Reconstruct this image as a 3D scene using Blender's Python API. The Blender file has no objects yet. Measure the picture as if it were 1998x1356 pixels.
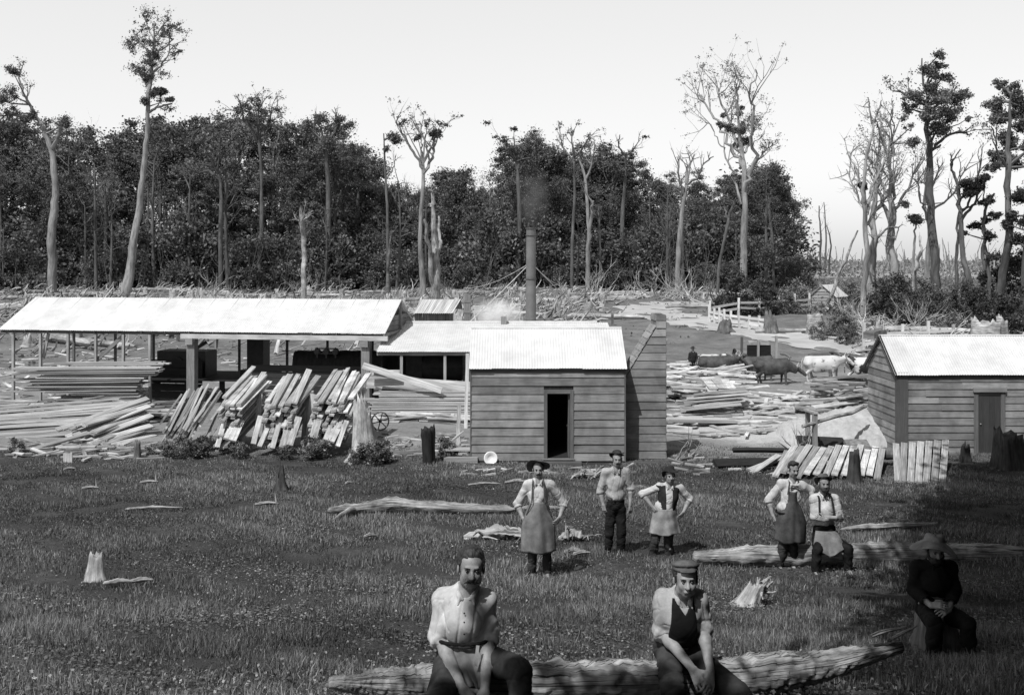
import bpy, math, random
import numpy as np
from mathutils import Vector, Matrix
C = bpy.context.scene.collection
F_PX = 2000.0; CX = 999.0; HY = 505.0
PI = math.pi
LOC = {}
SUN = np.array([-.55,-.90,1.5])   # direction towards the sun
def W(px, py, d):
    return np.array([(px-CX)/F_PX*d, d, (HY-py)/F_PX*d])
_TD = np.array([-30, -3, 0, 4, 5.8, 9, 13, 16, 21, 25, 30, 36, 44, 57, 70, 80, 90, 105, 130, 190, 260, 600, 4000.])
_TZ = np.array([-1.6, -1.6, -1.75, -2.42, -2.85, -3.65, -4.45, -4.9, -5.27, -5.58, -5.96, -6.15, -6.3, -6.8, -6.3, -5.8, -5.4, -5.4, -5.6, -4.6, -4.6, -5.2, -8])
def G(x, y):
    x = np.asarray(x, float); y = np.asarray(y, float)
    z = np.interp(y, _TD, _TZ)
    a = np.clip((y-4)/40, .25, 1)*np.clip((y-2)/3, 0, 1)
    z = z + a*(.05*np.sin(x*.9+y*.31)+.04*np.sin(x*.37-y*.77+1.3)+.03*np.sin(x*2.1+y*1.7))
    f = np.clip((y-60)/60, 0, 1)
    z = z + f*(.25*np.sin(x*.11+y*.05)+.2*np.sin(x*.23-y*.13+2))
    # low bank of sawdust behind the yard
    z = z + .5*np.exp(-((x-11.2)/2.0)**2-((y-35.5)/1.6)**2)
    # slight rise along the seat log
    z = z + .13*np.exp(-((y-6.55-.33*x)/.55)**2)*np.clip((x+1.6)/.6,0,1)*np.clip((3.4-x)/.6,0,1)
    return z
def g(x, y): return float(G(x, y))
def WG(px, d):
    x = (px-CX)/F_PX*d
    return np.array([x, d, g(x, d)])

class MB:
    def __init__(s): s.v=[]; s.q=[]; s.t=[]; s.uv=[]; s.tone=[]; s.n=0
    def add(s, v, quads=None, tris=None, uv=None, tone=1.0):
        v=np.asarray(v,float).reshape(-1,3); m=len(v)
        s.v.append(v)
        if quads is not None and len(quads): s.q.append(np.asarray(quads,np.int64)+s.n)
        if tris is not None and len(tris): s.t.append(np.asarray(tris,np.int64)+s.n)
        s.uv.append(np.zeros((m,2)) if uv is None else np.asarray(uv,float))
        s.tone.append(np.full(m,tone) if np.isscalar(tone) else np.asarray(tone,float))
        s.n+=m
        return s
    def obox(s, c, ax, ay, az, tone=1.0, u0=None):
        """box: centre c, half-axis vectors ax (long), ay, az"""
        c=np.asarray(c,float); A=[np.asarray(a,float) for a in (ax,ay,az)]
        if u0 is None: u0=random.random()*50
        vs=[];uv=[];q=[]
        L=[np.linalg.norm(a) for a in A]
        k=0
        for i in range(3):
            j,l=[(1,2),(2,0),(0,1)][i]
            for sg in (1,-1):
                pts=[]
                for (a,b) in ((-1,-1),(1,-1),(1,1),(-1,1)):
                    p=c+sg*A[i]+a*A[j]+b*A[l]; co=[0,0,0]; co[i]=sg*L[i];co[j]=a*L[j];co[l]=b*L[l]
                    pts.append(p); uv.append((co[0]+u0, co[1]+co[2]*1.3+u0*.37))
                if sg<0: q.append((k+3,k+2,k+1,k))
                else: q.append((k,k+1,k+2,k+3))
                vs+=pts;k+=4
        return s.add(vs,q,None,uv,tone)
    def box(s, x0,x1,y0,y1,z0,z1,tone=1.0):
        d=(x1-x0,y1-y0,z1-z0); o=sorted(range(3),key=lambda i:-abs(d[i]))
        e=np.eye(3)
        a,b,c=[e[i]*d[i]/2 for i in o]
        if np.dot(np.cross(a,b),c)<0: c=-c
        return s.obox(((x0+x1)/2,(y0+y1)/2,(z0+z1)/2),a,b,c,tone)
    def beam(s,p,q,w,h,up=(0,0,1),tone=1.0):
        p=np.asarray(p,float);q=np.asarray(q,float);d=q-p;L=np.linalg.norm(d);d/=L
        up=np.asarray(up,float); sd=np.cross(d,up)
        if np.linalg.norm(sd)<1e-3: sd=np.cross(d,(0,1,0))
        sd/=np.linalg.norm(sd); u=np.cross(sd,d)
        return s.obox((p+q)/2,d*L/2,u*h/2*-1 if False else sd*w/2,u*h/2,tone)
    def tube(s,pts,rad,seg=6,tone=1.0,cap=True,rough=0,rs=0):
        P=np.asarray(pts,float);n=len(P)
        r=np.interp(np.linspace(0,1,n),np.linspace(0,1,len(np.atleast_1d(rad))),np.atleast_1d(rad)) if len(np.atleast_1d(rad))>1 else np.full(n,float(np.atleast_1d(rad)[0]))
        T=np.gradient(P,axis=0); T/=np.linalg.norm(T,axis=1)[:,None]+1e-9
        ref=np.array([0,0,1.]) if abs(T.mean(0)[2])<.9*np.linalg.norm(T.mean(0))+1e-9 else np.array([0,1.,0])
        A=np.cross(T,ref);A/=np.linalg.norm(A,axis=1)[:,None]+1e-9
        B=np.cross(T,A)
        th=np.linspace(0,2*PI,seg+1)
        rr=r[:,None]*np.ones(seg+1)[None]
        if rough:
            rg=np.random.RandomState(rs+n)
            nz=rg.randn(n,seg); nz=(nz+np.roll(nz,1,1)+np.roll(nz,1,0))/1.7
            nz=np.concatenate([nz,nz[:,:1]],1); rr=rr*(1+rough*nz)
        V=P[:,None]+rr[...,None]*(np.cos(th)[None,:,None]*A[:,None]+np.sin(th)[None,:,None]*B[:,None])
        le=np.concatenate([[0],np.cumsum(np.linalg.norm(np.diff(P,axis=0),axis=1))])
        uv=np.stack([np.repeat(le,seg+1),np.tile(th,n)*float(r.mean())],1)
        i=np.arange(n-1)[:,None]*(seg+1)+np.arange(seg)[None]
        i=i.ravel(); q=np.stack([i,i+seg+1,i+seg+2,i+1],1)
        s.add(V.reshape(-1,3),q,None,uv,tone)
        if cap:
            for e in (0,n-1):
                ring=V[e,:seg]; c=P[e]
                vv=np.concatenate([ring,[c]]); j=np.arange(seg)
                tr=np.stack([j,(j+1)%seg,np.full(seg,seg)],1)
                if e: tr=tr[:,::-1]
                s.add(vv,None,tr,np.stack([np.cos(th[:seg]),np.sin(th[:seg])],1).tolist()+[(0,0)],tone)
        return s
    def lathe(s,c,prof,seg=24,tone=1.0,R=None,fn=None):
        """prof: list (r,z); fn(theta, r, z)->(r,z) deformation"""
        th=np.linspace(0,2*PI,seg+1); V=[];uv=[]
        for k,(r,z) in enumerate(prof):
            for t in th:
                rr,zz=(r,z) if fn is None else fn(t,r,z)
                V.append((rr*math.cos(t),rr*math.sin(t),zz)); uv.append((t*r,z))
        V=np.array(V)
        if R is not None: V=V@np.asarray(R).T
        V=V+np.asarray(c,float)
        n=len(prof); i=(np.arange(n-1)[:,None]*(seg+1)+np.arange(seg)[None]).ravel()
        q=np.stack([i,i+1,i+seg+2,i+seg+1],1)
        return s.add(V,q,None,uv,tone)
    def leaves(s,cen,size,rg,tone=1.0,asp=.6,flat=0.0):
        """one rhombus leaf card per centre"""
        cen=np.asarray(cen,float);n=len(cen)
        a=rg.randn(n,3); a/=np.linalg.norm(a,axis=1)[:,None]
        b=rg.randn(n,3); b[:,2]*=1-flat; a[:,2]*=1-flat
        b-=a*(a*b).sum(1)[:,None]; b/=np.linalg.norm(b,axis=1)[:,None]+1e-9
        sz=size*(.6+.8*rg.rand(n))
        a=a*sz[:,None]*.5; b=b*(sz*asp)[:,None]*.5
        V=np.stack([cen-a,cen+b,cen+a,cen-b],1).reshape(-1,3)
        i=np.arange(n)*4
        q=np.stack([i,i+1,i+2,i+3],1)
        t=np.repeat(np.full(n,tone) if np.isscalar(tone) else tone,4)
        return s.add(V,q,None,None,t)
    def mesh(s,name,mat,off=(0,0,0),smooth=False):
        V=np.concatenate(s.v)-np.asarray(off,float)
        Q=np.concatenate(s.q) if s.q else np.zeros((0,4),int)
        T=np.concatenate(s.t) if s.t else np.zeros((0,3),int)
        me=bpy.data.meshes.new(name)
        me.vertices.add(len(V)); me.vertices.foreach_set('co',V.astype(np.float32).ravel())
        loops=np.concatenate([Q.ravel(),T.ravel()]); me.loops.add(len(loops))
        me.loops.foreach_set('vertex_index',loops.astype(np.int32))
        nt=len(Q)+len(T); me.polygons.add(nt)
        st=np.concatenate([np.arange(len(Q))*4,len(Q)*4+np.arange(len(T))*3])
        me.polygons.foreach_set('loop_start',st.astype(np.int32))
        me.update(calc_edges=True)
        if smooth: me.polygons.foreach_set('use_smooth',np.ones(nt,bool))
        uvl=me.uv_layers.new(name='UVMap'); UV=np.concatenate(s.uv)[loops]
        uvl.data.foreach_set('uv',UV.astype(np.float32).ravel())
        at=me.attributes.new('tone','FLOAT','POINT'); at.data.foreach_set('value',np.concatenate(s.tone).astype(np.float32))
        me.validate(); 
        if mat: me.materials.append(mat)
        return me
def tag(o,label=None,cat=None,group=None,kind=None):
    if label: o['label']=label
    if cat: o['category']=cat
    if group: o['group']=group
    if kind: o['kind']=kind
    return o
def thing(name,label,cat,loc=(0,0,0),group=None,rz=0):
    o=bpy.data.objects.new(name,None); C.objects.link(o); o.location=[float(a) for a in loc]; o.rotation_euler=(0,0,rz)
    o.empty_display_size=.2
    LOC[o.name]=np.array(loc,float); tag(o,label,cat,group); return o
def part(name,mb,mat,parent,smooth=False,label=None):
    """geometry in mb is in world coordinates (parent unrotated)"""
    off=LOC.get(parent.name,np.zeros(3))
    o=bpy.data.objects.new(name,mb.mesh(name,mat,off,smooth)); C.objects.link(o); o.parent=parent
    LOC[o.name]=off
    if label: o['label']=label
    return o
def single(name,mb,mat,label,cat,loc=(0,0,0),group=None,smooth=False,kind=None):
    o=bpy.data.objects.new(name,mb.mesh(name,mat,loc,smooth)); C.objects.link(o); o.location=[float(a) for a in loc]
    LOC[o.name]=np.array(loc,float)
    tag(o,label,cat,group,kind); return o
def structure(name,mb,mat,smooth=False,kind='structure'):
    o=bpy.data.objects.new(name,mb.mesh(name,mat,(0,0,0),smooth)); C.objects.link(o); o['kind']=kind; return o
def dup(root,loc,rz=0,sc=1,label=None,group=None,rot=None):
    r=root.copy(); C.objects.link(r); r.location=[float(a) for a in loc]
    r.rotation_euler=rot if rot is not None else (0,0,rz)
    r.scale=(sc,sc,sc) if np.isscalar(sc) else sc
    if label: r['label']=label
    if group: r['group']=group
    for ch in list(root.children):
        c=ch.copy(); C.objects.link(c); c.parent=r
        for gch in list(ch.children):
            d=gch.copy(); C.objects.link(d); d.parent=c
    return r
class Maker:
    """first call places the prototype itself, later calls copy it"""
    def __init__(s,root): s.root=root; s.used=False
    def put(s,loc,rz=0,sc=1,label=None,group=None,rot=None):
        if not s.used:
            s.used=True; r=s.root; r.location=[float(a) for a in loc]
            r.rotation_euler=rot if rot is not None else (0,0,rz)
            r.scale=(sc,sc,sc) if np.isscalar(sc) else sc
            if label: r['label']=label
            if group: r['group']=group
            s.src=r; return r
        return dup(s.root,loc,rz,sc,label,group,rot)

# ---------------------------------------------------------------- materials
def newmat(name):
    m=bpy.data.materials.new(name); m.use_nodes=True; nt=m.node_tree; nt.nodes.clear()
    out=nt.nodes.new('ShaderNodeOutputMaterial'); b=nt.nodes.new('ShaderNodeBsdfPrincipled')
    nt.links.new(b.outputs[0],out.inputs[0]); return m,nt,b
def math_n(nt,op,a,b=None,c=None,clamp=False):
    n=nt.nodes.new('ShaderNodeMath'); n.operation=op; n.use_clamp=clamp
    for i,x in enumerate((a,b,c)):
        if x is None: continue
        if isinstance(x,(int,float)): n.inputs[i].default_value=x
        else: nt.links.new(x,n.inputs[i])
    return n.outputs[0]
def noise_n(nt,vec,scale,detail=5,rough=.6,mapscale=None,dist=0):
    if mapscale:
        mp=nt.nodes.new('ShaderNodeMapping'); mp.inputs['Scale'].default_value=mapscale
        nt.links.new(vec,mp.inputs[0]); vec=mp.outputs[0]
    n=nt.nodes.new('ShaderNodeTexNoise'); n.inputs['Scale'].default_value=scale
    n.inputs['Detail'].default_value=detail; n.inputs['Roughness'].default_value=rough; n.inputs['Distortion'].default_value=dist
    nt.links.new(vec,n.inputs['Vector']); return n.outputs['Fac']
def ramp_n(nt,fac,stops):
    r=nt.nodes.new('ShaderNodeValToRGB'); e=r.color_ramp.elements
    while len(e)<len(stops): e.new(.5)
    for i,(p,v) in enumerate(stops): e[i].position=p; e[i].color=(v,v,v,1)
    nt.links.new(fac,r.inputs[0]); return r.outputs[0]
def mat(name,lo,hi,coord='UV',scale=1,ms=(1,1,1),detail=6,rough=.85,spec=.25,bump=0,objvar=0,stain=0,stain_scale=.7,p=(.3,.7),usetone=True,bdist=.01,metal=0,crack=0):
    m,nt,b=newmat(name)
    tc=nt.nodes.new('ShaderNodeTexCoord'); vec=tc.outputs[coord]
    if objvar:   # shift the pattern per object
        oi=nt.nodes.new('ShaderNodeObjectInfo')
        va=nt.nodes.new('ShaderNodeVectorMath'); va.operation='ADD'
        cmb=nt.nodes.new('ShaderNodeCombineXYZ'); r=math_n(nt,'MULTIPLY',oi.outputs['Random'],37.0)
        for i in range(2): nt.links.new(r,cmb.inputs[i])
        nt.links.new(vec,va.inputs[0]); nt.links.new(cmb.outputs[0],va.inputs[1]); vec=va.outputs[0]
    f=noise_n(nt,vec,scale,detail,.65,ms)
    col=ramp_n(nt,f,[(p[0],lo),(p[1],hi)])
    v=nt.nodes.new('ShaderNodeRGBToBW'); nt.links.new(col,v.inputs[0]); v=v.outputs[0]
    if crack:
        f2=noise_n(nt,vec,scale*1.7,3,.5,(ms[0]*.5,ms[1]*1.5,ms[2]))
        c2=ramp_n(nt,f2,[(.40,1-crack),(.46,1)])
        v=math_n(nt,'MULTIPLY',v,c2)
    if stain:
        f3=noise_n(nt,tc.outputs['Object'],stain_scale,4,.6)
        s3=ramp_n(nt,f3,[(.35,1-stain),(.62,1)]); v=math_n(nt,'MULTIPLY',v,s3)
    if usetone:
        at=nt.nodes.new('ShaderNodeAttribute'); at.attribute_name='tone'; v=math_n(nt,'MULTIPLY',v,at.outputs['Fac'])
    if objvar:
        mr=math_n(nt,'MULTIPLY_ADD',oi.outputs['Random'],2*objvar,1-objvar); v=math_n(nt,'MULTIPLY',v,mr)
    nt.links.new(v,b.inputs['Base Color'])
    b.inputs['Roughness'].default_value=rough; b.inputs['Specular IOR Level'].default_value=spec; b.inputs['Metallic'].default_value=metal
    if bump:
        bp=nt.nodes.new('ShaderNodeBump'); bp.inputs['Strength'].default_value=bump; bp.inputs['Distance'].default_value=bdist
        nt.links.new(f,bp.inputs['Height']); nt.links.new(bp.outputs[0],b.inputs['Normal'])
    return m
def leafmat(name,base,tr=.25):
    m,nt,b=newmat(name)
    at=nt.nodes.new('ShaderNodeAttribute'); at.attribute_name='tone'
    oi=nt.nodes.new('ShaderNodeObjectInfo')
    mr=math_n(nt,'MULTIPLY_ADD',oi.outputs['Random'],.5,.75)
    v=math_n(nt,'MULTIPLY',at.outputs['Fac'],base); v=math_n(nt,'MULTIPLY',v,mr)
    nt.links.new(v,b.inputs['Base Color']); b.inputs['Roughness'].default_value=.6; b.inputs['Specular IOR Level'].default_value=.25
    t=nt.nodes.new('ShaderNodeBsdfTranslucent'); nt.links.new(v,t.inputs[0])
    mx=nt.nodes.new('ShaderNodeMixShader'); mx.inputs[0].default_value=tr
    out=[n for n in nt.nodes if n.type=='OUTPUT_MATERIAL'][0]
    nt.links.new(b.outputs[0],mx.inputs[1]); nt.links.new(t.outputs[0],mx.inputs[2]); nt.links.new(mx.outputs[0],out.inputs[0])
    return m
M_board =mat('sawn_timber',.26,.62,scale=1,ms=(1.2,30,1),bump=.4,objvar=.36,stain=.5,stain_scale=1.3)
M_oldbd =mat('weathered_board',.09,.30,scale=1,ms=(1.2,24,1),bump=.3,objvar=.2,stain=.4)
M_darkwd=mat('dark_wood_and_shade',.012,.035,scale=1,ms=(1.5,18,1),bump=.3,objvar=.2)  # dark wood; also puts interior shade into shed and cabin boards
M_wall  =mat('cabin_weatherboard',.185,.32,scale=1,ms=(1.6,44,1),bump=.5,bdist=.006,stain=.40,stain_scale=1.6,crack=.25)
M_frame =mat('door_frame_wood',.10,.17,scale=1,ms=(2,24,1),bump=.2,stain=.3)
M_post  =mat('squared_post',.16,.36,scale=1,ms=(1.5,22,1),bump=.3,stain=.3)
M_iron  =mat('galvanised_roof_iron',.50,.62,coord='Object',scale=.9,ms=(1,1,1),rough=.6,spec=.3,stain=.10,stain_scale=3,p=(.3,.6))
M_iron2 =mat('dull_roof_iron',.22,.62,coord='UV',scale=1,ms=(9,.5,1),rough=.6,spec=.3,p=(.35,.6))
M_stack =mat('smokestack_iron',.10,.19,coord='Object',scale=1.2,rough=.55,spec=.4,stain=.3)
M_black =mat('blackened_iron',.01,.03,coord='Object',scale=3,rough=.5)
M_rust  =mat('rusty_iron',.05,.14,coord='Object',scale=12,rough=.7)
M_barkm =mat('grey_bark',.05,.16,scale=1,ms=(.7,5,1),bump=.5,bdist=.05,objvar=.12,stain=.4,stain_scale=.25)
M_bark  =mat('pale_bark',.10,.33,scale=1,ms=(.7,5,1),bump=.5,bdist=.05,objvar=.12)
M_barkd =mat('dark_bark',.035,.13,scale=1,ms=(.8,5,1),bump=.5,bdist=.05,objvar=.15)
M_slash =mat('grey_slash_wood',.20,.62,scale=1,ms=(1.2,9,1),bump=.6,bdist=.03,objvar=.25,stain=.6,stain_scale=.5)
M_fence =mat('whitewashed_fence',.45,.68,scale=1,ms=(2,20,1),bump=.3)
M_bleach=mat('bleached_wood',.26,.62,scale=1,ms=(1.2,9,1),bump=.6,bdist=.03,objvar=.15,stain=.55,stain_scale=1.1,crack=.7)
M_logw  =mat('bleached_log',.16,.60,scale=1,ms=(2.0,34,1),bump=1,bdist=.015,stain=.65,stain_scale=2.2,crack=.85)
M_stump =mat('old_stump',.05,.26,scale=1,ms=(16,2,1),bump=.8,bdist=.03,objvar=.2,stain=.5,stain_scale=2)
M_dstump=mat('dark_stump',.015,.10,scale=1,ms=(16,2,1),bump=.9,bdist=.03,objvar=.2,stain=.5,stain_scale=2)
M_white =mat('white_stump',.24,.66,scale=1,ms=(16,2.5,1),bump=.8,bdist=.03,stain=.45,stain_scale=4)
M_char  =mat('charred_wood',.008,.03,scale=1,ms=(9,2,1),bump=.9,bdist=.04,rough=.7)
M_leaf  =leafmat('forest_leaves',.12)
M_leafd =leafmat('dark_leaves',.055)
M_leafg =leafmat('grey_twig_leaves',.13)
M_weed  =leafmat('weed_leaves',.15)
M_grass =leafmat('grass_blades',.115,.3)
M_flower=leafmat('clover_heads',.45,.3)
M_cloth =None
# ---------------------------------------------------------------- ground
def smooth01(a,b,x): t=np.clip((x-a)/(b-a),0,1); return t*t*(3-2*t)
def build_ground():
    ys=np.concatenate([np.arange(-25,60,.35),60*np.exp(np.linspace(.008,math.log(3800/60),110))])
    U=np.linspace(-1,1,301); U=np.sign(U)*np.abs(U)**1.25
    Y,UU=np.meshgrid(ys,U,indexing='ij'); X=UU*(22+1.1*np.abs(Y)); Z=G(X,Y)
    n,m=Y.shape; i=(np.arange(n-1)[:,None]*m+np.arange(m-1)[None]).ravel()
    q=np.stack([i,i+1,i+m+1,i+m],1)
    V=np.stack([X,Y,Z],2).reshape(-1,3)
    # tone: 0 grass, 1 pale sawdust / trodden earth
    t=.62*smooth01(30.2,32.5,Y)
    t=np.where(Y<30.2,0,t)
    # weeds in front of the timber on the left side
    t=t*(1-.35*np.exp(-((X+10)/9)**2)*(Y<34))
    pale=np.exp(-((X-9.5)/5.5)**2-((Y-38)/6)**2); t=np.maximum(t,pale*1.35)
    pale2=np.exp(-((X+3.8)/2.2)**2-((Y-34)/3)**2)*.8; t=np.maximum(t,pale2)
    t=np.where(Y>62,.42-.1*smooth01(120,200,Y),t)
    t=np.where(Y>230,.8,t)  # far cleared land paler, distance haze painted into its tone
    t=np.clip(t,0,1.3)
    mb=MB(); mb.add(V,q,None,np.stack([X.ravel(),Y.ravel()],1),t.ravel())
    m_,nt,b=newmat('ground_soil')
    tc=nt.nodes.new('ShaderNodeTexCoord'); o=tc.outputs['Object']
    n1=noise_n(nt,o,.55,6,.65); n2=noise_n(nt,o,5,6,.7); n3=noise_n(nt,o,28,4,.7)
    at=nt.nodes.new('ShaderNodeAttribute'); at.attribute_name='tone'
    s=math_n(nt,'ADD',at.outputs['Fac'],math_n(nt,'MULTIPLY',math_n(nt,'SUBTRACT',n1,.5),.9))
    s=math_n(nt,'ADD',s,math_n(nt,'MULTIPLY',math_n(nt,'SUBTRACT',n2,.5),.5))
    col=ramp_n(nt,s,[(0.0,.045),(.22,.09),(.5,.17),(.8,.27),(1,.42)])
    v=nt.nodes.new('ShaderNodeRGBToBW'); nt.links.new(col,v.inputs[0])
    f=math_n(nt,'MULTIPLY_ADD',n3,.9,.55); v=math_n(nt,'MULTIPLY',v.outputs[0],f)
    nt.links.new(v,b.inputs['Base Color']); b.inputs['Roughness'].default_value=.95; b.inputs['Specular IOR Level'].default_value=.1
    bp=nt.nodes.new('ShaderNodeBump'); bp.inputs['Strength'].default_value=.7; bp.inputs['Distance'].default_value=.05
    nt.links.new(n2,bp.inputs['Height']); nt.links.new(bp.outputs[0],b.inputs['Normal'])
    structure('ground',mb,m_,True)
    # road: px,d centre + half width
    pts=[(2450,52,2.0),(2150,58,2.0),(1900,64,2.5),(1700,70.5,2.8),(1560,76,3.0),(1430,83,3.1),(1330,92,3.2),(1262,103,3.2),(1262,112,3.4),(1310,120,3.0),(1380,127,2.6),(1450,134,2.4)]
    P=np.array([[(a-CX)/F_PX*d,d,w] for a,d,w in pts])
    tt=np.linspace(0,len(P)-1,110); k=np.arange(len(P))
    # smooth by quadratic-ish resample
    S=np.stack([np.interp(tt,k,P[:,c]) for c in range(3)],1)
    for _ in range(14): S[1:-1]=(S[:-2]+S[1:-1]*2+S[2:])/4
    T=np.gradient(S[:,:2],axis=0); T/=np.linalg.norm(T,axis=1)[:,None]; N=np.stack([-T[:,1],T[:,0]],1)
    rows=[]
    rg=np.random.RandomState(3)
    for a in np.linspace(-1,1,9):
        w=S[:,2]*(1+(.12*np.sin(np.arange(110)*.9+a)+.08*rg.randn(110)) if abs(a)==1 else 1)
        xy=S[:,:2]+N*(a*w)[:,None]; rows.append(np.column_stack([xy,G(xy[:,0],xy[:,1])+.05-.03*abs(a)]))
    V=np.stack(rows,1); n,m=V.shape[:2]; i=(np.arange(n-1)[:,None]*m+np.arange(m-1)[None]).ravel()
    mb=MB(); mb.add(V.reshape(-1,3),np.stack([i,i+1,i+m+1,i+m],1),None,None,1.0)
    structure('road',mb,mat('road_dust',.34,.50,coord='Object',scale=.5,detail=8,bump=.3,bdist=.05,stain=.2,stain_scale=.2),True)
def build_grass():
    rg=np.random.RandomState(5)
    def blades(n,d0,d1,hmin,hmax,wid,seg2,pw=2.2):
        u=rg.rand(n); d=(d0**(1-pw)+u*(d1**(1-pw)-d0**(1-pw)))**(1/(1-pw))
        x=(rg.rand(n)*2-1)*(d*.53+1.2)
        # clumping
        cx=x+.05*rg.randn(n); cy=d+.05*rg.randn(n)
        pn=np.sin(cx*2.3+1.7*np.sin(cy*1.3))+np.sin(cy*3.1+1.5*np.sin(cx*1.9+2))+.8*np.sin(cx*5.3+cy*4.7)
        pn2=np.sin(cx*.7+cy*.5)+np.sin(cy*.9-cx*.35+1)
        keep=(rg.rand(n)<.66+.16*pn)
        x,d,pn,pn2=x[keep],d[keep],pn[keep],pn2[keep]; n=len(x)
        h=(hmin+(hmax-hmin)*rg.rand(n)**1.6)*(1+.34*pn+.16*pn2)
        h=np.maximum(h,hmin*.5)*np.where(d>27,np.clip(1-(d-27)/10,.35,1),1)
        w=wid*(1+d*.07)*(.6+.8*rg.rand(n))
        a=rg.rand(n)*2*PI; le=rg.rand(n)**1.3*.85
        base=np.stack([x,d,G(x,d)-.01],1)
        side=np.stack([np.cos(a),np.sin(a),0*a],1)*w[:,None]/2
        b=a+PI/2+rg.randn(n)*.6
        lean=np.stack([np.cos(b)*le*h,np.sin(b)*le*h,h*np.sqrt(np.maximum(1-le**2*.75,.1))],1)
        tone=np.exp(.55*rg.randn(n))*(1+.32*pn2+.2*pn); tone=np.clip(tone,.25,3.2)
        if seg2:
            mid=base+lean*np.array([.35,.35,.62])
            V=np.stack([base-side,base+side,mid+side*.8,mid-side*.8,base+lean],1).reshape(-1,3); i=np.arange(n)*5
            return V,np.stack([i,i+1,i+2,i+3],1),np.stack([i+3,i+2,i+4],1),np.repeat(tone,5)
        V=np.stack([base-side,base+side,base+lean],1).reshape(-1,3); i=np.arange(n)*3
        return V,None,np.stack([i,i+1,i+2],1),np.repeat(tone,3)
    mb=MB()
    V,q,t,tn=blades(260000,3.6,15,.03,.105,.0055,True,1.6); mb.add(V,q,t,None,tn)
    V,q,t,tn=blades(520000,9,32,.03,.11,.007,False,1.3); mb.add(V,q,t,None,tn)
    V,q,t,tn=blades(420000,17,34,.035,.10,.010,False,.6); mb.add(V,q,t,None,tn)
    structure('grass',mb,M_grass,False,'stuff')
    # broad clover leaves give lighter flecks
    n=210000; d=3.8+ (rg.rand(n)**1.4)*25; x=(rg.rand(n)*2-1)*(d*.53+1)
    pn=np.sin(x*1.3+2*np.sin(d*.8))+np.sin(d*1.9+x*.8)
    k=rg.rand(n)<.35+.3*pn; x,d=x[k],d[k]; n=len(x)
    mb=MB(); mb.leaves(np.stack([x,d,G(x,d)+.02+.06*rg.rand(n)],1),.034,rg,np.exp(.5*rg.randn(n))*(1.05+.3*pn[k]),.9,.75)
    structure('clover',mb,M_grass,False,'stuff')
    # clover heads in patches (px,py,rx,ry,n)
    mb=MB(); 
    for px,d,rx,ry,n in [(1120,8.6,.75,.7,520),(1230,7.9,.5,.5,200),(700,13.6,1.5,.8,420),(900,6.9,.9,.5,130),(690,7.6,.9,.6,150),(520,9,1.5,1,90),(1480,9,1,.8,60),(300,7.5,1.2,1,60),(700,16,5,4,120)]:
        c=WG(px,d); x=c[0]+rx*rg.randn(n); y=c[1]+ry*rg.randn(n); z=G(x,y)+.09+.07*rg.rand(n)
        for _ in range(3):
            mb.leaves(np.stack([x,y,z],1)+.003*rg.randn(n,3),.021,rg,.5+.9*rg.rand(n),1.0)
    structure('clover_flowers',mb,M_flower,False,'stuff')
build_ground(); build_grass()
# ---------------------------------------------------------------- buildings
def corrugated(mb,A,B,Cc,D,amp=.012,pitch=.09,sheet=.66,rg=None):
    """A,B eave ends, Cc,D ridge ends (A-Cc, B-D); corrugations run eave to ridge"""
    A,B,Cc,D=[np.asarray(p,float) for p in (A,B,Cc,D)]
    L=np.linalg.norm(B-A); n=int(L/pitch*4)+1; t=np.linspace(0,1,n)
    nr=np.cross(B-A,Cc-A); nr/=np.linalg.norm(nr)
    if nr[2]<0: nr=-nr
    off=(np.sin(t*L/pitch*2*PI)*amp)[:,None]*nr
    sh=(t*L/sheet).astype(int); rg=rg or np.random.RandomState(2)
    tn=(1+.025*rg.randn(sh.max()+1))[sh]; jit=(.012*rg.randn(sh.max()+1))[sh]
    sl=(A-Cc)/np.linalg.norm(A-Cc)
    rows=[];uv=[];tt=[]
    for k,s in enumerate(np.linspace(0,1,5)):
        P=A+(B-A)*t[:,None]; Q=Cc+(D-Cc)*t[:,None]; R=P+(Q-P)*s+off
        if k==0: R=R+sl*jit[:,None]
        rows.append(R);uv.append(np.stack([t*L,np.full(n,s)],1));tt.append(tn)
    for dz,flip in ((0,False),(-.006,True)):
        V=np.concatenate(rows)+nr*dz; i=(np.arange(4)[:,None]*n+np.arange(n-1)[None]).ravel()
        q=np.stack([i,i+1,i+n+1,i+n],1)
        if flip: q=q[:,::-1]
        mb.add(V,q,None,np.concatenate(uv),np.concatenate(tt))
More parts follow.
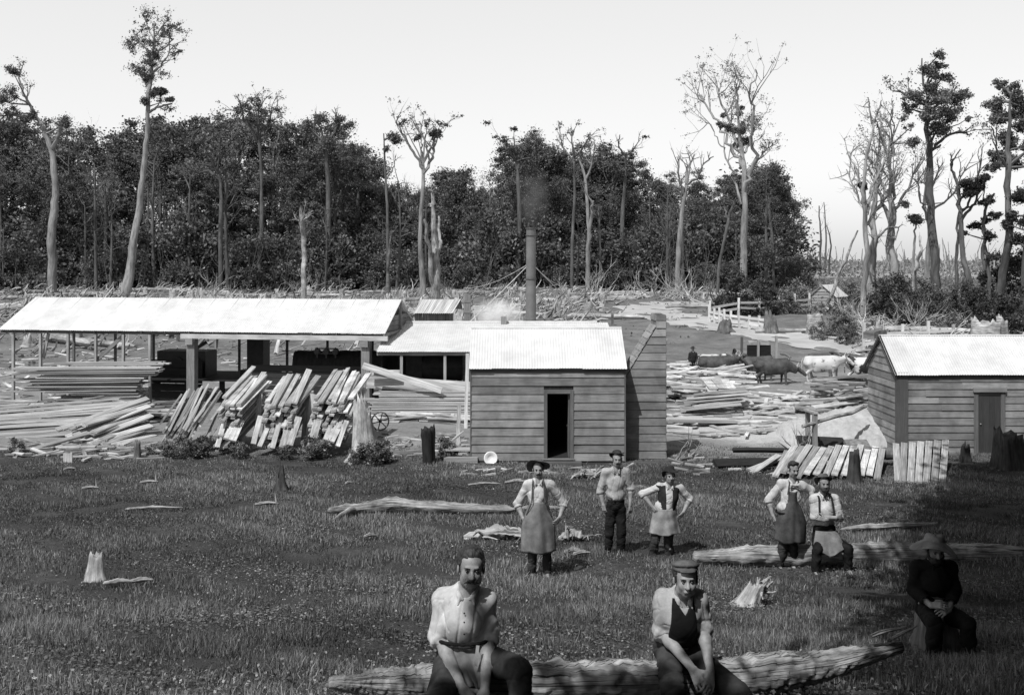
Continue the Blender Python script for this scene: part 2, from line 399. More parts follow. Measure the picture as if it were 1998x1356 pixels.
def weatherboards(mb,o,dx,nrm,z0,z1,ext,bh=.24,openings=(),rg=None,proud=.034):
    """o origin (x,y), dx unit along-wall, nrm outward unit; ext(z)->(a,b) along-wall extents"""
    rg=rg or np.random.RandomState(1); o=np.array([o[0],o[1],0.]); dx=np.array([dx[0],dx[1],0.]); nr=np.array([nrm[0],nrm[1],0.])
    nb=int(math.ceil((z1-z0)/bh-1e-6)); 
    for k in range(nb):
        a=z0+k*bh; b=min(a+bh,z1); 
        if b-a<.02: continue
        e0,e1=ext(a),ext(b); segs=[(e0[0],e0[1],e1[0],e1[1])]
        for (oa,ob,oz0,oz1) in openings:
            if a<oz1-.01 and b>oz0+.01:
                ns=[]
                for s in segs:
                    if s[1]>oa and s[0]<oa: ns.append((s[0],oa,s[2],oa))
                    if s[0]<ob and s[1]>ob: ns.append((ob,s[1],ob,s[3]))
                segs=ns
        for s in segs:
            # butt joint somewhere
            cuts=[(0,1)]
            if s[1]-s[0]>2.2 and rg.rand()<.6:
                c=.2+.6*rg.rand(); cuts=[(0,c),(c,1)]
            for c0,c1 in cuts:
                A0=s[0]+(s[1]-s[0])*c0; A1=s[0]+(s[1]-s[0])*c1; B0=s[2]+(s[3]-s[2])*c0; B1=s[2]+(s[3]-s[2])*c1
                g_=.0015 if c0>0 else 0
                pr=proud*(1+.15*rg.randn()); tz=a+.004*rg.randn()
                def P(u,z,n): return o+dx*u+nr*n+np.array([0,0,z])
                v=[P(A0+g_,tz,0),P(A1,tz,0),P(A1,tz,pr),P(A0+g_,tz,pr),P(B0+g_,b+.01,0),P(B1,b+.01,0),P(B1,b+.01,.007),P(B0+g_,b+.01,.007)]
                u0=rg.rand()*60; tone=1+.17*rg.randn()
                fs=[(3,2,6,7),(0,1,2,3),(0,3,7,4),(1,5,6,2),(7,6,5,4),(1,0,4,5)]
                vv=[];uv=[];q=[]
                for f in fs:
                    q.append([len(vv)+j for j in range(4)])
                    for j in f:
                        vv.append(v[j]); uv.append((np.dot(v[j]-o,dx)+u0,v[j][2]+u0*.3))
                cen=np.mean(v,0)
                for jj,qq in enumerate(q):
                    p0,p1,p2=vv[qq[0]],vv[qq[1]],vv[qq[2]]
                    if np.dot(np.cross(p1-p0,p2-p0),np.mean([vv[j] for j in qq],0)-cen)<0: q[jj]=qq[::-1]
                mb.add(vv,q,None,uv,max(.6,tone))
def cabin_main():
    rg=np.random.RandomState(21)
    x0,x1,y0,y1=-1.185,3.285,30.0,32.9; zb,zt=-5.90,-3.17; zr=-2.16; ym=(y0+y1)/2
    t=thing('cabin','weatherboard cabin with open black doorway and tall timber chimney behind the standing men','cabin',(1.05,y0,zb))
    do=(1.035,1.695,-5.80,-3.885)
    w=MB(); weatherboards(w,(0,y0),(1,0),(0,-1),zb,zt,lambda z:(x0,x1),.2435,[(.93,1.80,-5.8,-3.82)],rg)
    gab=lambda z:(y0+max(0,(z-zt)/(zr-zt))*(ym-y0), y1-max(0,(z-zt)/(zr-zt))*(y1-ym))
    weatherboards(w,(x1,0),(0,1),(1,0),zb,zr,gab,.2435,(),rg)
    weatherboards(w,(x0,0),(0,1),(-1,0),zb,zr,gab,.2435,(),rg)
    weatherboards(w,(0,y1),(1,0),(0,1),zb,zt,lambda z:(x0,x1),.2435,(),rg)
    part('wall',w,M_wall,t)
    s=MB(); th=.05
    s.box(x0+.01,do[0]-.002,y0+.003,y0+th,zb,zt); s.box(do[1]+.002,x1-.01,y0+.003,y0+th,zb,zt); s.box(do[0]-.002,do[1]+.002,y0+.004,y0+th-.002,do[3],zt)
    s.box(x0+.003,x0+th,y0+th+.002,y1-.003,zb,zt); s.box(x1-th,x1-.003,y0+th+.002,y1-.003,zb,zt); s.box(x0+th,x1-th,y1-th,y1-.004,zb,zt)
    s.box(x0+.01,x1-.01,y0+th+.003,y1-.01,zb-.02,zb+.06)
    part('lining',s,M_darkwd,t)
    c=MB()
    for xx in (x0-.022,x1+.022): c.box(xx-.02,xx+.02,y0-.036,y0+.0,zb-.03,zt+.02)
    c.box(x0-.04,x1+.04,y0-.03,y0-.006,zt-.16,zt+.01,.8)
    part('trim_board',c,M_frame,t)
    r=MB(); ov=.13
    ze=zt-.06+.03
    corrugated(r,(x0-.07,y0-ov,ze),(x1+.07,y0-ov,ze),(x0-.07,ym,zr+.03),(x1+.07,ym,zr+.03),.008,.082,rg=rg)
    corrugated(r,(x1+.07,y1+ov,ze),(x0-.07,y1+ov,ze),(x1+.07,ym,zr+.03),(x0-.07,ym,zr+.03),.008,.082,rg=rg)
    r.tube([(x0-.07,ym,zr+.035),(x1+.07,ym,zr+.035)],.035,8)
    ro=part('roof',r,M_iron,t)
    f=MB(); y=y0-.052
    f.box(.93,.93+.10,y,y0+.02,zb+.07,-3.83,1.0); f.box(1.70,1.80,y,y0+.02,zb+.07,-3.83,1.05); f.box(1.032,1.698,y+.002,y0+.02,-3.94,-3.83,1.2)
    f.box(.90,1.83,y-.05,y0-.0,zb+.035,zb+.068,1.6)
    df=part('door_frame',f,M_frame,t)
    d=MB(); # door swung inward against the right jamb
    d.box(1.655,1.69,y0+.06,y0+.70,-5.82,-3.96,1.0)
    dd=part('door',d,M_frame,t)
    h=MB(); h.tube([(1.645,y0+.12,-4.9),(1.60,y0+.12,-4.9)],.015,6); part('handle',h,M_rust,dd)
    st=MB(); st.box(.80,2.02,y0-.34,y0-.04,zb-.10,zb+.0,.7); part('doorstep',st,M_frame,t)
    b=MB(); b.box(x0+.02,x1-.02,y0+.0,y0+.12,zb-.28,zb-.004,.5); b.box(x0+.03,x0+.13,y0+.13,y1,zb-.3,zb-.01,.5); b.box(x1-.13,x1-.03,y0+.13,y1,zb-.3,zb-.01,.5)
    part('foundation',b,M_frame,t)
    # chimney on the right gable
    cy0,cy1=30.78,31.95; X1=4.62; cz=zb-.08
    def ext(z):
        if z<-3.70: return (x1+.06,X1)
        if z<-2.06: return (x1+.06+(z+3.70)/(1.64)*(4.34-x1-.06),X1)
        return (4.34,X1)
    ch=MB(); weatherboards(ch,(0,cy0),(1,0),(0,-1),cz,-1.70,ext,.2435,(),rg,.03)
    weatherboards(ch,(0,cy1),(1,0),(0,1),cz,-1.70,ext,.2435,(),rg,.03)
    weatherboards(ch,(X1,0),(0,1),(1,0),cz,-1.70,lambda z:(cy0,cy1),.2435,(),rg,.03)
    weatherboards(ch,(4.34,0),(0,1),(-1,0),-2.1,-1.70,lambda z:(cy0,cy1),.2435,(),rg,.03)
    # sloping shoulder boards, caught sunlight put into their lighter tone
    n=9
    for k in range(n):
        a,b2=k/n,(k+1)/n+.02
        p=np.array([x1+.06+a*(4.34-x1-.06)-.03,0,-3.70+a*1.64+.0]); q=np.array([x1+.06+b2*(4.34-x1-.06)-.0,0,-3.70+b2*1.64])
        m=(p+q)/2; m[1]=(cy0+cy1)/2; dv=(q-p); L=np.linalg.norm(dv); dv/=L; nn=np.array([-dv[2],0,dv[0]])
        ch.obox(m+nn*.035,np.array([0,1,0])*(cy1-cy0+.07)/2,dv*L/2,nn*.012,1.25+.12*rg.randn())
    cp=part('chimney',ch,M_wall,t)
    k=MB(); k.box(4.36,X1-.02,cy0+.02,cy1-.02,-2.2,-1.74); part('flue',k,M_char,cp)
def cabin_right():
    rg=np.random.RandomState(33)
    x0,x1,y0,y1=11.93,18.2,31.7,34.3; zb,zt=-6.02,-3.53; ym=33.0; zr=-2.53
    t=thing('cabin','weatherboard cabin with closed plank door and corner stump at right edge','cabin',(15,y0,zb))
    w=MB(); weatherboards(w,(0,y0),(1,0),(0,-1),zb,zt,lambda z:(x0,x1),.222,[(14.30,15.20,-5.98,-4.20)],rg)
    gab=lambda z:(y0+max(0,(z-zt)/(zr-zt))*(ym-y0), y1-max(0,(z-zt)/(zr-zt))*(y1-ym))
    weatherboards(w,(x0,0),(0,1),(-1,0),zb,zr,gab,.222,(),rg); weatherboards(w,(x1,0),(0,1),(1,0),zb,zr,gab,.222,(),rg)
    weatherboards(w,(0,y1),(1,0),(0,1),zb,zt,lambda z:(x0,x1),.222,(),rg)
    part('wall',w,M_wall,t)
    s=MB(); th=.05
    s.box(x0+.01,x1-.01,y0+.003,y0+th,zb,zt); s.box(x0+.003,x0+th,y0+th+.002,y1-.003,zb,zt); s.box(x1-th,x1-.003,y0+th+.002,y1-.003,zb,zt); s.box(x0+th,x1-th,y1-th,y1-.004,zb,zt)
    part('lining',s,M_darkwd,t)
    c=MB(); c.box(x0-.05,x0+.30,y0-.05,y0-.0,zb-.02,zt+.02,.75); c.box(x0-.05,x0-.0,y0+.002,y0+.10,zb-.02,zt+.02,.8)
    c.box(x0+.30,x1,y0-.03,y0-.006,zt-.17,zt,.6)
    for e in (-1,1): # barge boards
        p=np.array([x0-.10,ym,zr+.03]); q=np.array([x0-.10,(y0-.12 if e<0 else y1+.12),zt-.07]); c.beam(p,q,.03,.14,tone=.3)
    part('trim_board',c,M_frame,t)
    r=MB(); ze=zt-.05
    corrugated(r,(x0-.12,y0-.13,ze),(x1+.1,y0-.13,ze),(x0-.12,ym,zr+.06),(x1+.1,ym,zr+.06),.008,.082,rg=rg)
    corrugated(r,(x1+.1,y1+.13,ze),(x0-.12,y1+.13,ze),(x1+.1,ym,zr+.06),(x0-.12,ym,zr+.06),.008,.082,rg=rg)
    r.tube([(x0-.12,ym,zr+.065),(x1+.1,ym,zr+.065)],.03,8)
    part('roof',r,M_iron,t)
    f=MB(); y=y0-.055
    f.box(14.27,14.40,y,y0,zb+.02,-4.12,1.1); f.box(15.10,15.23,y,y0,zb+.02,-4.12,1.1); f.box(14.41,15.09,y+.002,y0,-4.20,-4.12)
    f.box(14.24,15.26,y-.05,y0,-4.11,-3.98,2.0); f.box(14.24,15.26,y-.04,y0,zb-.01,zb+.018)
    part('door_frame',f,M_frame,t)
    d=MB()
    for k in range(4):
        a=14.405+k*.1735; d.box(a,a+.169,y0-.03+.001*k,y0-.008,-5.99,-4.21,.38+.06*rg.rand())
    do=part('door',d,M_frame,t)
    h=MB(); h.lathe((14.47,y0-.05,-5.1),[(.0,.022),(.02,.015),(.028,0),(.02,-.015),(0,-.022)],10); part('handle',h,M_bleach,do)
    b=MB(); b.box(x0+.05,x1,y0+.02,y0+.15,zb-.3,zb-.01,.3); part('foundation',b,M_frame,t)
def hut(px,d,wpx,label):
    c=WG(px,d); k=F_PX/d
    t=thing('hut',label,'hut',c)
    x0=c[0]-wpx[0]/2/k; x1=c[0]+wpx[0]/2/k; y0=d; y1=d+2.4; zb=c[2]-.05
    return t,x0,x1,y0,y1,zb
def small_huts():
    rg=np.random.RandomState(4)
    # far hut at right: gable towards the camera-left, white iron roof
    d=104.; k=F_PX/d; A=W(1581,610,d); x0=A[0]; xm=W(1603,0,d)[0]; x1=W(1627,0,d)[0]; z0=g(x0,d)-.1; ze=W(0,578,d)[2]; zr=W(0,559,d)[2]+.1
    t=thing('hut','small pale weatherboard hut with white iron roof among bushes beyond the fence','hut',(xm,d,z0))
    w=MB(); weatherboards(w,(0,d),(1,0),(0,-1),z0,zr,lambda z:(x0+max(0,(z-ze)/(zr-ze))*(xm-x0),x1-max(0,(z-ze)/(zr-ze))*(x1-xm)),.3,(),rg,.05)
    sx=.72; L=3.2
    w.obox(((x1+x1+sx*L)/2,d+L/2,(z0+ze)/2),(sx*L/2,L/2,0),(0.02,-.007,0),(0,0,(ze-z0)/2),.6)
    w.obox(((x0+x0+sx*L)/2,d+L/2,(z0+ze)/2),(sx*L/2,L/2,0),(0.02,-.007,0),(0,0,(ze-z0)/2),.6)
    w.obox(((x0+x1)/2+sx*L,d+L,(z0+ze)/2),((x1-x0)/2,0,0),(0,.02,0),(0,0,(ze-z0)/2),.6)
    w.box(x0+.7,x0+.78,d-.07,d-.02,z0,ze,1.2)
    part('wall',w,mat('hut_board',.22,.34,ms=(1,20,1)),t)
    r=MB(); s=np.array([sx*L,L,0]); e=np.array([-.05,-.2,0])
    corrugated(r,np.array([x1+.25,d,ze-.12])+e,np.array([x1+.25,d,ze-.12])+s,np.array([xm,d,zr+.05])+e,np.array([xm,d,zr+.05])+s,.03,.3)
    corrugated(r,np.array([x0-.25,d,ze-.12])+e,np.array([x0-.25,d,ze-.12])+s,np.array([xm,d,zr+.05])+e,np.array([xm,d,zr+.05])+s,.03,.3)
    part('roof',r,M_iron,t)
    # iron roofed lean-to behind the mill
    d=66.; x0=W(806,0,d)[0]; x1=W(880,0,d)[0]; ze=W(0,611,d)[2]; zr=W(0,584,d+2.6)[2]; z0=g(x0,d)-.1
    t=thing('hut','low hut with streaked corrugated iron roof behind the mill sheds','hut',(x0,d,z0))
    r=MB(); corrugated(r,(x0,d-.3,ze),(x1+.1,d-.3,ze),(x0+.3,d+2.6,zr),(x1+.5,d+2.6,zr),.02,.13); corrugated(r,(x1+.5,d+5,ze),(x0+.3,d+5,ze),(x1+.5,d+2.6,zr),(x0+.3,d+2.6,zr),.02,.13)
    part('roof',r,M_iron2,t)
    w=MB()
    n=22
    for i in range(n):
        a=x0+.1+(x1-x0-.2)*i/n; w.box(a,a+(x1-x0-.2)/n-.015,d,d+.03,z0,ze-.03,.5+.5*rg.rand())
    w.box(x0+.12,x0+.16,d+.04,d+4.8,z0,ze-.03); w.box(x1-.16,x1-.12,d+.04,d+4.8,z0,ze-.03); w.box(x0+.2,x1-.2,d+4.7,d+4.8,z0,ze-.05)
    part('wall',w,M_oldbd,t)
    # its plank chimney
    c=MB(); d2=67.; X=W(911,0,d2)[0]; z1=W(0,575,d2)[2]
    for k in range(4): c.box(X-.2+k*.11,X-.2+k*.11+.1,d2,d2+.5,g(X,d2)-.1,z1+.1*rg.rand(),.8+.4*rg.rand())
    c.box(X-.23,X+.27,d2-.03,d2,z1-1.2,z1-1.05); c.box(X-.23,X+.27,d2-.03,d2,z1-.5,z1-.4)
    single('timber_flue',c,M_oldbd,'narrow upright plank chimney standing right of the low iron roofed hut','chimney',(X,d2,g(X,d2)))
def mill_shed():
    rg=np.random.RandomState(8)
    P0=np.array([-22.75,45.5]); P1=np.array([-5.28,42.8]); dr=(P1-P0)/np.linalg.norm(P1-P0); nb=np.array([-dr[1],dr[0]])
    L=np.linalg.norm(P1-P0); ze=-3.13; zr=-1.80; D=2.6
    def at(u,v,z): p=P0+dr*u+nb*v; return np.array([p[0],p[1],z])
    base=at(L/2,0,-6.35); t=thing('mill_shed','long open sawmill shed with white iron roof on timber posts','shed',base)
    r=MB(); corrugated(r,at(0,-.1,ze),at(L,-.1,ze),at(0,D,zr),at(L,D,zr),.009,.1,rg=rg)
    corrugated(r,at(L,2*D+.1,ze),at(0,2*D+.1,ze),at(L,D,zr),at(0,D,zr),.009,.1,rg=rg)
    part('roof',r,M_iron,t)
    def ux(px):  # u on the front line under pixel px
        k=(px-CX)/F_PX; return (k*P0[1]-P0[0])/(dr[0]-k*dr[1])
    m=MB(); 
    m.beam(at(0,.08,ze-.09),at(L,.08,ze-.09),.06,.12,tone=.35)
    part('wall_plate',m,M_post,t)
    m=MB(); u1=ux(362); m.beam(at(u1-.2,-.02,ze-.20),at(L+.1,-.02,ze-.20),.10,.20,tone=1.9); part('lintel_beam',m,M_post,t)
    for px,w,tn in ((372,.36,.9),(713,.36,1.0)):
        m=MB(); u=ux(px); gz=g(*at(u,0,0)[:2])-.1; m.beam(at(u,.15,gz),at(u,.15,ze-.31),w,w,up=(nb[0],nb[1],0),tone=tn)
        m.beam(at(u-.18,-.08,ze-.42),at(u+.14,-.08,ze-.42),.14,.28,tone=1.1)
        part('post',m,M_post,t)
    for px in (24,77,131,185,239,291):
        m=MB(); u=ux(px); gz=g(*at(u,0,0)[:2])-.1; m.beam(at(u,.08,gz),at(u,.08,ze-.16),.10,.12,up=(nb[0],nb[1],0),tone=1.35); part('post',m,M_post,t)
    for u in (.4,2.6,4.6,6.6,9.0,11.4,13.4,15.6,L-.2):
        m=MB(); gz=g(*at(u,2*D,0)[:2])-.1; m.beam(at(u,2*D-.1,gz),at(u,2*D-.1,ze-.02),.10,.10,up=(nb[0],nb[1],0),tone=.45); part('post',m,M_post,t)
    m=MB(); m.beam(at(ux(158),.2,-5.0),at(ux(238),.2,ze-.18),.07,.16,tone=.8); part('brace',m,M_post,t); m=MB(); m.beam(at(ux(78),.25,-4.4),at(ux(88),.25,ze-.18),.07,.12,tone=1.3)
    part('brace',m,M_post,t)
    m=MB() # roof timbers
    for u in np.arange(.15,L,1.1):
        m.beam(at(u,-.05,ze-.05),at(u,D,zr-.06),.06,.10,tone=.7); m.beam(at(u,2*D+.05,ze-.05),at(u,D,zr-.06),.06,.10,tone=.7)
    m.beam(at(L-.05,-.05,ze-.05),at(L-.05,2*D,ze-.05),.08,.12,tone=.8); m.beam(at(L-.05,D,zr-.1),at(L-.05,D,ze-.02),.1,.1,tone=.8)
    part('rafters',m,M_post,t)
    m=MB() # plank end cladding in the right gable
    for k in range(3):
        z=ze+.12+k*.22; hw=D*(1-(z-ze)/(zr-ze))-.1
        m.beam(at(L-.12,D-hw,z),at(L-.12,D+hw,z),.02,.2,tone=.8+.3*rg.rand())
    part('gable_boards',m,M_oldbd,t)
    m=MB() # low inner partition of dark boards and saw bench floor
    for k in range(6): m.beam(at(ux(465),.95,-6.2+k*.29),at(ux(700),.95,-6.2+k*.29),.04,.27,tone=1+.7*rg.rand())
    for k in range(5): m.beam(at(ux(255),1.6,-6.1+k*.35),at(ux(362),1.6,-6.1+k*.35),.04,.33,tone=.7+.4*rg.rand())
    for k in range(9): m.beam(at(ux(250),1.2+k*.4,-5.35),at(ux(740),1.2+k*.4,-5.35),.38,.06,tone=.7+.4*rg.rand())
    for px in (270,330,400,470,540,610,680): m.beam(at(ux(px),1.7,-6.3),at(ux(px),1.7,-5.4),.2,.2,up=(1,0,0))
    part('saw_floor',m,M_darkwd,t)
    # machinery
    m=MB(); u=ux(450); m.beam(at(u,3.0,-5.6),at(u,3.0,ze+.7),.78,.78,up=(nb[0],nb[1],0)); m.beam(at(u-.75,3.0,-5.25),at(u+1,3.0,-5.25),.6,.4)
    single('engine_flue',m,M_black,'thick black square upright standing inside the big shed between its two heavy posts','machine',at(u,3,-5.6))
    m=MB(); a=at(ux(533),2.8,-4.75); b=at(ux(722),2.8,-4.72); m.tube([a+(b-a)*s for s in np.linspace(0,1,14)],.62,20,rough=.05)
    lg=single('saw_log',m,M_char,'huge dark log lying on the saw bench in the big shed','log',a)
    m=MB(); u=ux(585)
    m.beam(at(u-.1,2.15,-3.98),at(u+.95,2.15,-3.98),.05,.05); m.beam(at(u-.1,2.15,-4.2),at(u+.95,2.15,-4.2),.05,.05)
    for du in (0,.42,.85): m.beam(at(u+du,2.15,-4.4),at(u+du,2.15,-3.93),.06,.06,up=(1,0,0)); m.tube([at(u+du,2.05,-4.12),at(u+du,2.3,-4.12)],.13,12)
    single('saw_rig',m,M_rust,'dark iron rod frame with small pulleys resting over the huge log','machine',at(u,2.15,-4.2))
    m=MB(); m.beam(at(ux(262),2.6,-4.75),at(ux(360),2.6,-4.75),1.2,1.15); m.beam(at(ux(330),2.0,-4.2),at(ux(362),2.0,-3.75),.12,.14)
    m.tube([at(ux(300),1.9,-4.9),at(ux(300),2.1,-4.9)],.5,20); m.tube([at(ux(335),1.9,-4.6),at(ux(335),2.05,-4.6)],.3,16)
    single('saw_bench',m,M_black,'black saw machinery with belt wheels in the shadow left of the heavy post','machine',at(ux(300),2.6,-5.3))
def middle_shed():
    rg=np.random.RandomState(9); L0,L1=-5.54,4.35; yf,yr=42.,46.6; ze,zr=-3.80,-2.90
    t=thing('engine_shed','lower white iron roofed shed joining the big mill shed to the cabin','shed',(-1,yf,-6.35))
    r=MB(); corrugated(r,(L0,yf-.1,ze),(L1,yf-.1,ze),(L0,yr,zr),(L1,yr,zr),.009,.1,rg=rg); corrugated(r,(L1,yr+4.6,ze),(L0,yr+4.6,ze),(L1,yr,zr),(L0,yr,zr),.009,.1,rg=rg)
    r.tube([(L0,yr,zr+.02),(3.86,yr,zr+.02)],.05,8); part('roof',r,M_iron,t)
    m=MB(); m.box(L0,L1,yf,yf+.08,ze-.16,ze-.03,.9); part('wall_plate',m,M_post,t)
    for px in (783,868,913,1000,1090,1180):
        m=MB(); x=W(px,0,yf)[0]; m.box(x-.055,x+.055,yf+.01,yf+.12,g(x,yf)-.1,ze-.165,1.5); part('post',m,M_post,t)
    m=MB() # back wall of upright slabs with gaps
    x=L0+.1
    while x<L1: 
        w=.24+.06*rg.rand(); m.box(x,x+w,yr+4.3,yr+4.33,-6.4,ze-.05,.6+.8*rg.rand()); x+=w+(.012 if rg.rand()<.5 else .004)
    m.box(L0,L0+.03,yf+1.5,yr+4.2,-6.4,ze-.1); part('back_wall',m,M_darkwd,t)
    m=MB(); m.tube([(-1.9,yf+2.4,-6.3),(-1.9,yf+2.4,ze+.2)],.24,12,rough=.05); part('tree_post',m,M_stump,t)
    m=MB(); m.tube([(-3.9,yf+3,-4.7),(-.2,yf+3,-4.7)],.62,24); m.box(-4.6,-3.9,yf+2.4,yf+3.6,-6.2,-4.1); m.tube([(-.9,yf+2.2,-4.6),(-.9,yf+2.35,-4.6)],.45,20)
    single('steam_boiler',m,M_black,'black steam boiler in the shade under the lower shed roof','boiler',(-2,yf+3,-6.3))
    m=MB(); X=W(983,0,yr)[0]; m.box(X-.13,X+.13,yr-.35,yr-.1,zr-.1,zr+.28,1.2); part('roof_vent',m,M_post,t)
    # smokestack
    d=48.5; X=W(1036,0,d)[0]; zt=W(0,445,d)[2]
    s=thing('smokestack','tall riveted iron smokestack with guy wires behind the sheds','chimney',(X,d,-6.4))
    m=MB(); m.lathe((X,d,0),[(.24,-6.4),(.24,-1.4),(.235,-1.2),(.225,zt-.55),(.225,zt)],28); 
    part('pipe',m,M_stack,s,True)
    m=MB(); 
    for z in (-2.9,-.95,zt-.03,zt-.35): m.lathe((X,d,0),[(.225,z-.03),(.262,z-.028),(.262,z+.028),(.225,z+.03)],28,tone=.6)
    part('band',m,M_stack,s)
    m=MB(); m.lathe((X,d,0),[(.2,zt-.6),(.2,zt+.02),(.232,zt+.02)],20); part('soot_lining',m,M_black,s)
    zc=W(0,512,d)[2]
    for px,py,dd in ((905,562,80),(1110,557,86),(1216,640,60),(985,690,36)):
        e=W(px,py,dd); 
        if px==1216: e=WG(1216,75)
        if px==985: e=np.array([X-3.2,yr+1.5,zr-.35])
        a=np.array([X,d,zc]); m=MB(); sg=[a+(e-a)*u-np.array([0,0,1])*.9*u*(1-u)*np.linalg.norm(e-a)/20 for u in np.linspace(0,1,12)]
        m.tube(sg,.022,5,tone=2.0); part('guy_wire',m,M_post,s)
def fences():
    rg=np.random.RandomState(10)
    def fence(pts,rails,label,matl,hpost,wire=False,gap=2.2):
        A=[np.array([(px-CX)/F_PX*d,d]) for px,d in pts]
        t=thing('fence',label,'fence',(A[0][0],A[0][1],g(*A[0])))
        for a,b in zip(A[:-1],A[1:]):
            n=max(1,int(np.linalg.norm(b-a)/gap))
            for i in range(n+1 if b is A[-1] else n):
                p=a+(b-a)*i/n; z=g(*p); m=MB(); h=hpost*(1+.12*rg.randn()); lean=.05*rg.randn(2)
                m.beam((p[0],p[1],z-.2),(p[0]+lean[0],p[1]+lean[1],z+h),.2,.16,up=(1,0,0),tone=1+.15*rg.randn()); part('post',m,matl,t)
            for hz in rails:
                m=MB(); 
                for i in range(n):
                    p=a+(b-a)*i/n; q=a+(b-a)*(i+1)/n
                    m.beam((p[0],p[1]-.09,g(*p)+hz+.04*rg.randn()),(q[0],q[1]-.09,g(*q)+hz+.04*rg.randn()),.06,.19,tone=1+.1*rg.randn())
                part('rail',m,matl,t)
    fence([(1384,88),(1440,91),(1520,95),(1580,99)],(.75,1.2),'white post and rail fence below the dark round bush beyond the road',M_fence,1.6,gap=2.4)
    fence([(1384,88),(1425,84),(1500,80)],(.5,.95),'low white paling fence coming down towards the road',M_fence,1.3,gap=1.0)
    fence([(1684,70),(1760,71),(1860,72.5)],(.55,1.1),'pale post and rail fence just above the right cabin roof',M_fence,1.6,gap=2.0)
cabin_main(); cabin_right(); small_huts(); mill_shed(); middle_shed(); fences()
# ---------------------------------------------------------------- trees
def wig(p,q,n,amp,rg):
    t=np.linspace(0,1,n)[:,None]; P=p+(q-p)*t
    o=rg.randn(n,3)*amp*np.linalg.norm(q-p); o[0]=0; o=np.cumsum(o,0)*.5; o-=o[-1]*t
    return P+o
def unit(v): return v/(np.linalg.norm(v)+1e-9)
def grow(mb,p,d,L,r,lev,rg,tips,spread=.7,up=.15,nch=(3,5),seg=5,tone=1.0,wg=.10):
    d=unit(np.asarray(d,float)); n=5 if lev else 4
    pts=[np.array(p,float)]; dd=d.copy()
    for i in range(n-1):
        dd=unit(dd+wg*2*rg.randn(3)+np.array([0,0,up*.5])); pts.append(pts[-1]+dd*L/(n-1))
    pts=np.array(pts); mb.tube(pts,[r,r*.35 if lev else r*.2],seg,tone,cap=False)
    tips.append((pts[-1],L))
    if lev<=0: return
    for k in range(rg.randint(*nch)):
        t=.35+.65*rg.rand(); i=min(int(t*(n-1)),n-2); q=pts[i]+(pts[i+1]-pts[i])*(t*(n-1)-i)
        nd=unit(dd+spread*rg.randn(3)+np.array([0,0,up]))
        grow(mb,q,nd,L*(.45+.3*rg.rand()),r*(1-.6*t)*.7,lev-1,rg,tips,spread,up,nch,max(3,seg-1),tone,wg)
def clump(lb,c,r,n,size,rg,tone=1.0,squash=.7):
    v=rg.randn(n,3); v/=np.linalg.norm(v,axis=1)[:,None]; rad=r*(.72*np.abs(rg.randn(n))+.12)*(1+.3*np.sin(v[:,0]*5+c[0])*np.sin(v[:,2]*4+c[2]))
    P=np.asarray(c)+v*rad[:,None]*np.array([1,1,squash])
    lb.leaves(P,size,rg,tone*np.exp(.28*rg.randn(n)))
